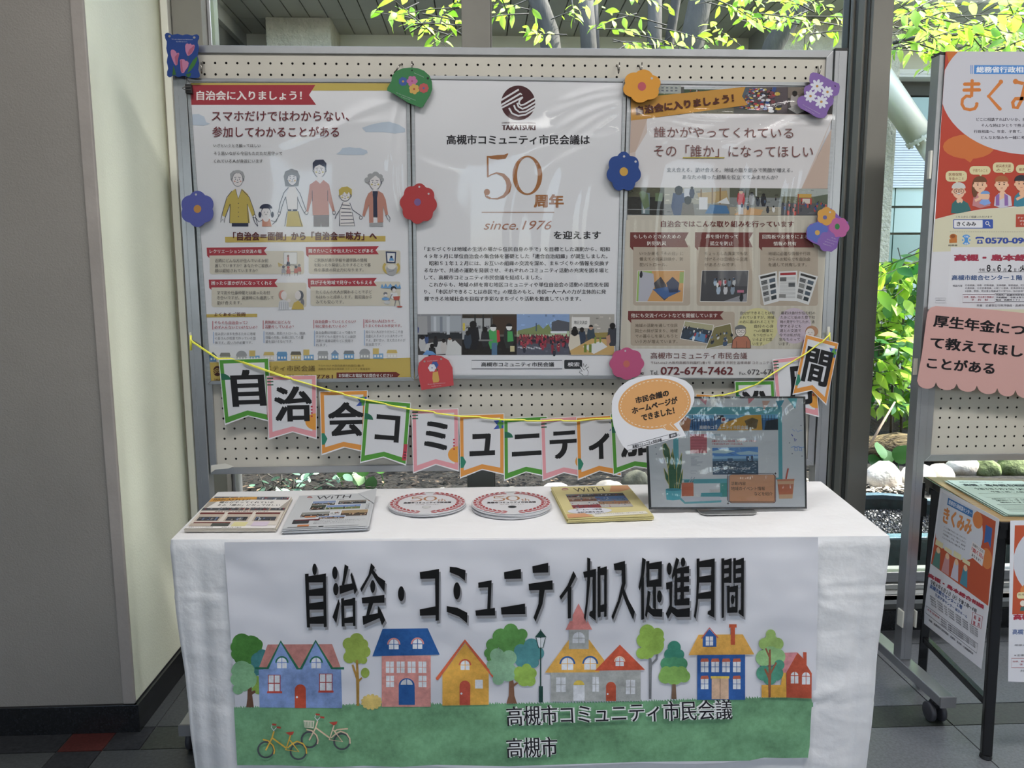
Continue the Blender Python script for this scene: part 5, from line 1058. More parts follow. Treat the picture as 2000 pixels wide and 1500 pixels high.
# ---------------------------------------------------------------- letter pennants on the yellow ribbon
PC = {'g': '44822E', 'p': 'C2848C', 'o': 'C07F34'}
CN = {'g': 'green', 'p': 'pink', 'o': 'orange'}
def pennant(ch, c, TL, TR, BR, BL, N, gb, depth, extra=''):
    Y = -.030-depth*.0022
    base = onY(N[0], N[1], Y)
    t = thing('letter_pennant', '%s-bordered white paper pennant with the black letter %s%s' % (CN[c], ch, extra), 'pennant', base, 'letter pennants on the yellow ribbon')
    b = MB(); px_prism(b, [TL, TR, BR, N, BL], Y, .0006); b.build('paper', mat('white_card', hexc('C6C6CA', .88), .6), t)
    def M(s_, tt): return lerp(lerp(TL, TR, s_), lerp(BL, BR, s_), tt)
    nt = ((N[1]-(TL[1]+TR[1])/2)/((BL[1]+BR[1]-TL[1]-TR[1])/2))
    k = Ink(planeY(Y-.0001), .88)
    k.poly([M(.015, .01), M(.985, .01), M(.985, .975), M(.5, nt-.015), M(.015, .975)], PC[c])
    k.poly([M(.09, .065), M(.91, .065), M(.91, .875), M(.5, nt-.09), M(.09, .875)], 'B9BABF')
    if c == 'g':
        k.poly([M(.02, .215)]+[M(.02+.19*math.sin(a), .315-.10*math.cos(a)) for a in [i*math.pi/12 for i in range(7)]]+[M(.02, .315)], '1E5A44')
        k.poly([M(.92, .66), M(.995, .66), M(.995, .92), M(.90, .92)], 'A03040')
        for i in range(3): k.poly([M(.93, .78+.045*i), M(.985, .78+.045*i), M(.985, .795+.045*i), M(.93, .795+.045*i)], '26232C')
    elif c == 'p':
        for i in range(3): k.poly([M(.01, .03+.05*i), M(.135, .03+.05*i), M(.135, .05+.05*i), M(.01, .05+.05*i)], '26503F')
        k.poly([M(.985, .6)]+[M(.985-.22*math.sin(a), .725-.13*math.cos(a)) for a in [i*math.pi/10 for i in range(11)]]+[M(.985, .86)], 'C2842E')
        for i in range(4): k.poly([M(.90+.022*math.cos(a), .49+.05*i+.015*math.sin(a)) for a in [j*math.pi/4 for j in range(8)]], 'A03040')
    else:
        k.poly([M(.015, .655), M(.075, .655), M(.145, .745), M(.08, .835), M(.015, .835)], '24705A')
        k.poly([M(.76, .11), M(.985, .10), M(.985, .24), M(.76, .25), M(.84, .18)], '2E4690'); k.poly([M(.88, .10), M(.94, .10), M(.94, .14), M(.99, .14), M(.99, .19), M(.94, .19), M(.94, .24), M(.88, .24), M(.88, .19), M(.85, .19), M(.85, .14), M(.88, .14)], '4E8A3C')
    k.build('printed_border', t)
    k = Ink(planeY(Y-.0001), .88, base=40)
    x0, x1, y0, y1 = gb
    k.T4(ch, M(x0, y0), M(x1, y0), M(x0, y1), '17171A', .035, 0, 3)
    k.build('letter', t)
    return t
KJ = (.2, .88, .17, .73); KT = (.24, .78, .24, .68)
pn = [('自', 'g', (426.7, 702), (525.1, 699.3), (531.3, 825), (439.3, 830.4), (485.3, 813), KJ, ', first on the ribbon'),
 ('治', 'p', (520.3, 734.3), (618, 732.5), (618.7, 858), (524.4, 859), (571.1, 844.2), (.14, .9, .17, .72), ', second on the ribbon'),
 ('会', 'o', (624, 764.2), (718.3, 762.4), (714, 884), (627.9, 889.5), (673.2, 874.1), (.16, .92, .18, .72), ', third on the ribbon'),
 ('コ', 'g', (713, 779.1), (802.7, 786.7), (793.1, 909.5), (703.1, 904.9), (748.7, 893.4), (.27, .8, .22, .64), ', fourth on the ribbon'),
 ('ミ', 'p', (803.9, 800.3), (895.2, 797.7), (896.2, 921.2), (806.8, 925.1), (851.5, 907.7), (.25, .77, .19, .65), ', fifth on the ribbon'),
 ('ュ', 'o', (897, 810.2), (984.9, 807.6), (984.9, 927.7), (898.3, 935), (941.7, 917.6), (.22, .79, .31, .66), ', sixth on the ribbon'),
 ('ニ', 'g', (983.6, 817), (1069.1, 812.8), (1070.7, 932.4), (984.6, 939.7), (1027.5, 922.5), (.18, .88, .27, .62), ', seventh on the ribbon'),
 ('テ', 'p', (1055.6, 817.5), (1141.9, 812.3), (1144, 933.7), (1059.5, 940.2), (1101.1, 923.8), (.19, .86, .22, .66), ', eighth on the ribbon'),
 ('ィ', 'o', (1125.3, 815.4), (1209, 809.7), (1213.7, 931.1), (1128.4, 938.1), (1171.3, 920.7), (.27, .76, .28, .69), ', ninth on the ribbon'),
 ('加', 'g', (1192, 808), (1278, 800), (1284, 919), (1197.8, 929), (1240.2, 911.6), KJ, ', half hidden behind the speech bubble'),
 ('入', 'p', (1272, 797), (1358, 785), (1364, 905), (1277, 915), (1320, 898), KJ, ', behind the framed screen picture'),
 ('促', 'o', (1359, 769), (1446, 775), (1440, 893), (1354, 888), (1397, 872), KJ, ', its orange top edge above the framed picture'),
 ('進', 'g', (1434.9, 744.9), (1512, 743.2), (1518, 860), (1440, 864), (1478, 846), (.16, .94, .16, .72), ', rising behind the framed picture'),
 ('月', 'p', (1508.8, 702), (1591, 692), (1600, 815), (1520, 824), (1560, 804), (.27, .86, .15, .78), ', second from the right end of the ribbon'),
 ('間', 'o', (1573.6, 652.7), (1637.9, 670), (1613.9, 792), (1547.9, 771.5), (1586.3, 763), (.14, .92, .17, .74), ', tilted at the right end of the ribbon')]
zz = [0, 1.0, .5, 1.5, 1.2, .6, 1.0, 1.6, 2.2, 2.8, 1.0, 1.4, 2.0, 2.6, 5.2]
for (ch, c, TL, TR, BR, BL, N, gb, ex), d_ in zip(pn, zz): pennant(ch, c, TL, TR, BR, BL, N, gb, d_, ex)
RIB = mat('yellow_ribbon', hexc('C9C24A', .62), .35, 0, .1, 60)
b = MB()
def rb(pts, r=.0022):
    P = [onY(u, v, Y) for u, v, Y in pts]; b.tube(P, [r]*len(P), 6)
b.cur = 0
path = [(373, 664, -.014), (376, 667, -.020), (425, 700, -.026), (450, 700, -.028), (474, 707, -.0285), (477, 708, -.036), (555, 735, -.038), (568, 738, -.031), (571, 741, -.037), (650, 764, -.038), (668, 768, -.031), (673, 771, -.0365), (714, 781, -.0375), (752, 788, -.032), (758, 791, -.0385), (806, 800, -.0385), (846, 804, -.032), (851, 807, -.0385), (898, 813, -.0385), (936, 814, -.031), (942, 816, -.0375), (984, 820, -.0385), (1023, 820, -.032), (1029, 822, -.0395), (1058, 822, -.0405), (1095, 820, -.033), (1101, 822, -.0405), (1128, 822, -.0415), (1163, 818, -.034), (1169, 818, -.0415), (1196, 817, -.0425), (1236, 812, -.034), (1242, 812, -.0425), (1280, 806, -.041), (1315, 798, -.031), (1322, 798, -.039), (1362, 780, -.039), (1405, 772, -.032), (1412, 772, -.039), (1436, 766, -.040), (1474, 752, -.033), (1479, 750, -.042), (1512, 728, -.043), (1545, 708, -.035), (1553, 703, -.0435), (1575, 690, -.046), (1600, 671, -.040), (1606, 668, -.052), (1620, 654, -.046), (1620.5, 650, -.026)]
rb(path); P = [onY(u, v+1.8, Y-.0005) for u, v, Y in path[:8]]; b.tube(P, .0016, 5)
rb([(372.5, 655, -.0135), (372.5, 684, -.0135)], .0032); rb([(1620, 652, -.026), (1620.5, 668, -.0235)], .0024)
o = tag(b.build('ribbon', RIB, None, True), 'yellow ribbon strung across the board from post to post through the pennants', 'ribbon')
b = MB(); px_prism(b, [(369, 650), (373, 648), (376, 668), (371, 668)], -.0132, .0003); px_prism(b, [(1616, 638), (1621, 638), (1621, 654), (1616, 654)], -.0132, .0003); b.build('tape', mat('cream_tape'), o)

# ---------------------------------------------------------------- white clothed table
TZ = .71
A = [onZ(334, 1054, TZ), onZ(1737, 1047, TZ), onZ(1603.5, 940.5, TZ), onZ(425.5, 961, TZ)]   # front-left, front-right, back-right, back-left
A[0].y += .0
CLOTH = mat('white_cloth', (.80, .80, .82), .62, 0, 0, 3, .006, 14, detail=5)
tc = thing('folding_table', 'long folding table hidden under the white cloth', 'table', ((A[0].x+A[1].x)/2, -.28, 0))
WOOD = mat('light_wood', (.36, .25, .13), .45, 0, .2, 30, stretch=(1, 12, 12))
def inset(k_, z0, z1):
    c = sum(A, Vector())/4; return [Vector((c.x+(p.x-c.x)*k_, c.y+(p.y-c.y)*k_, z1)) for p in A]
b = MB(); b.prism([(p.x, p.y, TZ-.004) for p in inset(.992, 0, 0)][::-1], (0, 0, -.028)); b.build('table_top', WOOD, tc, False, .002)
for i, p in enumerate(inset(.88, 0, 0)):
    b = MB(); b.box(p.x-.014, p.x+.014, p.y-.014, p.y+.014, 0, TZ-.033); b.build('leg', BLKMET, tc, False, .001)
def cloth():
    v = []; f = []; uu = {}
    cc = sum(A, Vector())/4
    # perimeter: back-left, front-left, front-right, back-right
    seg = [(A[3], A[0], 34), (A[0], A[1], 190), (A[1], A[2], 34)]
    per = []; 
    for a, c, n in seg:
        for i in range(n): per.append((a.lerp(c, i/n), (c-a).normalized()))
    per.append((A[2].copy(), (A[2]-A[1]).normalized()))
    L = len(per); nt_ = 84
    rows = []
    for j in range(nt_+1):
        for i, (p, d) in enumerate(per):
            nrm = Vector((-d.y, d.x, 0))*-1
            nrm = Vector((d.y, -d.x, 0))
            if (p+nrm*.1-cc).length < (p-cc).length: nrm = -nrm
            # corner smoothing
            k0, k1 = 34, 224
            for kk, n2 in ((k0, Vector((-.72, -.7, 0))), (k1, Vector((.72, -.7, 0)))):
                w_ = max(0, 1-abs(i-kk)/3.0); nrm = (nrm*(1-w_)+n2*w_)
            t = j/nt_; s_ = i*.0095; z = TZ-(TZ-.015)*t
            h = noise.noise((s_*3.2, z*2.2, .3))*.011*min(1, t*5)
            h += noise.noise((s_*1.1+z*.6, z*5, 4))*.006*min(1, t*4)
            r1 = 1-abs(noise.noise((s_*4.5+z*3, z*6-s_*1.5, 8)))*6; cw = min(1, max(.1, (min(abs(i-k0), abs(i-k1))-2)/14)); h += max(0, r1)*.0034*min(1, t*6)*cw
            r2 = 1-abs(noise.noise((s_*6, z*15, 12)))*6; h += max(0, r2)*.0018*min(1, t*6)*cw
            h -= .0016*math.exp(-((z-.585+.004*math.sin(s_*5))/.006)**2); h += .0012*math.exp(-((z-.573)/.007)**2)
            h -= .0014*math.exp(-((z-.30)/.006)**2)
            h += .012*t
            for kk in (k0, k1):
                dd = abs(i-kk); h -= .040*t*math.exp(-(dd/5.0)**2)
                h -= .010*min(1, t*3)*math.exp(-((dd-7)/2.2)**2)
            fi = (i-k0)/190
            if 0.07 < fi < .9: h = h*.25+.001       # the banner's weight holds this stretch flat
            rr_ = .006; 
            if j == 0: q = p.copy(); q.z = TZ; q += nrm*0
            else:
                q = p+nrm*(h+rr_*.7*min(1, j/2)); q.z = z-.001*min(1, j/1.0)
            v.append(q)
    for j in range(nt_):
        for i in range(L-1): a = j*L+i; f.append((a, a+L, a+L+1, a+1))
    o = len(v); nx, ny = 190, 34
    for j in range(ny+1):
        for i in range(nx+1):
            a = A[0].lerp(A[1], i/nx); c = A[3].lerp(A[2], i/nx); p = a.lerp(c, j/ny)
            e = min(1, min(i, nx-i, j*1.0)/2.0)
            z = TZ+e*(.0006+.0010*noise.noise((p.x*7, p.y*7, 2)))
            for xf, am in ((.315, .0018), (.62, .0015), (.74, .0012)):
                z += am*e*math.exp(-((i/nx-xf)/.006)**2)
            p = p.copy(); p.z = z
            v.append(p)
    for j in range(ny):
        for i in range(nx): a = o+j*(nx+1)+i; f.append((a, a+1, a+nx+2, a+nx+1))
    # short drop at the back
    o2 = len(v)
    for i in range(21):
        p = A[3].lerp(A[2], i/20); v += [Vector((p.x, p.y, TZ)), Vector((p.x, p.y+.004, TZ-.012)), Vector((p.x, p.y+.006, TZ-.30))]
    for i in range(20):
        a = o2+i*3; f += [(a, a+3, a+4, a+1), (a+1, a+4, a+5, a+2)]
    me = bpy.data.meshes.new('tablecloth'); me.from_pydata([tuple(x) for x in v], [], f); me.materials.append(CLOTH); me.update()
    me.polygons.foreach_set('use_smooth', [True]*len(f))
    o_ = link('tablecloth', me); tag(o_, 'creased white cloth covering the long table down to the floor', 'tablecloth')
cloth()

# ---- banner on the front of the cloth
nb = Vector((A[1].y-A[0].y, -(A[1].x-A[0].x), 0)).normalized()
if nb.y > 0: nb = -nb
PB0 = A[0]+nb*.016
def fb(u, v, h): return onp(u, v, PB0+nb*h, nb)
bn = thing('banner', 'white banner with big black lettering and painted houses taped to the table front', 'banner', fb(1020, 1488, 0))
b = MB()
edge = [(438, 1059), (1598, 1049), (1597, 1200), (1594, 1300), (1593, 1481), (1500, 1481), (1450, 1486), (1400, 1491), (1340, 1492), (1250, 1490), (1150, 1494), (1000, 1499), (900, 1500), (850, 1496), (760, 1494), (700, 1499), (640, 1494), (560, 1493), (466, 1494), (455, 1300), (444, 1150)]
b.prism([fb(u, v, 0) for u, v in edge], -nb*.0008)
BP = mat('white_banner_paper', hexc('B4B4BA', .6), .42, 0, 0, 5, .02, 5, detail=2)
b.build('paper', BP, bn)
k = Ink(fb, .6, base=20).cs(430, 1200, 4.2553)
# grass
top = [(115, 790)]
rr = random.Random(4); x = 115
while x < 4925:
    base_y = 775-(x-115)*.018-8*math.sin(x*.0016)
    top += [(x, base_y+8), (x+6, base_y-rr.uniform(2, 16)), (x+13, base_y-2)]; x += rr.uniform(14, 26)
bot = [(4930, 1190), (4700, 1195), (4520, 1190), (4400, 1215), (3500, 1225), (2400, 1262), (1800, 1250), (1500, 1268), (1200, 1258), (900, 1270), (500, 1254), (142, 1254)]
GR = '5E8A66'
k.poly([(x_, y_) for x_, y_ in top]+[(4928, 700)]+bot, GR)
k.l = 60
def crown(circs, col):
    k.up()
    for cx, cy, r in circs: k.ell(cx, cy, r, r, col, 20, False)
def win(x0, y0, x1, y1, fr, n=2, wd=7, sill=None, m_=2):
    k.rect(x0, y0, x1, y1, 'B6B8BD')
    if fr: k.box(x0, y0, x1, y1, wd, fr)
    for i in range(1, n): x_ = x0+(x1-x0)*i/n; k.line([(x_, y0), (x_, y1)], wd, fr or sill)
    for i in range(1, m_): y_ = y0+(y1-y0)*i/m_; k.line([(x0, y_), (x1, y_)], wd, fr or sill)
def arch(cx, cy, rx, hh, fr, rim, rw=10, wd=6):
    k.poly([(cx-rx, cy+hh)]+[(cx-rx*math.cos(t), cy-rx*math.sin(t)) for t in [i*math.pi/12 for i in range(13)]]+[(cx+rx, cy+hh)], 'B6B8BD')
    k.line([(cx, cy-rx), (cx, cy+hh)], wd, fr); k.line([(cx-rx, cy), (cx+rx, cy)], wd, fr)
    if rim: k.ring(cx, cy+2, rx+rw+3, rx+rw+3, rw, rim, 20, 180, 360)
# left tree
crown([(180, 240, 82), (255, 270, 95), (140, 270, 55), (215, 330, 110), (310, 250, 45), (140, 330, 50)], '3C6E2E'); crown([(320, 380, 65), (300, 450, 60), (350, 340, 50)], '336B6E'); crown([(290, 585, 55), (320, 620, 45), (300, 550, 40)], '6E8A38')
crown([(180, 470, 85), (220, 540, 85), (140, 540, 55), (130, 470, 40), (150, 620, 46), (200, 590, 50), (235, 460, 50)], '6F9A74')
k.poly([(228, 625), (262, 600), (262, 640), (292, 630), (294, 650), (266, 668), (280, 772), (216, 772), (226, 700)], '5A3E30')
# blue house
k.poly([(395, 250), (930, 247), (1005, 450), (318, 455)], 'A06A64'); k.poly([(320, 458), (400, 455), (503, 235), (640, 455), (680, 455), (793, 230), (930, 455), (1005, 450), (1014, 778), (328, 774)], '6A80AC')
k.line([(290, 447), (395, 447), (503, 225), (645, 452), (672, 452), (793, 220), (930, 448), (1030, 448)], 20, '1E5A44')
arch(513, 400, 40, 48, '5A72A8', '1E5A44', 12); arch(798, 400, 40, 48, '5A72A8', '1E5A44', 12)
win(400, 505, 498, 640, '8A2E2E', wd=8); k.rect(390, 638, 515, 655, 'A03A30'); win(826, 495, 930, 635, '8A2E2E', wd=8); k.rect(816, 633, 942, 650, 'A03A30')
k.poly([(620, 778), (620, 625)]+[(666-46*math.cos(t), 625-44*math.sin(t)) for t in [i*math.pi/10 for i in range(11)]]+[(714, 778)], 'A03E28'); k.ell(638, 688, 9, 9, 'B6B8BD')
# tree 2
crown([(1135, 215, 60), (1070, 245, 52), (1185, 250, 46), (1120, 290, 80), (1200, 310, 50), (1075, 355, 52), (1150, 350, 60), (1190, 380, 32)], '7C8F3C'); k.ell(1205, 486, 36, 42, '7C8F3C'); k.poly([(1128, 380), (1146, 380), (1154, 540), (1175, 520), (1182, 532), (1156, 560), (1156, 760), (1134, 760), (1130, 540), (1092, 420), (1108, 415), (1130, 480)], '94702E')
for i in range(13): t = i*2*math.pi/13; k.ell(1258+72*math.cos(t), 728+52*math.sin(t), 17, 15, 'BCA45C', 10, i == 0)
k.ell(1258, 728, 72, 52, 'BCA45C', up=True)
# pink house with blue roof
k.rect(1343, 342, 1750, 768, 'B07670'); k.poly([(1350, 120), (1725, 116), (1825, 335), (1265, 348)], '17477E')
arch(1443, 248, 40, 42, '1E4A80', 'B47470', 12); arch(1640, 245, 40, 42, '1E4A80', 'B47470', 12)
for x_ in (1375, 1465, 1556, 1646): win(x_, 390, x_+70, 488, 'B07670', wd=5)
for x_ in (1377, 1647): win(x_, 508, x_+70, 606, 'B07670', wd=5)
k.poly([(1484, 752), (1484, 590)]+[(1550-66*math.cos(t), 590-60*math.sin(t)) for t in [i*math.pi/10 for i in range(11)]]+[(1618, 752)], '17477E'); k.poly([(1500, 585)]+[(1550-50*math.cos(t), 585-46*math.sin(t)) for t in [i*math.pi/10 for i in range(11)]], 'A8AAAE'); k.line([(1550, 535), (1550, 585)], 6, '17477E')
k.cs(840, 1170, 4.3478)
# yellow barn
k.poly([(105, 640), (298, 375), (498, 625), (498, 898), (105, 905)], 'B98A34'); k.line([(62, 675), (296, 355), (540, 660)], 26, 'AE4E30'); k.ell(62, 675, 13, 13, 'AE4E30'); k.ell(540, 660, 13, 13, 'AE4E30')
arch(297, 560, 38, 42, 'B98A34', 'A84A34', 12); k.rect(382, 685, 448, 760, 'B6B8BD'); k.poly([(250, 900), (250, 740)]+[(296-46*math.cos(t), 738-46*math.sin(t)) for t in [i*math.pi/10 for i in range(11)]]+[(340, 900)], '9E4030'); k.ell(266, 803, 9, 9, 'B6B8BD')
# big tree
crown([(685, 270, 62), (600, 320, 70), (780, 300, 48), (530, 390, 55), (690, 360, 120), (500, 460, 42), (520, 500, 40)], '4A7A3C'); crown([(860, 400, 66), (770, 440, 58), (840, 480, 90), (915, 460, 54), (780, 520, 60), (880, 540, 45)], '3E7478')
crown([(570, 480, 62), (670, 500, 66), (590, 580, 90), (660, 620, 80), (580, 680, 50), (520, 560, 40)], '74997A'); crown([(820, 590, 42), (860, 630, 46), (760, 620, 48), (800, 680, 62), (850, 695, 46), (750, 670, 36)], '7C9A40')
k.poly([(672, 700), (705, 690), (712, 720), (738, 705), (748, 715), (712, 745), (716, 820), (738, 888), (648, 888), (668, 820)], '6A4A38')
# grey house with tower
k.rect(1024, 620, 1436, 868, '8E908E'); k.rect(1430, 600, 1788, 865, '8E908E')
k.poly([(1175, 350), (1350, 345), (1480, 520), (1436, 622), (976, 625)], 'BC8E3C'); k.poly([(1612, 388), (1826, 602), (1400, 608)], 'A8452C')
k.rect(1178, 262, 1347, 425, '8E908E'); k.poly([(1260, 38), (1377, 260), (1150, 262)], 'B46E6A')
arch(1262, 332, 52, 42, '8E908E', None); arch(1166, 550, 50, 52, 'BC8E3C', '1E4A80', 14); arch(1360, 548, 50, 52, 'BC8E3C', '1E4A80', 14); arch(1610, 530, 35, 40, 'A8452C', 'C8A890', 9, 5)
win(1068, 664, 1154, 792, '8E908E', wd=6); win(1376, 660, 1436, 788, '8E908E', wd=6); win(1660, 684, 1744, 810, '8E908E', wd=6)
k.rect(1216, 732, 1312, 864, 'B6B8BD'); k.ell(1264, 730, 46, 40, 'B8A040', a0=180, a1=360); k.poly([(1494, 866), (1494, 745)]+[(1536-42*math.cos(t), 745-42*math.sin(t)) for t in [i*math.pi/10 for i in range(11)]]+[(1578, 866)], 'A0442C'); k.ell(1508, 806, 8, 8, 'B6B8BD')
# lamp post
k.rect(934, 320, 944, 745, '1A3A34'); k.rect(924, 740, 958, 878, '1A3A34'); k.poly([(939, 252), (944, 268), (990, 325), (890, 325), (934, 268)], '1A3A34'); k.poly([(900, 330), (980, 330), (960, 412), (920, 412)], 'B6B8BD'); k.line([(900, 328), (922, 414), (958, 414), (980, 328)], 6, '1A3A34'); k.line([(939, 328), (939, 414)], 4, '1A3A34')
k.cs(1200, 1200, 4.3478)
crown([(280, 150, 65), (365, 170, 55), (250, 220, 62), (340, 260, 82), (235, 330, 50), (280, 320, 60), (400, 215, 26)], '7C9A40'); k.poly([(292, 370), (314, 372), (318, 410), (350, 375), (358, 338), (374, 338), (366, 385), (318, 432), (314, 718), (294, 718)], '5E6064')
crown([(508, 280, 56), (470, 340, 48), (550, 340, 44), (508, 370, 80)], '2E6E5C'); crown([(445, 420, 54), (570, 420, 52), (508, 440, 80)], '3E7A58'); crown([(432, 530, 58), (590, 525, 54), (508, 520, 80), (440, 490, 50), (570, 490, 50)], '6E9448'); k.poly([(492, 592), (520, 592), (528, 718), (484, 718)], '5E4A3A')
# blue shop with yellow roof
k.rect(704, 340, 1110, 726, '1E4A86'); k.poly([(715, 172), (1090, 170), (1188, 340), (630, 346)], 'B8893A'); k.poly([(750, 190), (808, 125), (866, 190), (866, 276), (750, 276)], '1E4A86'); k.line([(740, 205), (808, 115), (880, 200)], 10, 'A04A44'); win(774, 186, 840, 266, '2A5088', wd=5)
k.rect(988, 100, 1024, 258, 'A04428'); k.rect(974, 84, 1038, 112, 'A04428')
for x_ in (732, 822, 914, 1005): win(x_, 398, x_+68, 492, '2A5088', wd=5); k.poly([(x_-2, 404), (x_+6, 376), (x_+62, 374), (x_+72, 402)], 'A0503C')
for x_ in (732, 1005): win(x_, 545, x_+68, 636, '2A5088', wd=5); k.poly([(x_-2, 550), (x_+6, 522), (x_+62, 520), (x_+72, 548)], 'A0503C')
k.rect(826, 540, 970, 720, 'AE9078'); k.line([(898, 542), (898, 718)], 4, '3A302C'); k.rect(818, 524, 976, 544, 'B8A040')
# last trees and red house
k.rect(1250, 600, 1460, 706, 'BE8E34'); k.poly([(1430, 480), (1458, 480), (1458, 700), (1400, 700)], 'BE8E34'); k.poly([(1420, 328), (1555, 323), (1462, 495), (1420, 495)], 'AE7076')
k.poly([(1555, 325), (1605, 375), (1602, 320), (1632, 322), (1632, 430), (1676, 500), (1674, 714), (1460, 706), (1462, 490)], '98402A'); arch(1530, 520, 32, 66, '98402A', None, wd=6); arch(1627, 525, 34, 70, '98402A', None, wd=6)
crown([(1328, 170, 42), (1275, 250, 50), (1385, 250, 52), (1330, 230, 60)], '84A058'); crown([(1270, 370, 70), (1380, 360, 72), (1325, 350, 80)], '7AA06C'); crown([(1270, 500, 65), (1370, 500, 65), (1320, 540, 60), (1400, 430, 45)], '3E7A66')
k.poly([(1312, 300), (1328, 296), (1330, 480), (1368, 405), (1382, 412), (1332, 505), (1326, 704), (1308, 704), (1306, 545), (1270, 465), (1284, 458), (1308, 500)], '7A4A34'); k.line([(1284, 288), (1320, 370)], 14, '7A4A34')
# bicycles
k.cs(430, 1200, 4.2553)
def bike(dx, dy, c, f_=''):
    X = lambda x_, y_: (x_+dx, y_+dy)
    for cx, cy in ((380, 1125), (650, 1140)): k.ring(*X(cx, cy), 72, 72, 14, '3E4248')
    k.line([X(355, 1040), X(400, 1050), X(440, 1090), X(452, 1130), X(446, 1162)], 12, c); k.line([X(600, 1075), X(640, 1055), X(690, 1075), X(715, 1115), X(718, 1158)], 12, c)
    k.line([X(378, 1130), X(430, 1030), X(448, 970)], 12, c); k.line([X(432, 1026), X(545, 1108)], 13, c); k.line([X(585, 1005), X(545, 1125), X(655, 1142), X(580, 1045)], 11, c); k.line([X(560, 1110), X(600, 1075)], 10, c)
    k.line([X(448, 970), X(425, 940), X(432, 918)], 6, 'B6B8BD'); k.line([X(445, 965), X(468, 940)], 6, 'B6B8BD'); k.line([X(432, 914), X(466, 918)], 15, '9A382C'); k.line([X(470, 938), X(504, 942)], 15, '9A382C'); k.poly([X(542, 982), X(614, 974), X(604, 998), X(580, 1006)], '9A382C')
bike(362, -84, 'BCA58C'); k.line([(950, 975), (970, 958), (1062, 950)], 12, 'BCA58C')
k.poly([(692, 880), (784, 884), (776, 948), (702, 940)], 'B4AC9C')
for i in range(6): k.line([(703+i*13, 892), (708+i*12, 936)], 5, GR)
bike(0, 0, 'BC9636')
k.build('painted_town', bn, PRM)
# lettering, hand-cut as in the photo (drawing frame of the 4x enlarged photograph)
k = Ink(fb, .6, base=330); BK, SH = '08080A', '727276'
def both(fn):
    for dx, dy, c in ((3, 5.6, SH), (0, 0, BK)): fn(dx, dy, c)
def big(ch, x0, y0, x1, y1): 
    def fn(dx, dy, c): k.T4(ch, (x0+dx, y0+dy), (x1+dx, y0+dy), (x0+dx, y1+dy), c, .07, 0, 3)
    both(fn)
def shapes(ox, oy, polys, dots=()):
    def fn(dx, dy, c):
        k.cs(ox+dx, oy+dy, 4.1667); k.up()
        for p_ in polys: k.poly(p_, c, False)
        for q in dots: k.ell(*q, c, 22, False)
        k.cs(0, 0, 1)
    both(fn)
shapes(560, 1060, [[(148, 254), (178, 252), (180, 272), (318, 250), (324, 685), (302, 688), (300, 660), (188, 660), (188, 690), (165, 690)][:0] or [(148, 254), (178, 252), (190, 690), (165, 690)], [(294, 256), (318, 250), (326, 684), (302, 688)], [(170, 274), (320, 250), (320, 322), (172, 324)], [(175, 384), (320, 364), (320, 432), (178, 434)], [(178, 494), (322, 476), (322, 544), (180, 546)], [(180, 608), (322, 592), (322, 660), (182, 660)]], [(227, 217, 19, 47)])
shapes(560, 1060, [[(472, 175), (503, 195), (468, 345), (448, 345), (456, 300)], [(428, 350), (535, 330), (545, 380), (432, 418)], [(518, 262), (530, 240), (574, 385), (552, 422), (535, 340)], [(422, 458), (432, 495), (404, 655), (372, 605)], [(442, 455), (466, 450), (472, 682), (448, 682)], [(535, 448), (558, 448), (560, 678), (540, 678)], [(450, 472), (558, 448), (558, 510), (452, 515)], [(455, 615), (558, 598), (558, 652), (456, 655)]], [(392, 245, 22, 52), (400, 378, 22, 50)])
shapes(560, 1060, [[(686, 166), (718, 200), (608, 402), (598, 375), (665, 260)], [(700, 215), (745, 275), (802, 312), (795, 402), (735, 320), (692, 250)], [(610, 448), (795, 424), (796, 488), (614, 494)], [(668, 490), (706, 488), (668, 598), (644, 600)], [(616, 598), (755, 570), (762, 610), (622, 670)], [(742, 510), (765, 545), (802, 630), (775, 672), (740, 570)]], [(700, 356, 20, 52)])
shapes(560, 1060, [], [(932, 415, 26, 61)])
shapes(560, 1060, [[(1082, 240), (1240, 213), (1240, 290), (1088, 295)], [(1206, 220), (1240, 213), (1238, 632), (1212, 636)], [(1082, 543), (1238, 512), (1238, 590), (1085, 594)]])
shapes(560, 1060, [[(1327, 195), (1380, 200), (1456, 225), (1450, 310), (1400, 270), (1326, 240)], [(1302, 515), (1390, 530), (1470, 570), (1468, 655), (1400, 600), (1302, 562)]], [(1385, 392, 28, 70)])
shapes(560, 1060, [[(1558, 325), (1668, 305), (1666, 362), (1560, 366)], [(1640, 315), (1668, 305), (1658, 540), (1632, 545)], [(1535, 552), (1695, 530), (1696, 592), (1540, 594)]])
shapes(560, 1060, [[(1768, 240), (1906, 213), (1908, 292), (1772, 296)], [(1742, 528), (1940, 495), (1942, 580), (1748, 584)]])
shapes(1000, 1060, [[(165, 192), (295, 163), (296, 242), (170, 246)], [(135, 335), (330, 306), (332, 382), (140, 388)], [(222, 380), (268, 378), (248, 500), (192, 642), (175, 610), (215, 500)]])
shapes(1000, 1060, [[(500, 230), (522, 270), (470, 370), (398, 465), (386, 438), (450, 350)], [(452, 378), (484, 355), (480, 612), (455, 618)]])
shapes(1000, 1060, [[(828, 172), (920, 147), (922, 225), (834, 224)], [(890, 190), (922, 180), (925, 330), (880, 480), (822, 630), (810, 602), (862, 470), (895, 330)], [(908, 360), (940, 450), (1000, 560), (986, 628), (930, 500), (900, 420)]])
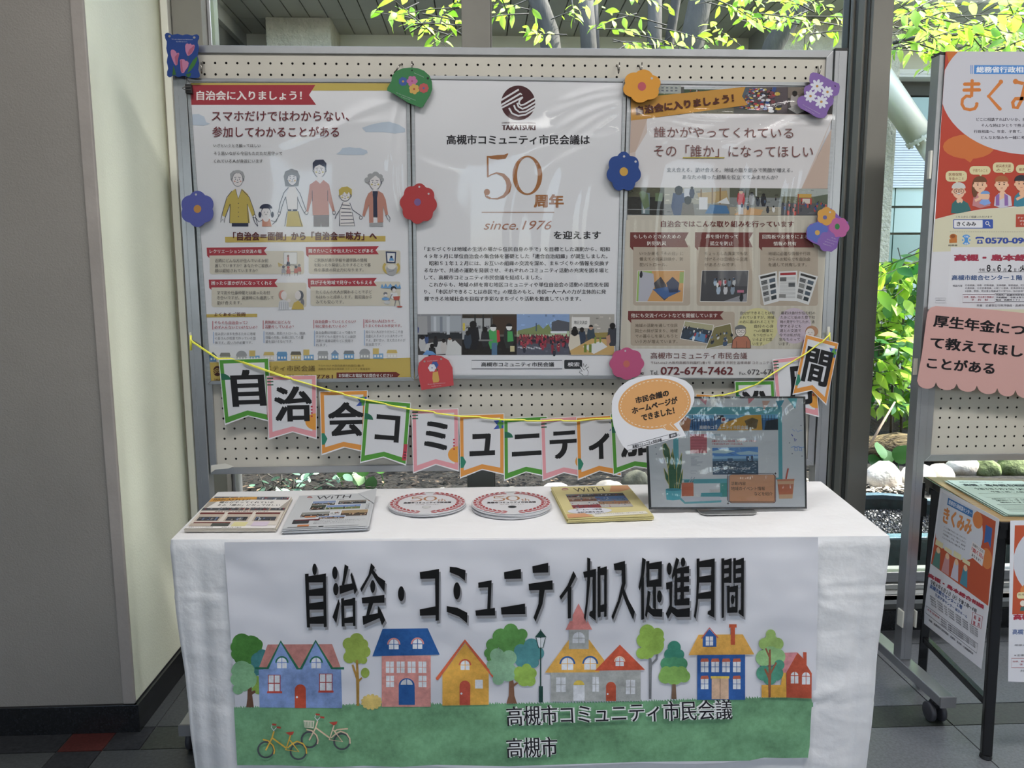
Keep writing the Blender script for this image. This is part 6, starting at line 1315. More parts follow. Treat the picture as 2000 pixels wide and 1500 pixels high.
shapes(1000, 1060, [[(612, 120), (638, 130), (636, 320), (612, 540), (598, 632), (586, 610), (602, 480), (612, 300)], [(580, 238), (684, 212), (684, 278), (586, 284)], [(656, 225), (684, 215), (682, 636), (628, 592), (632, 566), (656, 550)], [(696, 196), (720, 192), (722, 602), (700, 610)], [(750, 196), (772, 192), (770, 600), (750, 605)], [(700, 214), (772, 192), (772, 262), (702, 266)], [(702, 512), (772, 496), (770, 560), (702, 566)]])
shapes(1000, 1060, [[(1060, 120), (1090, 138), (1072, 280), (1040, 390), (1030, 362), (1050, 260)], [(1050, 300), (1074, 280), (1076, 622), (1052, 628)], [(1092, 150), (1118, 148), (1120, 355), (1096, 355)], [(1190, 156), (1220, 150), (1218, 358), (1190, 358)], [(1094, 172), (1220, 150), (1220, 212), (1096, 216)], [(1096, 312), (1218, 290), (1218, 358), (1096, 360)], [(1146, 355), (1172, 355), (1172, 545), (1148, 530)], [(1104, 390), (1128, 400), (1118, 500), (1096, 612), (1082, 590), (1096, 500)], [(1112, 500), (1140, 540), (1224, 540), (1222, 604), (1150, 600), (1104, 560)]], [(1200, 438, 20, 50)])
shapes(1000, 1060, [[(1254, 326), (1306, 314), (1302, 520), (1284, 530), (1280, 378), (1256, 380)], [(1282, 510), (1306, 520), (1350, 545), (1448, 530), (1446, 604), (1340, 606), (1298, 568), (1270, 618), (1252, 578)], [(1336, 120), (1362, 138), (1330, 250), (1306, 300), (1300, 270)], [(1322, 220), (1346, 214), (1346, 510), (1324, 510)], [(1370, 215), (1400, 205), (1400, 500), (1372, 500)], [(1322, 215), (1442, 188), (1442, 248), (1324, 252)], [(1324, 290), (1442, 270), (1442, 320), (1324, 322)], [(1324, 372), (1442, 350), (1442, 400), (1324, 404)], [(1322, 464), (1446, 450), (1444, 508), (1324, 512)]], [(1280, 212, 20, 50), (1392, 158, 18, 38)])
shapes(1000, 1060, [[(1502, 130), (1526, 128), (1526, 300), (1512, 500), (1494, 622), (1480, 600), (1498, 480), (1504, 300)], [(1622, 135), (1650, 128), (1648, 612), (1592, 582), (1594, 560), (1620, 545)], [(1504, 155), (1650, 128), (1650, 196), (1506, 200)], [(1506, 280), (1650, 258), (1650, 322), (1506, 326)], [(1506, 415), (1648, 388), (1648, 455), (1502, 458)]])
shapes(1000, 1060, [[(1704, 128), (1728, 126), (1726, 608), (1706, 614)], [(1764, 132), (1788, 126), (1786, 328), (1764, 328)], [(1706, 150), (1788, 126), (1788, 180), (1708, 184)], [(1706, 216), (1786, 200), (1786, 248), (1708, 252)], [(1706, 290), (1786, 276), (1786, 325), (1708, 328)], [(1800, 126), (1822, 124), (1822, 328), (1802, 328)], [(1864, 128), (1888, 121), (1886, 605), (1842, 572), (1844, 550), (1864, 545)], [(1802, 150), (1886, 124), (1886, 180), (1804, 184)], [(1802, 216), (1886, 200), (1886, 248), (1804, 252)], [(1802, 290), (1886, 276), (1886, 325), (1804, 328)], [(1750, 350), (1772, 348), (1772, 570), (1752, 572)], [(1816, 350), (1840, 345), (1836, 568), (1816, 570)], [(1750, 368), (1838, 345), (1838, 400), (1752, 404)], [(1752, 530), (1836, 516), (1836, 568), (1752, 572)]], [(1795, 462, 15, 38)])
k.cs(840, 1170, 4.3478)
for s_, q in (('高槻市コミュニティ市民会議', ((645, 912), (2562, 850), (653, 1082))), ('高槻市', ((645, 1180), (1078, 1168), (653, 1352)))):
    k.T4(s_, *q, 'C4C5CA', .085, 0, 3); k.T4(s_, *q, '17141C', .010, 0, 3)
k.build('lettering', bn)
TP = clear_mat('clear_sticky_tape', .05, .25, (.985, .985, .985), .0006, 80)
for (u0, v0, u1, v1) in () and ((850, 1046, 888, 1082), (1545, 1046, 1580, 1072)):
    b = MB(); b.prism([fb(u0, v0+8, .002), fb(u1, v0+8, .002), fb(u1+1, v1, .002), fb(u0+2, v1, .002)], -nb*.0002); b.build('tape', TP, bn)
# ---------------------------------------------------------------- papers on the white table
T0 = TZ+.0035
def sheet_stack(name, cat, quad, n, th, lab_top, lab_under, grp, paper, jitter=.003, curl=None, seed=1, K=.9):
    """n separate sheets; the topmost is at px quad (TL,TR,BR,BL)"""
    rr = random.Random(seed); top = None; z = T0
    P = [onZ(u, v, T0+n*th) for u, v in quad]; c = sum(P, Vector())/4
    pm = mat(name+'_paper_'+paper.lower(), hexc(paper, K), .5)
    for i in range(n):
        last = i == n-1; jx, jy, ja = (0, 0, 0) if last else (rr.uniform(-jitter, jitter), rr.uniform(-jitter, jitter), rr.uniform(-.006, .006))
        b = MB(); pts = []
        for p in P:
            dx, dy = p.x-c.x, p.y-c.y; pts.append((c.x+dx*math.cos(ja)-dy*math.sin(ja)+jx, c.y+dx*math.sin(ja)+dy*math.cos(ja)+jy, z+th*(i+1)-th*.12))
        b.prism(pts[::-1], (0, 0, -th*.82))
        t = thing(name, lab_top if last else lab_under, cat, (c.x, c.y, z+th*i), grp); b.build('paper', pm, t)
        top = t
    zt = z+n*th-th*.12
    return top, (lambda u, v, h: onZ(u, v, zt+.00015+h)), zt
# leaflets (a small copy of the right poster)
t, fn, zt = sheet_stack('leaflet', 'leaflet', [(416.8, 969), (569.2, 969.6), (538, 1031.5), (360.4, 1032.5)], 11, .0008, 'beige leaflet with photos, topmost of the pile at the left end of the white table',
   'cream leaflet underneath the top one of the pile at the left end of the table', 'leaflets piled at the left end of the table', 'D8D0C4', .0022, seed=2, K=1)
k = Ink(fn, .95).cs(340, 900, 4.1667)
def H(s_, t_):   # sheet-local position in the enlarged frame
    a = lerp((322, 290), (955, 291), s_); c = lerp((87, 550), (823, 547), s_); return lerp(a, c, t_)
def hp(pts, col, up=True): k.poly([H(*p) for p in pts], col, up)
def hr(x0, y0, x1, y1, col, up=True): hp([(x0, y0), (x1, y0), (x1, y1), (x0, y1)], col, up)
def ht(s_, x0, y0, x1, y1, col, bold=.02, res=1): k.T4(s_, H(x0, y0), H(x1, y0), H(x0, y1), col, bold, 0, res)
hr(.0, .0, 1, 1, 'E0DCD8'); hr(.02, .01, .98, .10, '5A5E66'); rr = random.Random(8)
for i in range(60): x = rr.random()*.95; hr(.02+x, .01+rr.random()*.07, .035+x, .03+rr.random()*.07, rr.choice(('2A2C34', 'C0C4CC', '8A3038', '3A4A6A')), i % 9 == 0)
hp([(.0, .06), (.56, .01), (.58, .09), (.0, .17)], 'C8923E'); ht('自治会に入りましょう！', .04, .07, .5, .13, '3A2A22', .05)
hp([(.0, .17), (.1, .16), (.02, .42), (0, .42)], 'A8A098'); hp([(1, .1), (1, .42), (.9, .42)], 'A8A098')
ht('誰かがやってくれている', .14, .15, .82, .21, '3A3A40'); ht('その「誰か」になってほしい', .14, .24, .92, .30, '3A3A40'); ht('支え合える、助け合える。地域の取り組みで', .2, .33, .82, .36, '5A5A60', 0)
hr(.0, .36, 1, .44, '4A4C50'); 
for i in range(50): x = rr.random()*.97; hr(x, .36+rr.random()*.05, x+.02, .38+rr.random()*.06, rr.choice(('22242A', '8A8E96', '7A2A32', 'A89080')), i % 9 == 0)
hr(0, .44, 1, .9, 'D2CAC0'); ht('自治会ではこんな取り組みを行っています', .18, .455, .82, .49, '4A2A28')
for x0, x1 in ((.03, .31), (.36, .64), (.69, .97)): hr(x0, .50, x1, .78, 'B8AA9C'); hr(x0-.01, .50, x1, .555, '6A2A2A'); hr(x0+.02, .64, x1-.02, .76, '3E4048')
for i in range(40): x = rr.choice((.05, .38, .71))+rr.random()*.21; hr(x, .64+rr.random()*.10, x+.02, .66+rr.random()*.1, rr.choice(('8A8478', 'A8AEB8', '5A6A8A', '26262A')), i % 8 == 0)
hr(.04, .80, .46, .835, '6A2A2A'); hr(.02, .84, .44, .93, 'B8AA9C'); hr(.26, .84, .46, .93, '4A4E4A'); hp([(.5, .80), (.66, .80), (.65, .94), (.49, .94)], 'D4CC96'); hp([(.72, .79), (.9, .79), (.89, .93), (.71, .93)], 'CDBED0')
hr(0, .94, 1, 1, 'E4E0DE'); ht('高槻市コミュニティ市民会議', .03, .95, .3, .975, '3A3A3A'); ht('072-674-7462', .4, .955, .62, .985, '3A3A3A')
k.build('printed_page', t)
# newspapers
t, fn, zt = sheet_stack('newspaper', 'newspaper', [(585, 968), (731, 962), (717, 1027), (552, 1033)], 12, .0010, 'grey community newspaper with a photo collage, topmost of its pile, one corner curled up',
   'grey newspaper underneath the top one of the newspaper pile', 'newspapers piled on the table', 'C2C4C8', .0045, seed=5, K=1)
b = MB(); q = [onZ(u, v, zt) for u, v in ((700, 964), (731, 962), (728, 985))]; 
b.prism([q[0]+Vector((0, 0, .0006)), onp(736, 953, Vector((0, q[1].y, 0)), Vector((0, 1, 0))), q[2]+Vector((.004, 0, .003))], (0, 0, -.0005)); b.build('curled_corner', MATS['newspaper_paper_c2c4c8'], t)
k = Ink(fn, 1.0, base=2).cs(340, 900, 4.1667)
def H(s_, t_):
    a = lerp((1022, 285), (1630, 260), s_); c = lerp((884, 552), (1568, 528), s_); return lerp(a, c, t_)
hr(.0, .0, 1, 1, 'BFC2C6'); ht('WiTH', .24, .03, .70, .13, '33333A', .0, 3); k.ell(*H(.15, .07), 22, 12, 'A06A6A'); k.ell(*H(.15, .09), 22, 5, 'BFC2C6')
ht('高槻市コミュニティ市民会議', .36, .15, .62, .175, '5A5A60', 0)
rr = random.Random(9)
for (x0, y0, x1, y1, sky, gnd) in ((.22, .19, .52, .33, '7E90B4', '5E5A50'), (.56, .20, .92, .31, '7E7A72', '3A3E44'), (.22, .31, .42, .46, '3A4438', '2A2C2C'), (.42, .33, .86, .46, '7890BC', '6A7A4A'), (.14, .52, .50, .67, '8A8C88', '3C3A3C'), (.64, .50, .97, .68, 'A08A68', '4A3E34'), (.38, .66, .70, .74, '6E84AC', '6A5A4A'), (.5, .52, .63, .6, 'C8CACC', 'B8BABC')):
    hr(x0-.006, y0-.008, x1+.006, y1+.008, 'D4D6DA'); hr(x0, y0, x1, (y0+y1)/2, sky); hr(x0, (y0+y1)/2, x1, y1, gnd)
    for i in range(16): x = x0+rr.random()*(x1-x0-.02); y = (y0+y1)/2-.02+rr.random()*(y1-y0)*.45; hr(x, y, x+.018, y+.02, rr.choice(('26282C', 'A0A4A8', '8A5A4A', 'B8A080')), i % 5 == 0)
hr(.2, .64, .34, .68, 'C07A4A'); hr(.08, .74, .28, .86, '35363A'); hr(.1, .74, .4, .77, '6A2A34'); hr(.16, .9, .3, .95, 'C07A4A')
for i in range(3): ht('地域の力でつながる、まちをつくるためのホームページ', .34, .775+i*.045, .96-.06*i, .8+i*.045, '5A5C62', 0)
ht('コミュニティ新聞', .93, .3, .97, .5, '5A5A60', 0); hp([(.93, .18), (1.0, .12), (1.0, .2), (.95, .24)], 'C8703A')
hr(.05, .96, .4, .975, '7A7C82'); hr(.42, .955, .48, .98, '2A2C30'); hr(.5, .96, .9, .97, '8A8C92')
k.build('printed_page', t)
# yellow magazines
t, fn, zt = sheet_stack('magazine', 'magazine', [(1077, 951), (1226, 947.5), (1276, 1006), (1108, 1012)], 11, .0011, 'yellow magazine with a photo block, topmost of the pile by the framed picture',
   'pale yellow magazine underneath the top one of the pile by the framed picture', 'yellow magazines piled on the table', 'CFC48C', .003, seed=6, K=1)
k = Ink(fn, 1.0, base=2).cs(720, 900, 3.3333)
def H(s_, t_):
    a = lerp((1196, 172), (1686, 160), s_); c = lerp((1300, 372), (1846, 352), s_); return lerp(a, c, t_)
hr(.0, .0, 1, 1, 'CCC088'); ht('WiTH', .26, .04, .66, .17, '3A3428', .0, 3); k.ell(*H(.15, .08), 22, 10, 'A06A6A'); k.ell(*H(.15, .1), 20, 4, 'CCC088')
hp([(.78, .0), (1.0, 0), (1.0, .12), (.84, .20), (.70, .2)], 'C9936A'); hr(.12, .24, .86, .70, '4E5058')
rr = random.Random(10)
for (x0, y0, x1, y1, a, c) in ((.12, .24, .47, .34, '6A6E70', '2E3034'), (.47, .24, .86, .32, '5A5A58', '3A3438'), (.12, .34, .47, .48, '8A7A6A', '6E4A3A'), (.47, .34, .86, .50, '4A6A9A', '5A7090'), (.12, .48, .47, .70, 'A8A8A8', '7A3038'), (.47, .50, .86, .70, '8A6A50', 'A8A4A0')):
    hr(x0, y0, x1, (y0+y1)/2, a); hr(x0, (y0+y1)/2, x1, y1, c)
    for i in range(22): x = x0+rr.random()*(x1-x0-.02); y = y0+.02+rr.random()*(y1-y0-.04); hr(x, y, x+.015, y+.018, rr.choice(('26282C', 'B0B4B8', '8A3A3A', '3A4A6A')), i % 6 == 0)
k.up(); pp = [lerp(H(.26, .79), H(.26+.2, .79), math.cos(t_)) for t_ in (0,)]
k.poly([H(.30+.27*math.cos(a), .795+.10*math.sin(a)) for a in [i*math.pi/10 for i in range(20)]], 'CACCD6'); ht('ホームページ情報', .14, .73, .46, .775, '26262C', .06); ht('市民活動を充実', .14, .81, .46, .86, '26262C', .06)
hp([(.0, .88), (.22, .86), (.30, .98), (.0, 1)], 'C9936A'); hp([(.3, .90), (.96, .86), (.97, .95), (.32, 1)], 'D8D4C8'); ht('高槻市コミュニティ市民会議の活動を紹介します', .34, .89, .92, .92, '4A4A4A', 0)
k.build('printed_page', t)
# round paper fans, one object each
FANM = mat('white_fan_board', hexc('C8C8CC', .95), .5); FANE = mat('white_fan_side', hexc('C8C8CC', .95), .5)
for pile, (cx, cy, rx, n, hole, lb) in enumerate(((835, 981, 74.5, 6, 'C4C4C4', 'left'), (999, 980.5, 77, 9, '22262C', 'right'))):
    zt = T0+n*.0016
    c = onZ(cx, cy, zt); rad = (onZ(cx+rx, cy, zt)-c).length; rr = random.Random(pile+3)
    for i in range(n):
        last = i == n-1; dx, dy = (0, 0) if last else (rr.uniform(-.003, .003), rr.uniform(-.003, .003))
        z0 = T0+i*.0016
        t = thing('round_fan', ('round white paper fan with red laurel wreath and 50th, topmost of the %s pile' % lb) if last else ('round white paper fan underneath the top one of the %s pile' % lb), 'fan', (c.x+dx, c.y+dy, z0), 'round fans in two piles')
        b = MB(); b.lathe((c.x+dx, c.y+dy, z0+.0001), (0, 0, 1), [(rad-.001, 0), (rad, .0003), (rad, .0011), (rad-.001, .0014)], 64); b.build('board', FANM, t)
    def fn(x, y, h, c=c, zt=zt, rad=rad): return Vector((c.x+x*rad*1.0, c.y-y*rad, zt-.0001+h))
    k = Ink(fn, .95, base=1)
    RD = '9E3438'
    for s_ in (-1, 1):
        for i in range(17):
            a = math.radians(90-s_*(14+i*9.6)); 
            for rr_, tw in ((.93, 28), (.80, -28)):
                x, y = rr_*math.cos(a), rr_*math.sin(a); k.ell(x, y, .085, .036, RD, 8, i == 0, rot=math.degrees(a)+90+tw*s_)
        k.line([(.865*math.cos(math.radians(90-s_*(12+j*8))), .865*math.sin(math.radians(90-s_*(12+j*8)))) for j in range(21)], .014, RD)
    # 50th
    BRN = 'A8764E'
    k.line([(-.44, -.52), (-.30, -.50), (-.17, -.55)], [.03, .06, .03], BRN); k.line([(-.43, -.52), (-.42, -.36)], .035, BRN); k.line([(-.43, -.36), (-.28, -.40), (-.17, -.30), (-.20, -.17), (-.34, -.12), (-.46, -.16)], [.02, .03, .06, .06, .03, .03], BRN)
    k.ring(.05, -.34, .18, .22, .06, BRN, wy=.02); k.T('th', .25, -.30, .46, -.08, BRN, 0)
    k.T('高槻市コミュニティ市民会議', -.62, -.04, .62, .10, '3A343A', .04, res=2); k.T('since.1976　おかげさまで', -.30, .17, .30, .24, '7A6A60', 0); k.ell(0, .43, .105, .105, hole); k.ring(0, .43, .112, .112, .014, '8A8A8C')
    k.rect(-.12, -.98, .12, -.90, 'C8C8CC'); k.ell(0, -.93, .12, .045, 'A8A8A8'); k.build('printed_wreath', t)

# ---------------------------------------------------------------- framed screen picture with speech bubble
p0 = onZ(1420, 994.5, TZ+.009); npl = Vector((0, -math.cos(.10), math.sin(.10)))
def fp(u, v, h): return onp(u, v, p0+npl*h, npl)
fr = thing('framed_picture', 'black-edged picture of a desktop screen with plant and cup standing on the table', 'picture', (p0.x, p0.y, TZ))
q = [(1258.5, 775), (1573, 774.3), (1576, 993.5), (1267.6, 995)]
b = MB(); b.prism([fp(*x, -.002) for x in q], -npl*.004); b.build('backing', mat('black_backing', (.01, .01, .012), .5), fr)
qi = [(q[0][0]+4, q[0][1]+3.5), (q[1][0]-3, q[1][1]+3.5), (q[2][0]-2.5, q[2][1]-3), (q[3][0]+4.5, q[3][1]-4)]
b = MB()
for i in range(4): j = (i+1) % 4; b.prism([fp(*q[i], .001), fp(*q[j], .001), fp(*qi[j], .001), fp(*qi[i], .001)], -npl*.004)
b.build('edge_strip', BLACK, fr)
k = Ink(fp, .48, base=-170).cs(1180, 700, 4.1667)
k.poly([((u-1180)*4.1667, (v-700)*4.1667) for u, v in qi], 'B9BABE'); TE = '508E94'
k.poly([(560, 395), (1446, 395), (1452, 985), (565, 990)], TE); k.poly([(600, 455), (1415, 455), (1420, 970), (610, 985)], 'B4B5BA')
photo(k, [(610, 458), (1415, 455), (1416, 582), (612, 590)], [(.25, '5F93AE'), (1, '3A5F86')], [('p', [(.42, .6), (.68, .05), (.83, .02), (.84, 1), (.38, 1)], 'B98532'), ('p', [(.66, .4), (.74, .2), (.8, .35), (.78, .9), (.7, 1)], '5A4A30'), ('r', .35, .05, .45, .3, '2A3038'), ('p', [(.88, .4), (1, .3), (1, 1), (.86, 1)], '2C3238'), ('p', [(.0, .5), (.06, .1), (.12, .3), (.1, 1), (0, 1)], 'A06A4A'), ('r', .13, .0, .135, .9, '26303A'), ('p', [(.14, .9), (.2, .35), (.3, .3), (.34, .8)], '34567E')] + [('r', .15+.03*i, .3, .154+.03*i, .95, '222A36') for i in range(8)] + [('r', .84+.03*i, .05, .844+.03*i, .95, '222A30') for i in range(5)], 41, tex=20)
k.T('高槻市コミュニティ市民会議', 775, 545, 1172, 578, 'C4C4C8', .02, res=2); k.rrect(952, 478, 990, 522, 5, 'BBBBC0'); k.ell(971, 498, 13, 14, '8A3A3A')
k.poly([(700, 618), (836, 616), (838, 770), (702, 774)], 'A85A60')
for i in range(5): k.rect(704, 640+i*24, 834, 643+i*24, '8A4048')
k.T('新着情報', 876, 614, 945, 630, '5A7A86'); k.T('高槻市コミュニティ市民会議、公式ホームページを令和', 876, 664, 1236, 682, 'A03A44', .04); k.T('７年10月１日よりスタートいたしました。', 880, 688, 1130, 704, 'A03A44', .04)
for y in (640, 655, 715): k.rect(876, y, 1250, y+2, '8A9098')
for i in range(10): k.rect(705, 800+i*8, 705+random.Random(i).randint(20, 115), 803+i*8, '8A8A90')
k.box(706, 916, 752, 938, 2, '8A8A90')
photo(k, [(880, 728), (1252, 720), (1255, 944), (884, 946)], [(.32, '4A78AC'), (.42, '7A9CB8'), (.5, '52728C'), (1, '3E4F5E')], [('p', [(.0, .12), (.25, .05), (.5, .14), (.3, .22), (0, .2)], '9CB0C8'), ('p', [(.5, .2), (.8, .14), (1, .2), (1, .28), (.6, .28)], '90A8C0'), ('r', .74, .33, .80, .5, '2E4058'), ('r', .84, .32, .89, .5, '2E4058'), ('r', .33, .4, .44, .52, '3A5068')] + [('r', random.Random(i).random()*.95, .5+random.Random(i+50).random()*.45, random.Random(i).random()*.95+.04, .52+random.Random(i+50).random()*.45, ('8A98A4', '26303A', '6A7C8A', 'A4ACB0')[i % 4]) for i in range(90)] + [('t', '高槻市コミュニティ市民会議', .18, .74, .82, .82, 'C0C4C8')], 42, tex=40)
# monitor stand, keyboard, plant, cups
k.poly([(650, 990), (728, 990), (728, 1010), (650, 1010)], '3E7A80'); k.poly([(728, 988), (1010, 985), (1012, 1015), (728, 1018)], TE); k.poly([(945, 1015), (1020, 1012), (1030, 1125), (945, 1128)], '3F8078'); k.poly([(630, 1012), (726, 1010), (728, 1120), (632, 1122)], 'A8583E'); k.line([(690, 1010), (715, 962)], 6, '9A9AA0'); k.line([(705, 1010), (738, 968)], 6, '8A8A90')
k.poly([(790, 1095), (960, 1092), (962, 1125), (785, 1125)], '43868C'); k.poly([(620, 1130), (940, 1125), (955, 1160), (660, 1170)], 'A9A9AE'); k.poly([(620, 1130), (660, 1168), (955, 1155), (952, 1172), (655, 1184), (618, 1150)], TE)
for pts in ([(548, 1065), (500, 980), (486, 890), (520, 950), (562, 1060)], [(560, 1065), (512, 860), (480, 770), (478, 700), (500, 688), (530, 740), (545, 850), (580, 1060)], [(575, 1065), (555, 900), (556, 735), (580, 850), (600, 1060)], [(590, 1065), (590, 900), (632, 770), (632, 860), (612, 1065)], [(600, 1065), (620, 960), (640, 900), (636, 980), (622, 1065)], [(530, 1065), (520, 900), (550, 760), (575, 900), (570, 1065)]):
    k.poly(pts, '35573F'); k.line(pts[:-1], 4, 'A89A50')
k.poly([(500, 1068), (628, 1066), (622, 1148), (560, 1156), (508, 1150)], '4A98A2'); k.ell(564, 1068, 64, 12, '3A7C88')
k.rrect(1000, 950, 1385, 1168, 22, '8A8488'); k.rrect(1018, 945, 1398, 1178, 20, '6A5A58'); k.rrect(1020, 946, 1392, 1172, 20, 'B9805F'); k.line([(1010, 1165), (1376, 1165), (1386, 1155), (1386, 950), (1372, 936), (1010, 938), (1002, 950), (1002, 1150)], 4, '3A3030', closed=True)
k.T('活動内容', 1032, 1004, 1152, 1032, '26221E', .005, res=3); k.T('地域のイベント情報', 1034, 1044, 1308, 1074, '26221E', .005, res=3); k.T('などを紹介', 1222, 1086, 1370, 1116, '26221E', .005, res=3)
for x_, y_ in ((1394, 937), (1008, 1180)): k.poly([(x_-12, y_), (x_-3, y_-3), (x_, y_-12), (x_+3, y_-3), (x_+12, y_), (x_+3, y_+3), (x_, y_+12), (x_-3, y_+3)], '26221E')
k.poly([(1408, 985), (1548, 982), (1532, 1140), (1425, 1142)], 'B68F6E'); k.poly([(1412, 1025), (1542, 1022), (1534, 1105), (1422, 1108)], 'A35C40'); k.poly([(1404, 985), (1550, 980), (1545, 998), (1412, 1000)], 'A86A50'); k.line([(1480, 982), (1498, 895)], 12, 'A04A3C')
for pts, c in ((([(770, 325), (838, 330), (828, 380)]), 'C07A80'), (([(1170, 322), (1232, 318), (1176, 372)]), 'C06A70'), (([(1285, 345), (1350, 345), (1300, 422)]), 'C89080'), (([(1398, 345), (1466, 340), (1424, 420)]), '3E7E90'), (([(1490, 320), (1572, 318), (1555, 412)]), '5AA0A4')): k.poly(pts, c)
k.line([(1530, 575), (1550, 592), (1560, 578), (1575, 598), (1590, 590), (1612, 585)], 4, '8A96B8'); k.line([(1524, 616), (1536, 634)], 6, '3A4490'); k.line([(1546, 652), (1566, 662), (1552, 674)], 6, '3A4490', closed=True); k.line([(1520, 725), (1545, 716), (1568, 724), (1576, 750), (1552, 752), (1550, 728), (1580, 716), (1605, 728), (1608, 752), (1590, 750), (1588, 726), (1628, 722)], 5, '6A86B0')
for x_, y_ in ((1508, 688), (1530, 775), (1610, 795), (1602, 546), (425, 778), (420, 724), (470, 712)): k.ell(x_, y_, 4, 4, '4A5060')
k.build('printed_screen_picture', fr)
v = []; f = []; nx, ny = 60, 50
for j in range(ny+1):
    for i in range(nx+1):
        x_, y_ = lerp(lerp(q[0], q[1], i/nx), lerp(q[3], q[2], i/nx), j/ny); e = min(1, min(i, nx-i, j, ny-j)/4)
        topw = math.exp(-((j/ny)/.35)**2)
        v.append(tuple(fp(x_, y_, .0025+e*(.0016*noise.noise((x_*.02, y_*.06, 1))+.0026*topw*noise.noise((x_*.05+y_*.03, y_*.05, 2))))))
for j in range(ny):
    for i in range(nx): a = j*(nx+1)+i; f.append((a, a+nx+1, a+nx+2, a+1))
me = bpy.data.meshes.new('clear_cover'); me.from_pydata(v, [], f); me.materials.append(FILM2); me.polygons.foreach_set('use_smooth', [True]*len(f)); me.update(); link('clear_cover', me, fr)
SIL = mat('brushed_steel_foot', (.5, .5, .5), .3, .9)
b = MB(); a, c = onZ(1360, 996, TZ+.003), onZ(1470, 996, TZ+.003)
b.prism([(a.x, p0.y+.04, TZ+.004), (c.x, p0.y+.04, TZ+.004), (c.x, p0.y-.022, TZ+.004), (c.x-.012, p0.y-.034, TZ+.004), (a.x+.012, p0.y-.034, TZ+.004), (a.x, p0.y-.022, TZ+.004)], (0, 0, .003)); b.box(a.x+.03, c.x-.03, p0.y+.006, p0.y+.012, TZ+.006, TZ+.06); b.build('stand_foot', SIL, fr, False, .001)

def fbub(u, v, h): return onp(u, v, p0+npl*(.012+h), npl)
ol = [(62, 420), (64, 350), (85, 290), (130, 230), (200, 180), (290, 150), (380, 138), (480, 138), (580, 152), (660, 180), (715, 225), (735, 285), (732, 350), (705, 415), (660, 470), (608, 530), (640, 580), (668, 632), (560, 655), (400, 700), (195, 753), (150, 710), (110, 640), (80, 560), (66, 490)]
Pb = [fbub(1180+x/4.1667, 700+y/4.1667, 0) for x, y in ol]
sb_ = thing('speech_bubble_sign', 'white speech-bubble sign with orange balloon clipped to the left top of the framed picture', 'sign', sum(Pb, Vector())/len(Pb))
b = MB(); b.prism(Pb, -npl*.002); b.build('card', mat('white_sign_card', hexc('BDBDC2', .8), .35), sb_)
k = Ink(fbub, .8, base=15).cs(1180, 700, 4.1667)
th = math.radians(-8); pts = []
for i in range(48):
    t_ = 2*math.pi*i/48; x_, y_ = 297*math.cos(t_), 206*math.sin(t_); px_, py_ = 410+x_*math.cos(th)-y_*math.sin(th), 370+x_*math.sin(th)+y_*math.cos(th)
    pts.append((px_, py_))
tail = [p for p in pts]; k.poly(tail, 'BC8A54'); k.poly([(450, 560), (590, 480), (560, 530), (612, 592), (520, 585)], 'BC8A54', False)
dash = []
for i in range(0, 96):
    t_ = 2*math.pi*i/96; x_, y_ = 277*math.cos(t_), 187*math.sin(t_); dash.append((410+x_*math.cos(th)-y_*math.sin(th), 370+x_*math.sin(th)+y_*math.cos(th)))
k.up()
for i in range(0, 96, 2):
    if not 12 < i < 20: k.line([dash[i], dash[(i+1) % 96]], 5, 'C6C0B4', False)
k.line([(478, 545), (500, 575)], 4, 'C6C0B4', False); k.line([(548, 520), (535, 535), (585, 580)], 4, 'C6C0B4', False)
k.T4('市民会議の', (250, 318), (522, 252), (258, 372), '231C18', .05, 0, 3); k.T4('ホームページが', (220, 400), (592, 308), (230, 455), '231C18', .05, 0, 3); k.T4('できました！', (298, 458), (566, 395), (308, 512), '231C18', .05, 0, 3)
k.line([(190, 712), (520, 622), (524, 656), (194, 748)], 3, '2A2A2E', closed=True); k.T4('高槻市コミュニティ市民会議', (228, 706), (466, 648), (232, 734), '2A2A2E', .03, 0, 2)
k.poly([(526, 618), (588, 602), (594, 634), (532, 652)], '3A3A40'); k.T4('検索', (540, 622), (580, 611), (543, 642), 'C0C0C4', .02, 0, 1); k.line([(592, 614), (600, 628)], 3, '3A3A40'); k.line([(604, 612), (606, 626)], 3, '3A3A40'); k.line([(618, 620), (610, 630)], 3, '3A3A40')
k.build('printed_balloon', sb_)

# ---------------------------------------------------------------- black side table, flyers and notices on it
SZ = .67
FL, BLc = (onZ(1950, 1019, .66)+onZ(1950, 1019, .68))/2, (onZ(1803, 930, .66)+onZ(1803, 930, .68))/2
FL.z = BLc.z = SZ
dl = (BLc-FL).normalized(); dr_ = Vector((dl.y, -dl.x, 0)); W2 = 1.5; D2 = (BLc-FL).length
st = thing('side_table', 'black folding side table with an oak-look top, right of the white table', 'table', (FL.x+.7, FL.y+.2, 0))
def TP2(a, c, z): p = FL+dr_*a+dl*c; return Vector((p.x, p.y, z))
OAK = mat('oak_laminate', (.40, .29, .14), .35, 0, 0, 5, 0, 1, stretch=(1.2, 30, 5), col2=(.30, .19, .085), thr=(.35, .65), detail=6)
b = MB(); b.prism([TP2(.008, .008, SZ), TP2(.008, D2-.004, SZ), TP2(W2, D2-.004, SZ), TP2(W2, .008, SZ)][::-1], (0, 0, -.02)); b.build('table_top', OAK, st, False, .001)
b = MB(); 
for (a0, c0, a1, c1) in ((0, 0, W2, .009), (0, .0, .009, D2), (0, D2-.005, W2, D2)):
    b.prism([TP2(a0, c0, SZ-.0015), TP2(a0, c1, SZ-.0015), TP2(a1, c1, SZ-.0015), TP2(a1, c0, SZ-.0015)][::-1], (0, 0, -.022))
b.build('edge_band', BLKMET, st, False, .002)
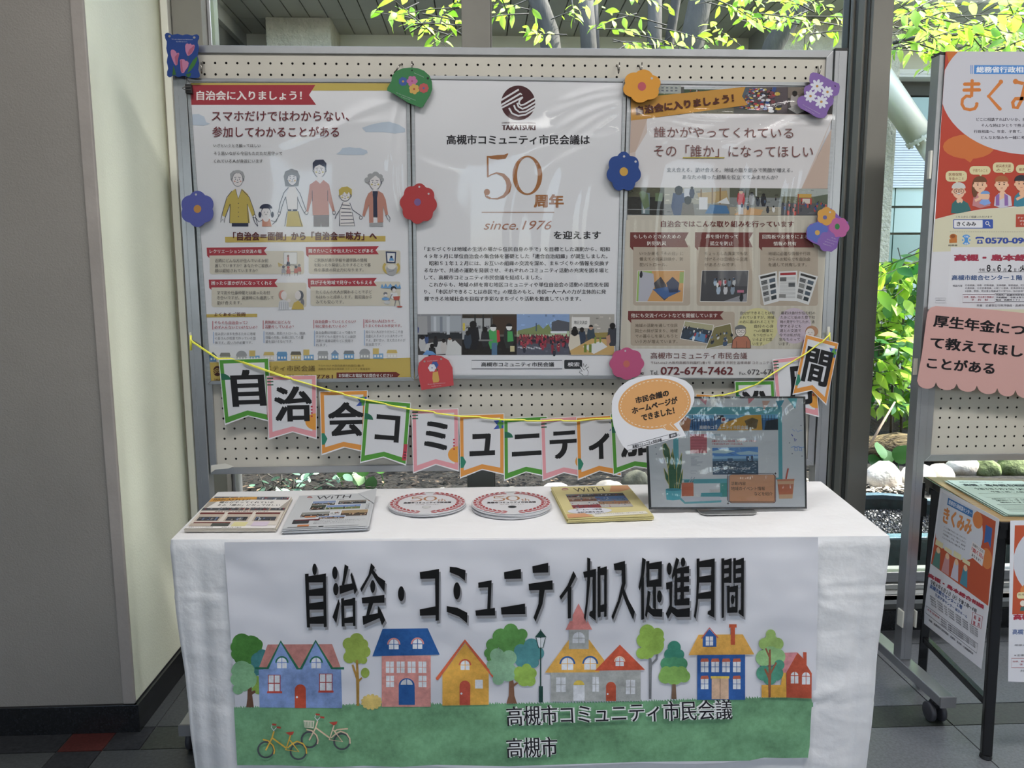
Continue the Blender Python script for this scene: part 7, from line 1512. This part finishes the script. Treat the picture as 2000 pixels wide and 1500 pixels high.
for c0 in (.0, D2-.05): b = MB(); b.prism([TP2(.004, c0+.004, SZ-.02), TP2(.004, c0+.046, SZ-.02), TP2(.05, c0+.046, SZ-.02), TP2(.05, c0+.004, SZ-.02)][::-1], (0, 0, -.03)); b.build('corner_block', BLKMET, st, False, .004)
ff, fb2 = onZ(1925, 1480, 0), onZ(1799, 1338, 0)
for (ax, px_, lf) in ((.02, ff, 0), (.02, fb2, 1)):
    top_ = TP2(.022, .03 if lf == 0 else D2-.05, SZ-.03)
    for off in (0, 1.38):
        o_ = dr_*off
        b = MB(); b.bar(Vector((px_.x, px_.y, .012))+o_, top_+o_, .026, .026); lg = b.build('leg', BLKMET, st, False, .003)
        b = MB(); b.lathe(Vector((px_.x, px_.y, .0))+o_, (0, 0, 1), [(.014, 0), (.016, .003), (.014, .012)], 16); b.build('rubber_foot', BLACK, lg)
for off in (0, 1.38):
    b = MB(); b.bar(Vector((ff.x, ff.y, .155))+(TP2(.022, .03, 0)-Vector((ff.x, ff.y, 0)))*.22+dr_*off, Vector((fb2.x, fb2.y, .155))+(TP2(.022, D2-.05, 0)-Vector((fb2.x, fb2.y, 0)))*.22+dr_*off, .02, .02); b.build('cross_bar', BLKMET, st, False, .002)
b = MB(); b.bar(TP2(.03, D2-.03, .55), TP2(1.4, D2-.03, .55), .02, .03); b.bar(TP2(.03, .06, .60), TP2(1.4, .06, .60), .015, .02); b.build('cross_bar', BLKMET, st, False, .002)
b = MB(); p = TP2(.0, D2-.045, .55); b.box(p.x-.028, p.x-.006, p.y-.01, p.y+.012, .55, .61); b.box(p.x-.022, p.x-.010, p.y, p.y+.008, .40, .66); b.build('latch', BLACK, st, False, .002)
# pale green flyers
pm = mat('mint_paper', hexc('B6CEC4', 1.0), .5)
gq = [(1849, 937.5), (1996, 939), (2078, 985), (1967, 1003)]
gz = SZ+.009; P = [onZ(u, v, gz) for u, v in gq]; P[2] = P[1]+(P[3]-P[0]); cc_ = sum(P, Vector())/4; rr = random.Random(12)
for i in range(9):
    z0 = SZ+.0006+i*.0009; last = i == 8; a = 0 if last else rr.uniform(-.012, .012); dx, dy = (0, 0) if last else (rr.uniform(-.006, .004), rr.uniform(-.004, .004))
    pts = [(cc_.x+(p.x-cc_.x)*math.cos(a)-(p.y-cc_.y)*math.sin(a)+dx, cc_.y+(p.x-cc_.x)*math.sin(a)+(p.y-cc_.y)*math.cos(a)+dy, z0+.0008) for p in P]
    t = thing('flyer', 'pale green flyer, topmost of the pile on the black side table' if last else 'pale green flyer underneath the top one on the black side table', 'flyer', (cc_.x, cc_.y, z0), 'pale green flyers on the side table')
    b = MB(); b.prism(pts[::-1], (0, 0, -.0006)); b.build('paper', pm, t)
zt2 = SZ+.0006+8*.0009+.0008; P2_ = [(p[0], p[1]) for p in P]
def fg(s_, t_, h):
    x0, y0 = P2_[0][0]+(P2_[1][0]-P2_[0][0])*s_, P2_[0][1]+(P2_[1][1]-P2_[0][1])*s_; x1, y1 = P2_[3][0]+(P2_[2][0]-P2_[3][0])*s_, P2_[3][1]+(P2_[2][1]-P2_[3][1])*s_
    return Vector((x0+(x1-x0)*t_, y0+(y1-y0)*t_, zt2+.0002+h))
k = Ink(fg, 1.0); G2 = '3A4A48'
k.T('総務省行政相談センター　きくみみ', .12, .05, .7, .08, G2, .02, res=1); k.T('高槻・島本総合相談', .1, .12, .95, .20, G2, .05, res=2); k.T('令和８年６月２日（火）', .16, .25, .8, .32, G2, .03, res=1); k.T('午後１時～４時', .3, .355, .72, .40, G2, .03, res=1)
k.box(.1, .43, .92, .55, .004, '5A6A66')
for i in range(3): k.T('高槻市総合センター１階　生涯学習センター展示ホール', .14+.01*i, .58+.05*i, .86-.06*i, .61+.05*i, G2, .02, res=1)
for i in range(6): k.rect(.08, .75+.035*i, .9-.05*(i % 3), .757+.035*i, '6A7A76')
k.build('printed_text', t)

# notices hung from the side table
def notice(label, fn, quad, marks, name='notice_poster', th=.0005, nrm=None, cat='poster', pap='B7B7BC'):
    Pq = [fn(u, v, 0) for u, v in quad]; t = thing(name, label, cat, sum(Pq, Vector())/4, 'orange consultation notices')
    b = MB(); b.prism(Pq, -nrm*th); b.build('paper', mat('notice_paper_'+pap, hexc(pap, .6), .4), t); return t
nl = -dr_
def fs(u, v, h): return onp(u, v, FL+nl*(.006+h), nl)
t = notice('orange and white notice hanging on the left side of the black side table', fs, [(1836.7, 952.5), (1951.8, 1013.8), (1916.5, 1306.8), (1802, 1215.6)], None, nrm=nl)
OR, WB = '9E4326', 'AEB0B6'
k = Ink(fs, .6, base=5).cs(1780, 930, 8.82)
tl, tr_, bl, br_ = (528, 270), (1455, 780), (330, 1560), (1322, 2235)
def N(s_, t_): return lerp(lerp(tl, tr_, s_), lerp(bl, br_, s_), t_)
def npoly(pts, c, up=True): k.poly([N(*p) for p in pts], c, up)
npoly([(0, 0), (1, 0), (1, 1), (0, .96)], OR)
npoly([(max(0, min(1, .32+.48*math.cos(a))), max(0, .28+.42*math.sin(a))) for a in [i*math.pi/18 for i in range(36)]], 'AFB1B7')
npoly([(.83, .10), (.95, .10), (.95, .34), (.9, .28), (.83, .32)], '2F558C'); npoly([(.68+.09*math.cos(a), .1+.1*math.sin(a)) for a in [i*math.pi/8 for i in range(16)]], 'B46A34'); npoly([(.9+.1*math.cos(a), .48+.12*math.sin(a)) for a in [i*math.pi/8 for i in range(16)]], 'B46A34')
for i in range(4): npoly([(.02+.16*i, .62+.02*(i % 2)), (.15+.16*i, .62+.02*(i % 2)), (.15+.16*i, .69), (.02+.16*i, .69)], 'B9B28C'); npoly([(.05+.16*i, .74), (.12+.16*i, .74), (.15+.16*i, .96), (.02+.16*i, .96)], ('4A7068', 'A87A7A', 'A8A4B0', '3A7080')[i]); npoly([(.085+.16*i+.035*math.cos(a), .74+.04*math.sin(a)) for a in [j*math.pi/4 for j in range(8)]], 'C0A080')
npoly([(.12, .03+.0), (.58, .02), (.58, .11), (.12, .12)], '2F5F90'); k.T4('総務省行政相談センター', N(.14, .045), N(.56, .035), N(.14, .105), 'B8BCC4', .04, 0, 1)
k.T4('きくみみ', N(.08, .16), N(.60, .13), N(.08, .37), 'B0703C', .05, 0, 3)
for i, s_ in enumerate(('どこに相談すればいいか、わからない', 'そんな時はひとりで抱えこまずに', '行政相談へ。年金、子育て、被災者', 'どんなお悩みも一緒に考えます')): k.T4(s_, N(.12, .40+.045*i), N(.52, .39+.045*i), N(.12, .425+.045*i), '3A3438', 0, 0, 1)
k.poly([N(.63, .38), N(.86, .40), N(.84, .60), N(.60, .56)], 'B8B4B4'); k.T4('お困りごとに', N(.64, .395), N(.84, .41), N(.64, .43), '2A2628', .04, 0, 1); k.T4('「聞く耳」', N(.63, .445), N(.84, .46), N(.63, .50), 'A03434', .05, 0, 1); k.T4('あります！', N(.64, .52), N(.80, .535), N(.64, .555), '2A2628', .04, 0, 1)
k.cs(1640, 1140, 4.1667)
k.T4('高槻・島本総合相談', (722, -92), (1180, 178), (716, -58), '8E2838', .06, 0, 2); k.T4('令和８年６月２日（火）午後１時～４時', (742, -38), (1118, 208), (734, -2), '26262E', .02, 0, 2)
k.T4('高槻市総合センター１階', (738, 0), (1000, 178), (732, 34), '2E4A7A', .03, 0, 2); k.T4('生涯学習センター 展示ホール', (778, 74), (1040, 262), (774, 98), '2E4A7A', .02, 0, 2)
k.line([(1082, 232), (1162, 268), (1150, 366), (1072, 326)], 4, '9A3A44', closed=True); k.T4('相　談', (1094, 252), (1148, 278), (1090, 286), '9A3A44', .03, 0, 1); k.T4('無　料', (1088, 298), (1142, 324), (1084, 332), '9A3A44', .03, 0, 1)
for i in range(4): k.T4('相談内容　行政相談、市政・町政相談、法律相談、税務相談、司法書士相談', (735+3*i, 90+22*i), (1125, 370+18*i), (733+3*i, 104+22*i), '4A4A50', 0, 0, 1)
k.line([(706, 180), (1124, 490), (1114, 566), (700, 238)], 3, '4A4A50', closed=True); k.T4('法律、税務、司法書士相談は予約制', (716, 200), (812, 272), (714, 216), '8E3A44', .02, 0, 1)
for i in range(3): k.T4('予約受付：高槻市市民生活相談課まで電話での予約', (822, 278+20*i), (1104, 480+16*i), (820, 292+20*i), '4A4A50', .02, 0, 1)
k.T4('共催　近畿管区行政評価局・高槻市・島本町・行政相談委員', (728, 284), (1088, 562), (724, 302), '3A3A40', .02, 0, 1)
k.build('printed_notice', t)
nf = -dl
def ff2(u, v, h): return onp(u, v, FL+nf*(.006+h), nf)
t = notice('orange and white notice hanging on the front of the black side table', ff2, [(1973.3, 1017), (2235, 1010), (2230, 1340), (1969, 1331)], None, nrm=nf)
k = Ink(ff2, .6, base=5).cs(1780, 930, 8.82)
k.poly([(1782, 848), (3900, 820), (3890, 2360), (1738, 2380)], OR); pts = [(2900+1330*math.cos(a)*.86, 1600+900*math.sin(a)*.92-120) for a in [i*math.pi/24 for i in range(48)]]
k.poly([(max(1765, min(3850, x_)), max(870, min(2100, y_))) for x_, y_ in pts], 'A9ABB2'); k.T('きくみみ', 2300, 1100, 3500, 1500, 'B0703C', .03)
k.cs(1640, 1140, 4.1667); k.ell(1560, 55, 90, 60, 'B46A34'); k.rrect(1442, 70, 1600, 122, 20, 'BDB68E'); k.T('医療保険・', 1452, 80, 1590, 96, '6A3A30'); k.ell(1490, 160, 22, 24, 'C0B8AC'); k.poly([(1466, 222), (1474, 188), (1520, 186), (1540, 222)], '3A5A58')
k.T('高槻・島本総合相談', 1412, 248, 2050, 295, '8E2838', .06, res=3); k.T('高槻市総合センター１階', 1406, 370, 1900, 414, '2E4A7A', .02, res=3); k.T('令和８年６月２日（火）', 1500, 310, 2050, 350, '26262E', .01); k.T('相談内容　行政相談、市政・町政相談', 1422, 492, 2000, 508, '3A3A40'); k.T('※法律、税務、司法書士相談以外の受付は', 1420, 574, 2000, 592, '3A3A40'); k.box(1398, 608, 1700, 684, 4, '8E3A44'); k.T('法律、税務、司法書士相談', 1406, 626, 1680, 640, '8E3A44', .02); k.T('予　約　制', 1462, 650, 1620, 668, '8E3A44', .02); k.T('共催　近畿管区行政評価局', 1470, 700, 1900, 718, '3A3A40')
k.build('printed_notice', t)

# ---------------------------------------------------------------- big orange poster and pink card on the second board
YK = B2Y-.016
fk = planeY(YK)
Pk = [onY(u, v, YK) for u, v in ((1847.6, 100), (2300, 104), (2270, 606), (1812, 604))]
t = thing('hearing_poster', 'big red and white poster headed with orange hiragana on the second pegboard', 'poster', sum(Pk, Vector())/4)
b = MB(); b.prism(Pk, (0, .0006, 0)); b.build('paper', mat('notice_paper_B7B7BC'), t)
k = Ink(planeY(YK-.0002), .75).cs(1700, 80, 4.1667)
def LE(y_): return 612-(y_-85)*.062
k.poly([(LE(85), 85), (2480, 95), (2450, 1330), (1250, 1340), (900, 1370), (700, 1405), (LE(1450), 1450)], '983526')
k.poly([(620, 88), (900, 86), (760, 160), (640, 190)], 'A65A24'); pts = [(800+210*math.cos(a), 860+100*math.sin(a)) for a in [i*math.pi/10 for i in range(20)]]; k.poly(pts, 'A85A2A'); k.poly([(740, 940), (850, 940), (812, 990)], 'A85A2A')
pts = [(1300+730*math.cos(a), 400+525*math.sin(a)) for a in [i*math.pi/30 for i in range(60)]]; k.poly([(max(LE(y_)+1, x_), max(86, y_)) for x_, y_ in pts], 'A5A5AE')
k.poly([(845, 197), (1900, 200), (1900, 272), (842, 268)], '3A70AC'); k.rect(815, 197, 821, 268, '3A70AC'); k.rect(828, 197, 833, 268, '3A70AC'); k.T('総務省行政相談センター', 862, 208, 1560, 258, 'C0C4CA', .03, res=3)
O2 = 'AC6428'
k.line([(770, 352), (880, 350)], 28, O2); k.line([(765, 400), (885, 398)], 28, O2); k.line([(828, 325), (826, 400), (822, 455)], 26, O2); k.ring(810, 498, 76, 72, 26, O2, a0=-80, a1=-300) if 0 else k.line([(822, 452), (780, 448), (750, 475), (745, 515), (765, 550), (810, 560), (850, 550), (868, 520)], 26, O2)
for x_, y_ in ((768, 352), (882, 350), (763, 400), (887, 398), (828, 324), (866, 512)): k.ell(x_, y_, 14, 14, O2)
k.line([(1062, 335), (962, 450), (1055, 555)], 28, O2); k.ell(1062, 332, 18, 18, O2); k.ell(1055, 553, 14, 14, O2); k.ell(962, 450, 14, 14, O2)
def mi(dx):
    k.ell(1182+dx, 330, 22, 22, O2); k.line([(1182+dx, 332), (1240+dx, 345), (1262+dx, 345), (1225+dx, 490), (1195+dx, 545), (1165+dx, 540), (1158+dx, 500), (1180+dx, 470), (1240+dx, 468), (1330+dx, 490)], 28, O2); k.line([(1310+dx, 430), (1300+dx, 500), (1270+dx, 570)], 26, O2)
mi(0); mi(260)
for i, (x_, s_) in enumerate(((860, 'どこに相談すればいいか、わからない…'), (902, 'そんな時はひとりで抱えこまずに、'), (842, '行政相談へ。年金、子育て、被災者支援'), (898, 'どんなお悩みも一緒に考えます。'))): k.T(s_, x_, 625+i*49, x_+32*len(s_)*.98, 652+i*49, '34303A', .01)
for (x0, y0, x1, y1, ty, ls) in ((612, 1058, 786, 1145, 0, ('医療保険・', '年金のこと')), (806, 1018, 978, 1088, 0, ('子育てのこと',)), (996, 988, 1168, 1072, 0, ('被災者支援', 'のこと')), (1184, 1008, 1360, 1076, 0, ('雇用のこと',))):
    k.rrect(x0, y0, x1, y1, 32, 'B3AA84'); k.poly([(x0+75, y1-4), (x0+105, y1-4), (x0+92, y1+14)], 'B3AA84')
    for i, s_ in enumerate(ls): k.T(s_, x0+26, y0+16+i*34 if len(ls) > 1 else y0+24, x1-24, y0+42+i*34 if len(ls) > 1 else y0+50, '6A3428', .01)
for (cx, cy, hair, skin, top_, big_) in ((718, 1220, 'A8A8A6', 'BE9880', '2E5A5C', 0), (892, 1170, '5A3A26', 'C09A80', 'A06A6E', 1), (1068, 1165, '8A5230', 'C09A80', 'A8A4B2', 2), (1228, 1160, '2A2A30', 'BE9478', '2E6A7E', 3)):
    k.poly([(cx-62, 1400 if big_ == 0 else 1340), (cx-54, cy+105), (cx-22, cy+72), (cx+26, cy+72), (cx+75, cy+100), (cx+102 if big_ == 0 else cx+84, 1380 if big_ == 0 else 1340), (cx, 1405 if big_ == 0 else 1362)], top_)
    if big_ == 1: k.ell(cx-42, cy+30, 24, 75, hair)
    k.ell(cx, cy, 50, 62, skin); k.ell(cx, cy-28, 56, 42, hair, a0=170, a1=370); k.ell(cx-50, cy+8, 9, 13, skin); k.ell(cx+50, cy+8, 9, 13, skin)
    k.ell(cx-18, cy+2, 5, 6, '2A2220'); k.ell(cx+20, cy+2, 5, 6, '2A2220'); k.line([(cx-8, cy+32), (cx+10, cy+31)], 4, '8A4A40'); k.line([(cx-28, cy-12), (cx-10, cy-15)], 4, '4A3020'); k.line([(cx+12, cy-15), (cx+30, cy-12)], 4, '4A3020')
    if big_ == 0: k.ring(cx-18, cy+2, 22, 20, 4, '2A2220'); k.ring(cx+22, cy+2, 22, 20, 4, '2A2220'); k.ell(cx+2, cy+22, 16, 6, 'B0B0AE')
    k.ell(cx+8, cy+80, 26, 24, skin); k.line([(cx-40, cy+130), (cx+20, cy+100)], 22, skin if big_ else top_)
k.ell(935, 1262, 36, 36, 'C09A80'); k.ell(935, 1245, 38, 26, '5A80B0', a0=180, a1=360); k.poly([(885, 1320), (905, 1290), (960, 1290), (982, 1320), (930, 1340)], '6A86B8'); k.poly([(1020, 1260), (1050, 1240), (1050, 1340), (1020, 1340)], '75568E'); k.poly([(1090, 1240), (1120, 1260), (1122, 1340), (1092, 1340)], '75568E')
k.poly([(LE(1450)-2, 1452), (700, 1405), (900, 1372), (1250, 1345), (2450, 1330), (2450, 2280), (472, 2185), (LE(1500)-3, 1500)], 'AFAC96')
k.cs(1700, 400, 3.75)
k.poly([(452, 345), (2200, 300), (2150, 770), (425, 762), (440, 560)], 'B0B0B6'); k.poly([(590, 310), (1200, 306), (1200, 760), (560, 756)], 'B3B3B9')
k.T('こちらからご相談いただけます', 625, 80, 892, 98, '34303A', .01); k.rrect(606, 106, 898, 174, 8, '2E468C'); k.rrect(612, 112, 822, 168, 4, 'B9B9BE'); k.T('きくみみ', 632, 124, 774, 156, '26262E', .03, res=3); k.ring(856, 134, 14, 14, 5, 'B9B9BE'); k.line([(866, 145), (878, 158)], 6, 'B9B9BE')
k.poly([(1066, 70), (1400, 66), (1400, 160), (1064, 164)], '963A2C'); k.T('チャット', 1078, 88, 1160, 102, 'BCB8B4', .02); k.T('ぜひ', 1092, 112, 1130, 126, 'BCB8B4', .02); k.T('ください', 1100, 134, 1190, 150, 'BCB8B4', .02)
for i in range(46): k.rect(582+i*13, 197, 589+i*13, 199.5, '6A6864', i == 0)
k.ell(607, 234, 27, 22, 'A0602A'); k.poly([(578, 252), (634, 250), (634, 278), (578, 280)], 'A0602A'); k.ell(604, 230, 17, 14, '7A4420'); k.rect(626, 222, 633, 260, 'A0602A'); k.T('総務省', 570, 290, 638, 304, '3A3438', .01)
k.ell(702, 256, 38, 38, '3A78B4'); k.ell(670, 258, 20, 24, 'AFAC96'); k.ell(734, 258, 20, 24, 'AFAC96'); k.T('行政', 688, 226, 718, 240, 'C4C8C8', .02); k.T('相談', 688, 278, 718, 292, 'C4C8C8', .02); k.ell(676, 258, 6, 6, '3A78B4'); k.ell(728, 258, 6, 6, '3A78B4')
BLU = '2A3F86'; k.line([(772, 248), (780, 240), (822, 240), (832, 248)], [14, 12, 12, 14], BLU); k.poly([(780, 284), (786, 258), (818, 258), (824, 284)], BLU); k.ell(802, 270, 9, 8, 'AFAC96'); k.T('0570-090110', 842, 240, 1290, 284, BLU, .04, res=3)
k.T('高槻・島本総合相談', 612, 362, 1420, 412, '84243A', .06, res=3); k.T('令和', 795, 466, 838, 488, '3A343A', .01); k.T('８', 852, 440, 880, 488, '17171C', .03, res=3); k.T('年', 896, 466, 918, 488, '3A343A', .01); k.T('６', 930, 440, 956, 488, '17171C', .03, res=3); k.T('月', 974, 466, 994, 488, '3A343A', .01); k.T('２', 1006, 440, 1034, 488, '17171C', .03, res=3); k.T('日（', 1054, 464, 1090, 488, '3A343A', .01); k.T('火', 1094, 442, 1140, 488, '17171C', .03, res=3)
k.line([(790, 493), (1250, 488)], 2.5, '3A343A'); k.T('高槻市総合センター１階 生涯学習センター', 596, 514, 1500, 552, '2F4A76', .02, res=3)
lines(k, 693, 582, 440, 15, 21, ['行政相談、市政・町政相談、法律相談、税務相談、司法', '人権相談、公正証書相談、心配ごと相談、民事調停手続', '※法律、税務、司法書士相談以外の受付は、当日会場で'], '4A4650'); k.T('相談内容', 602, 585, 674, 600, '4A4650')
k.box(676, 656, 912, 716, 3, '6A4450'); k.box(912, 652, 1300, 708, 3, '5A5A62'); k.T('法律、税務、司法書士相談は', 684, 668, 904, 682, '8A3444', .01); k.T('予　約　制', 738, 688, 860, 704, '8A3444', .01); lines(k, 918, 654, 260, 13, 18, ['予約先：高槻市市民生活相', '予約開始：令和８年５月1日', '電話　高槻市０７２－６７４'], '34303A', .02); k.T('共催：近畿管区行政評価局・高槻市・', 778, 728, 1140, 746, '4A4650'); k.box(476, 682, 550, 718, 2, '8A8A90'); k.T('近畿管区行政', 482, 694, 545, 704, '6A6A70')
k.build('printed_poster_art', t)
# pink scalloped card
YP = B2Y-.045
ol = [(480, 742), (445, 752), (420, 785), (412, 830), (380, 1080), (342, 1290)]
cus = [(330, 1300), (480, 1300), (632, 1310), (780, 1325), (930, 1343), (1062, 1358), (1210, 1372), (1360, 1388), (1510, 1404), (1660, 1420)]
ol = ol[:-1]
ol += [(342, 1290)]
for a, c in zip(cus, cus[1:]):
    if a[0] == 330: a = (342, 1290)
    for i in range(1, 11):
        t_ = i/11; x_, y_ = a[0]+(c[0]-a[0])*t_, a[1]+(c[1]-a[1])*t_; ol.append((x_, y_+52*math.sqrt(max(0, 1-(2*t_-1)**2))))
    ol.append(c)
ol += [(1700, 1300), (1740, 950), (1720, 860), (1670, 830), (1200, 800), (800, 760)]
Pp = [onY(1700+x/3.75, 400+y/3.75, YP) for x, y in ol]
t = thing('scalloped_card', 'big pink card with scalloped lower edge and three lines of black writing', 'card', sum(Pp, Vector())/len(Pp))
b = MB(); b.prism(Pp, (0, .0015, 0)); b.build('card', mat('pink_card', hexc('A8837F', .75), .6), t)
k = Ink(planeY(YP-.0002), .75).cs(1700, 400, 3.75); BK = '0C0A10'
k.T4('厚生年金につい', (468, 803), (1252, 885), (458, 893), BK, .035, 0, 3); k.T4('て教えてほしい', (442, 962), (1240, 1045), (434, 1050), BK, .035, 0, 3); k.T4('ことがある', (418, 1112), (915, 1158), (410, 1196), BK, .035, 0, 3)
k.build('lettering', t)
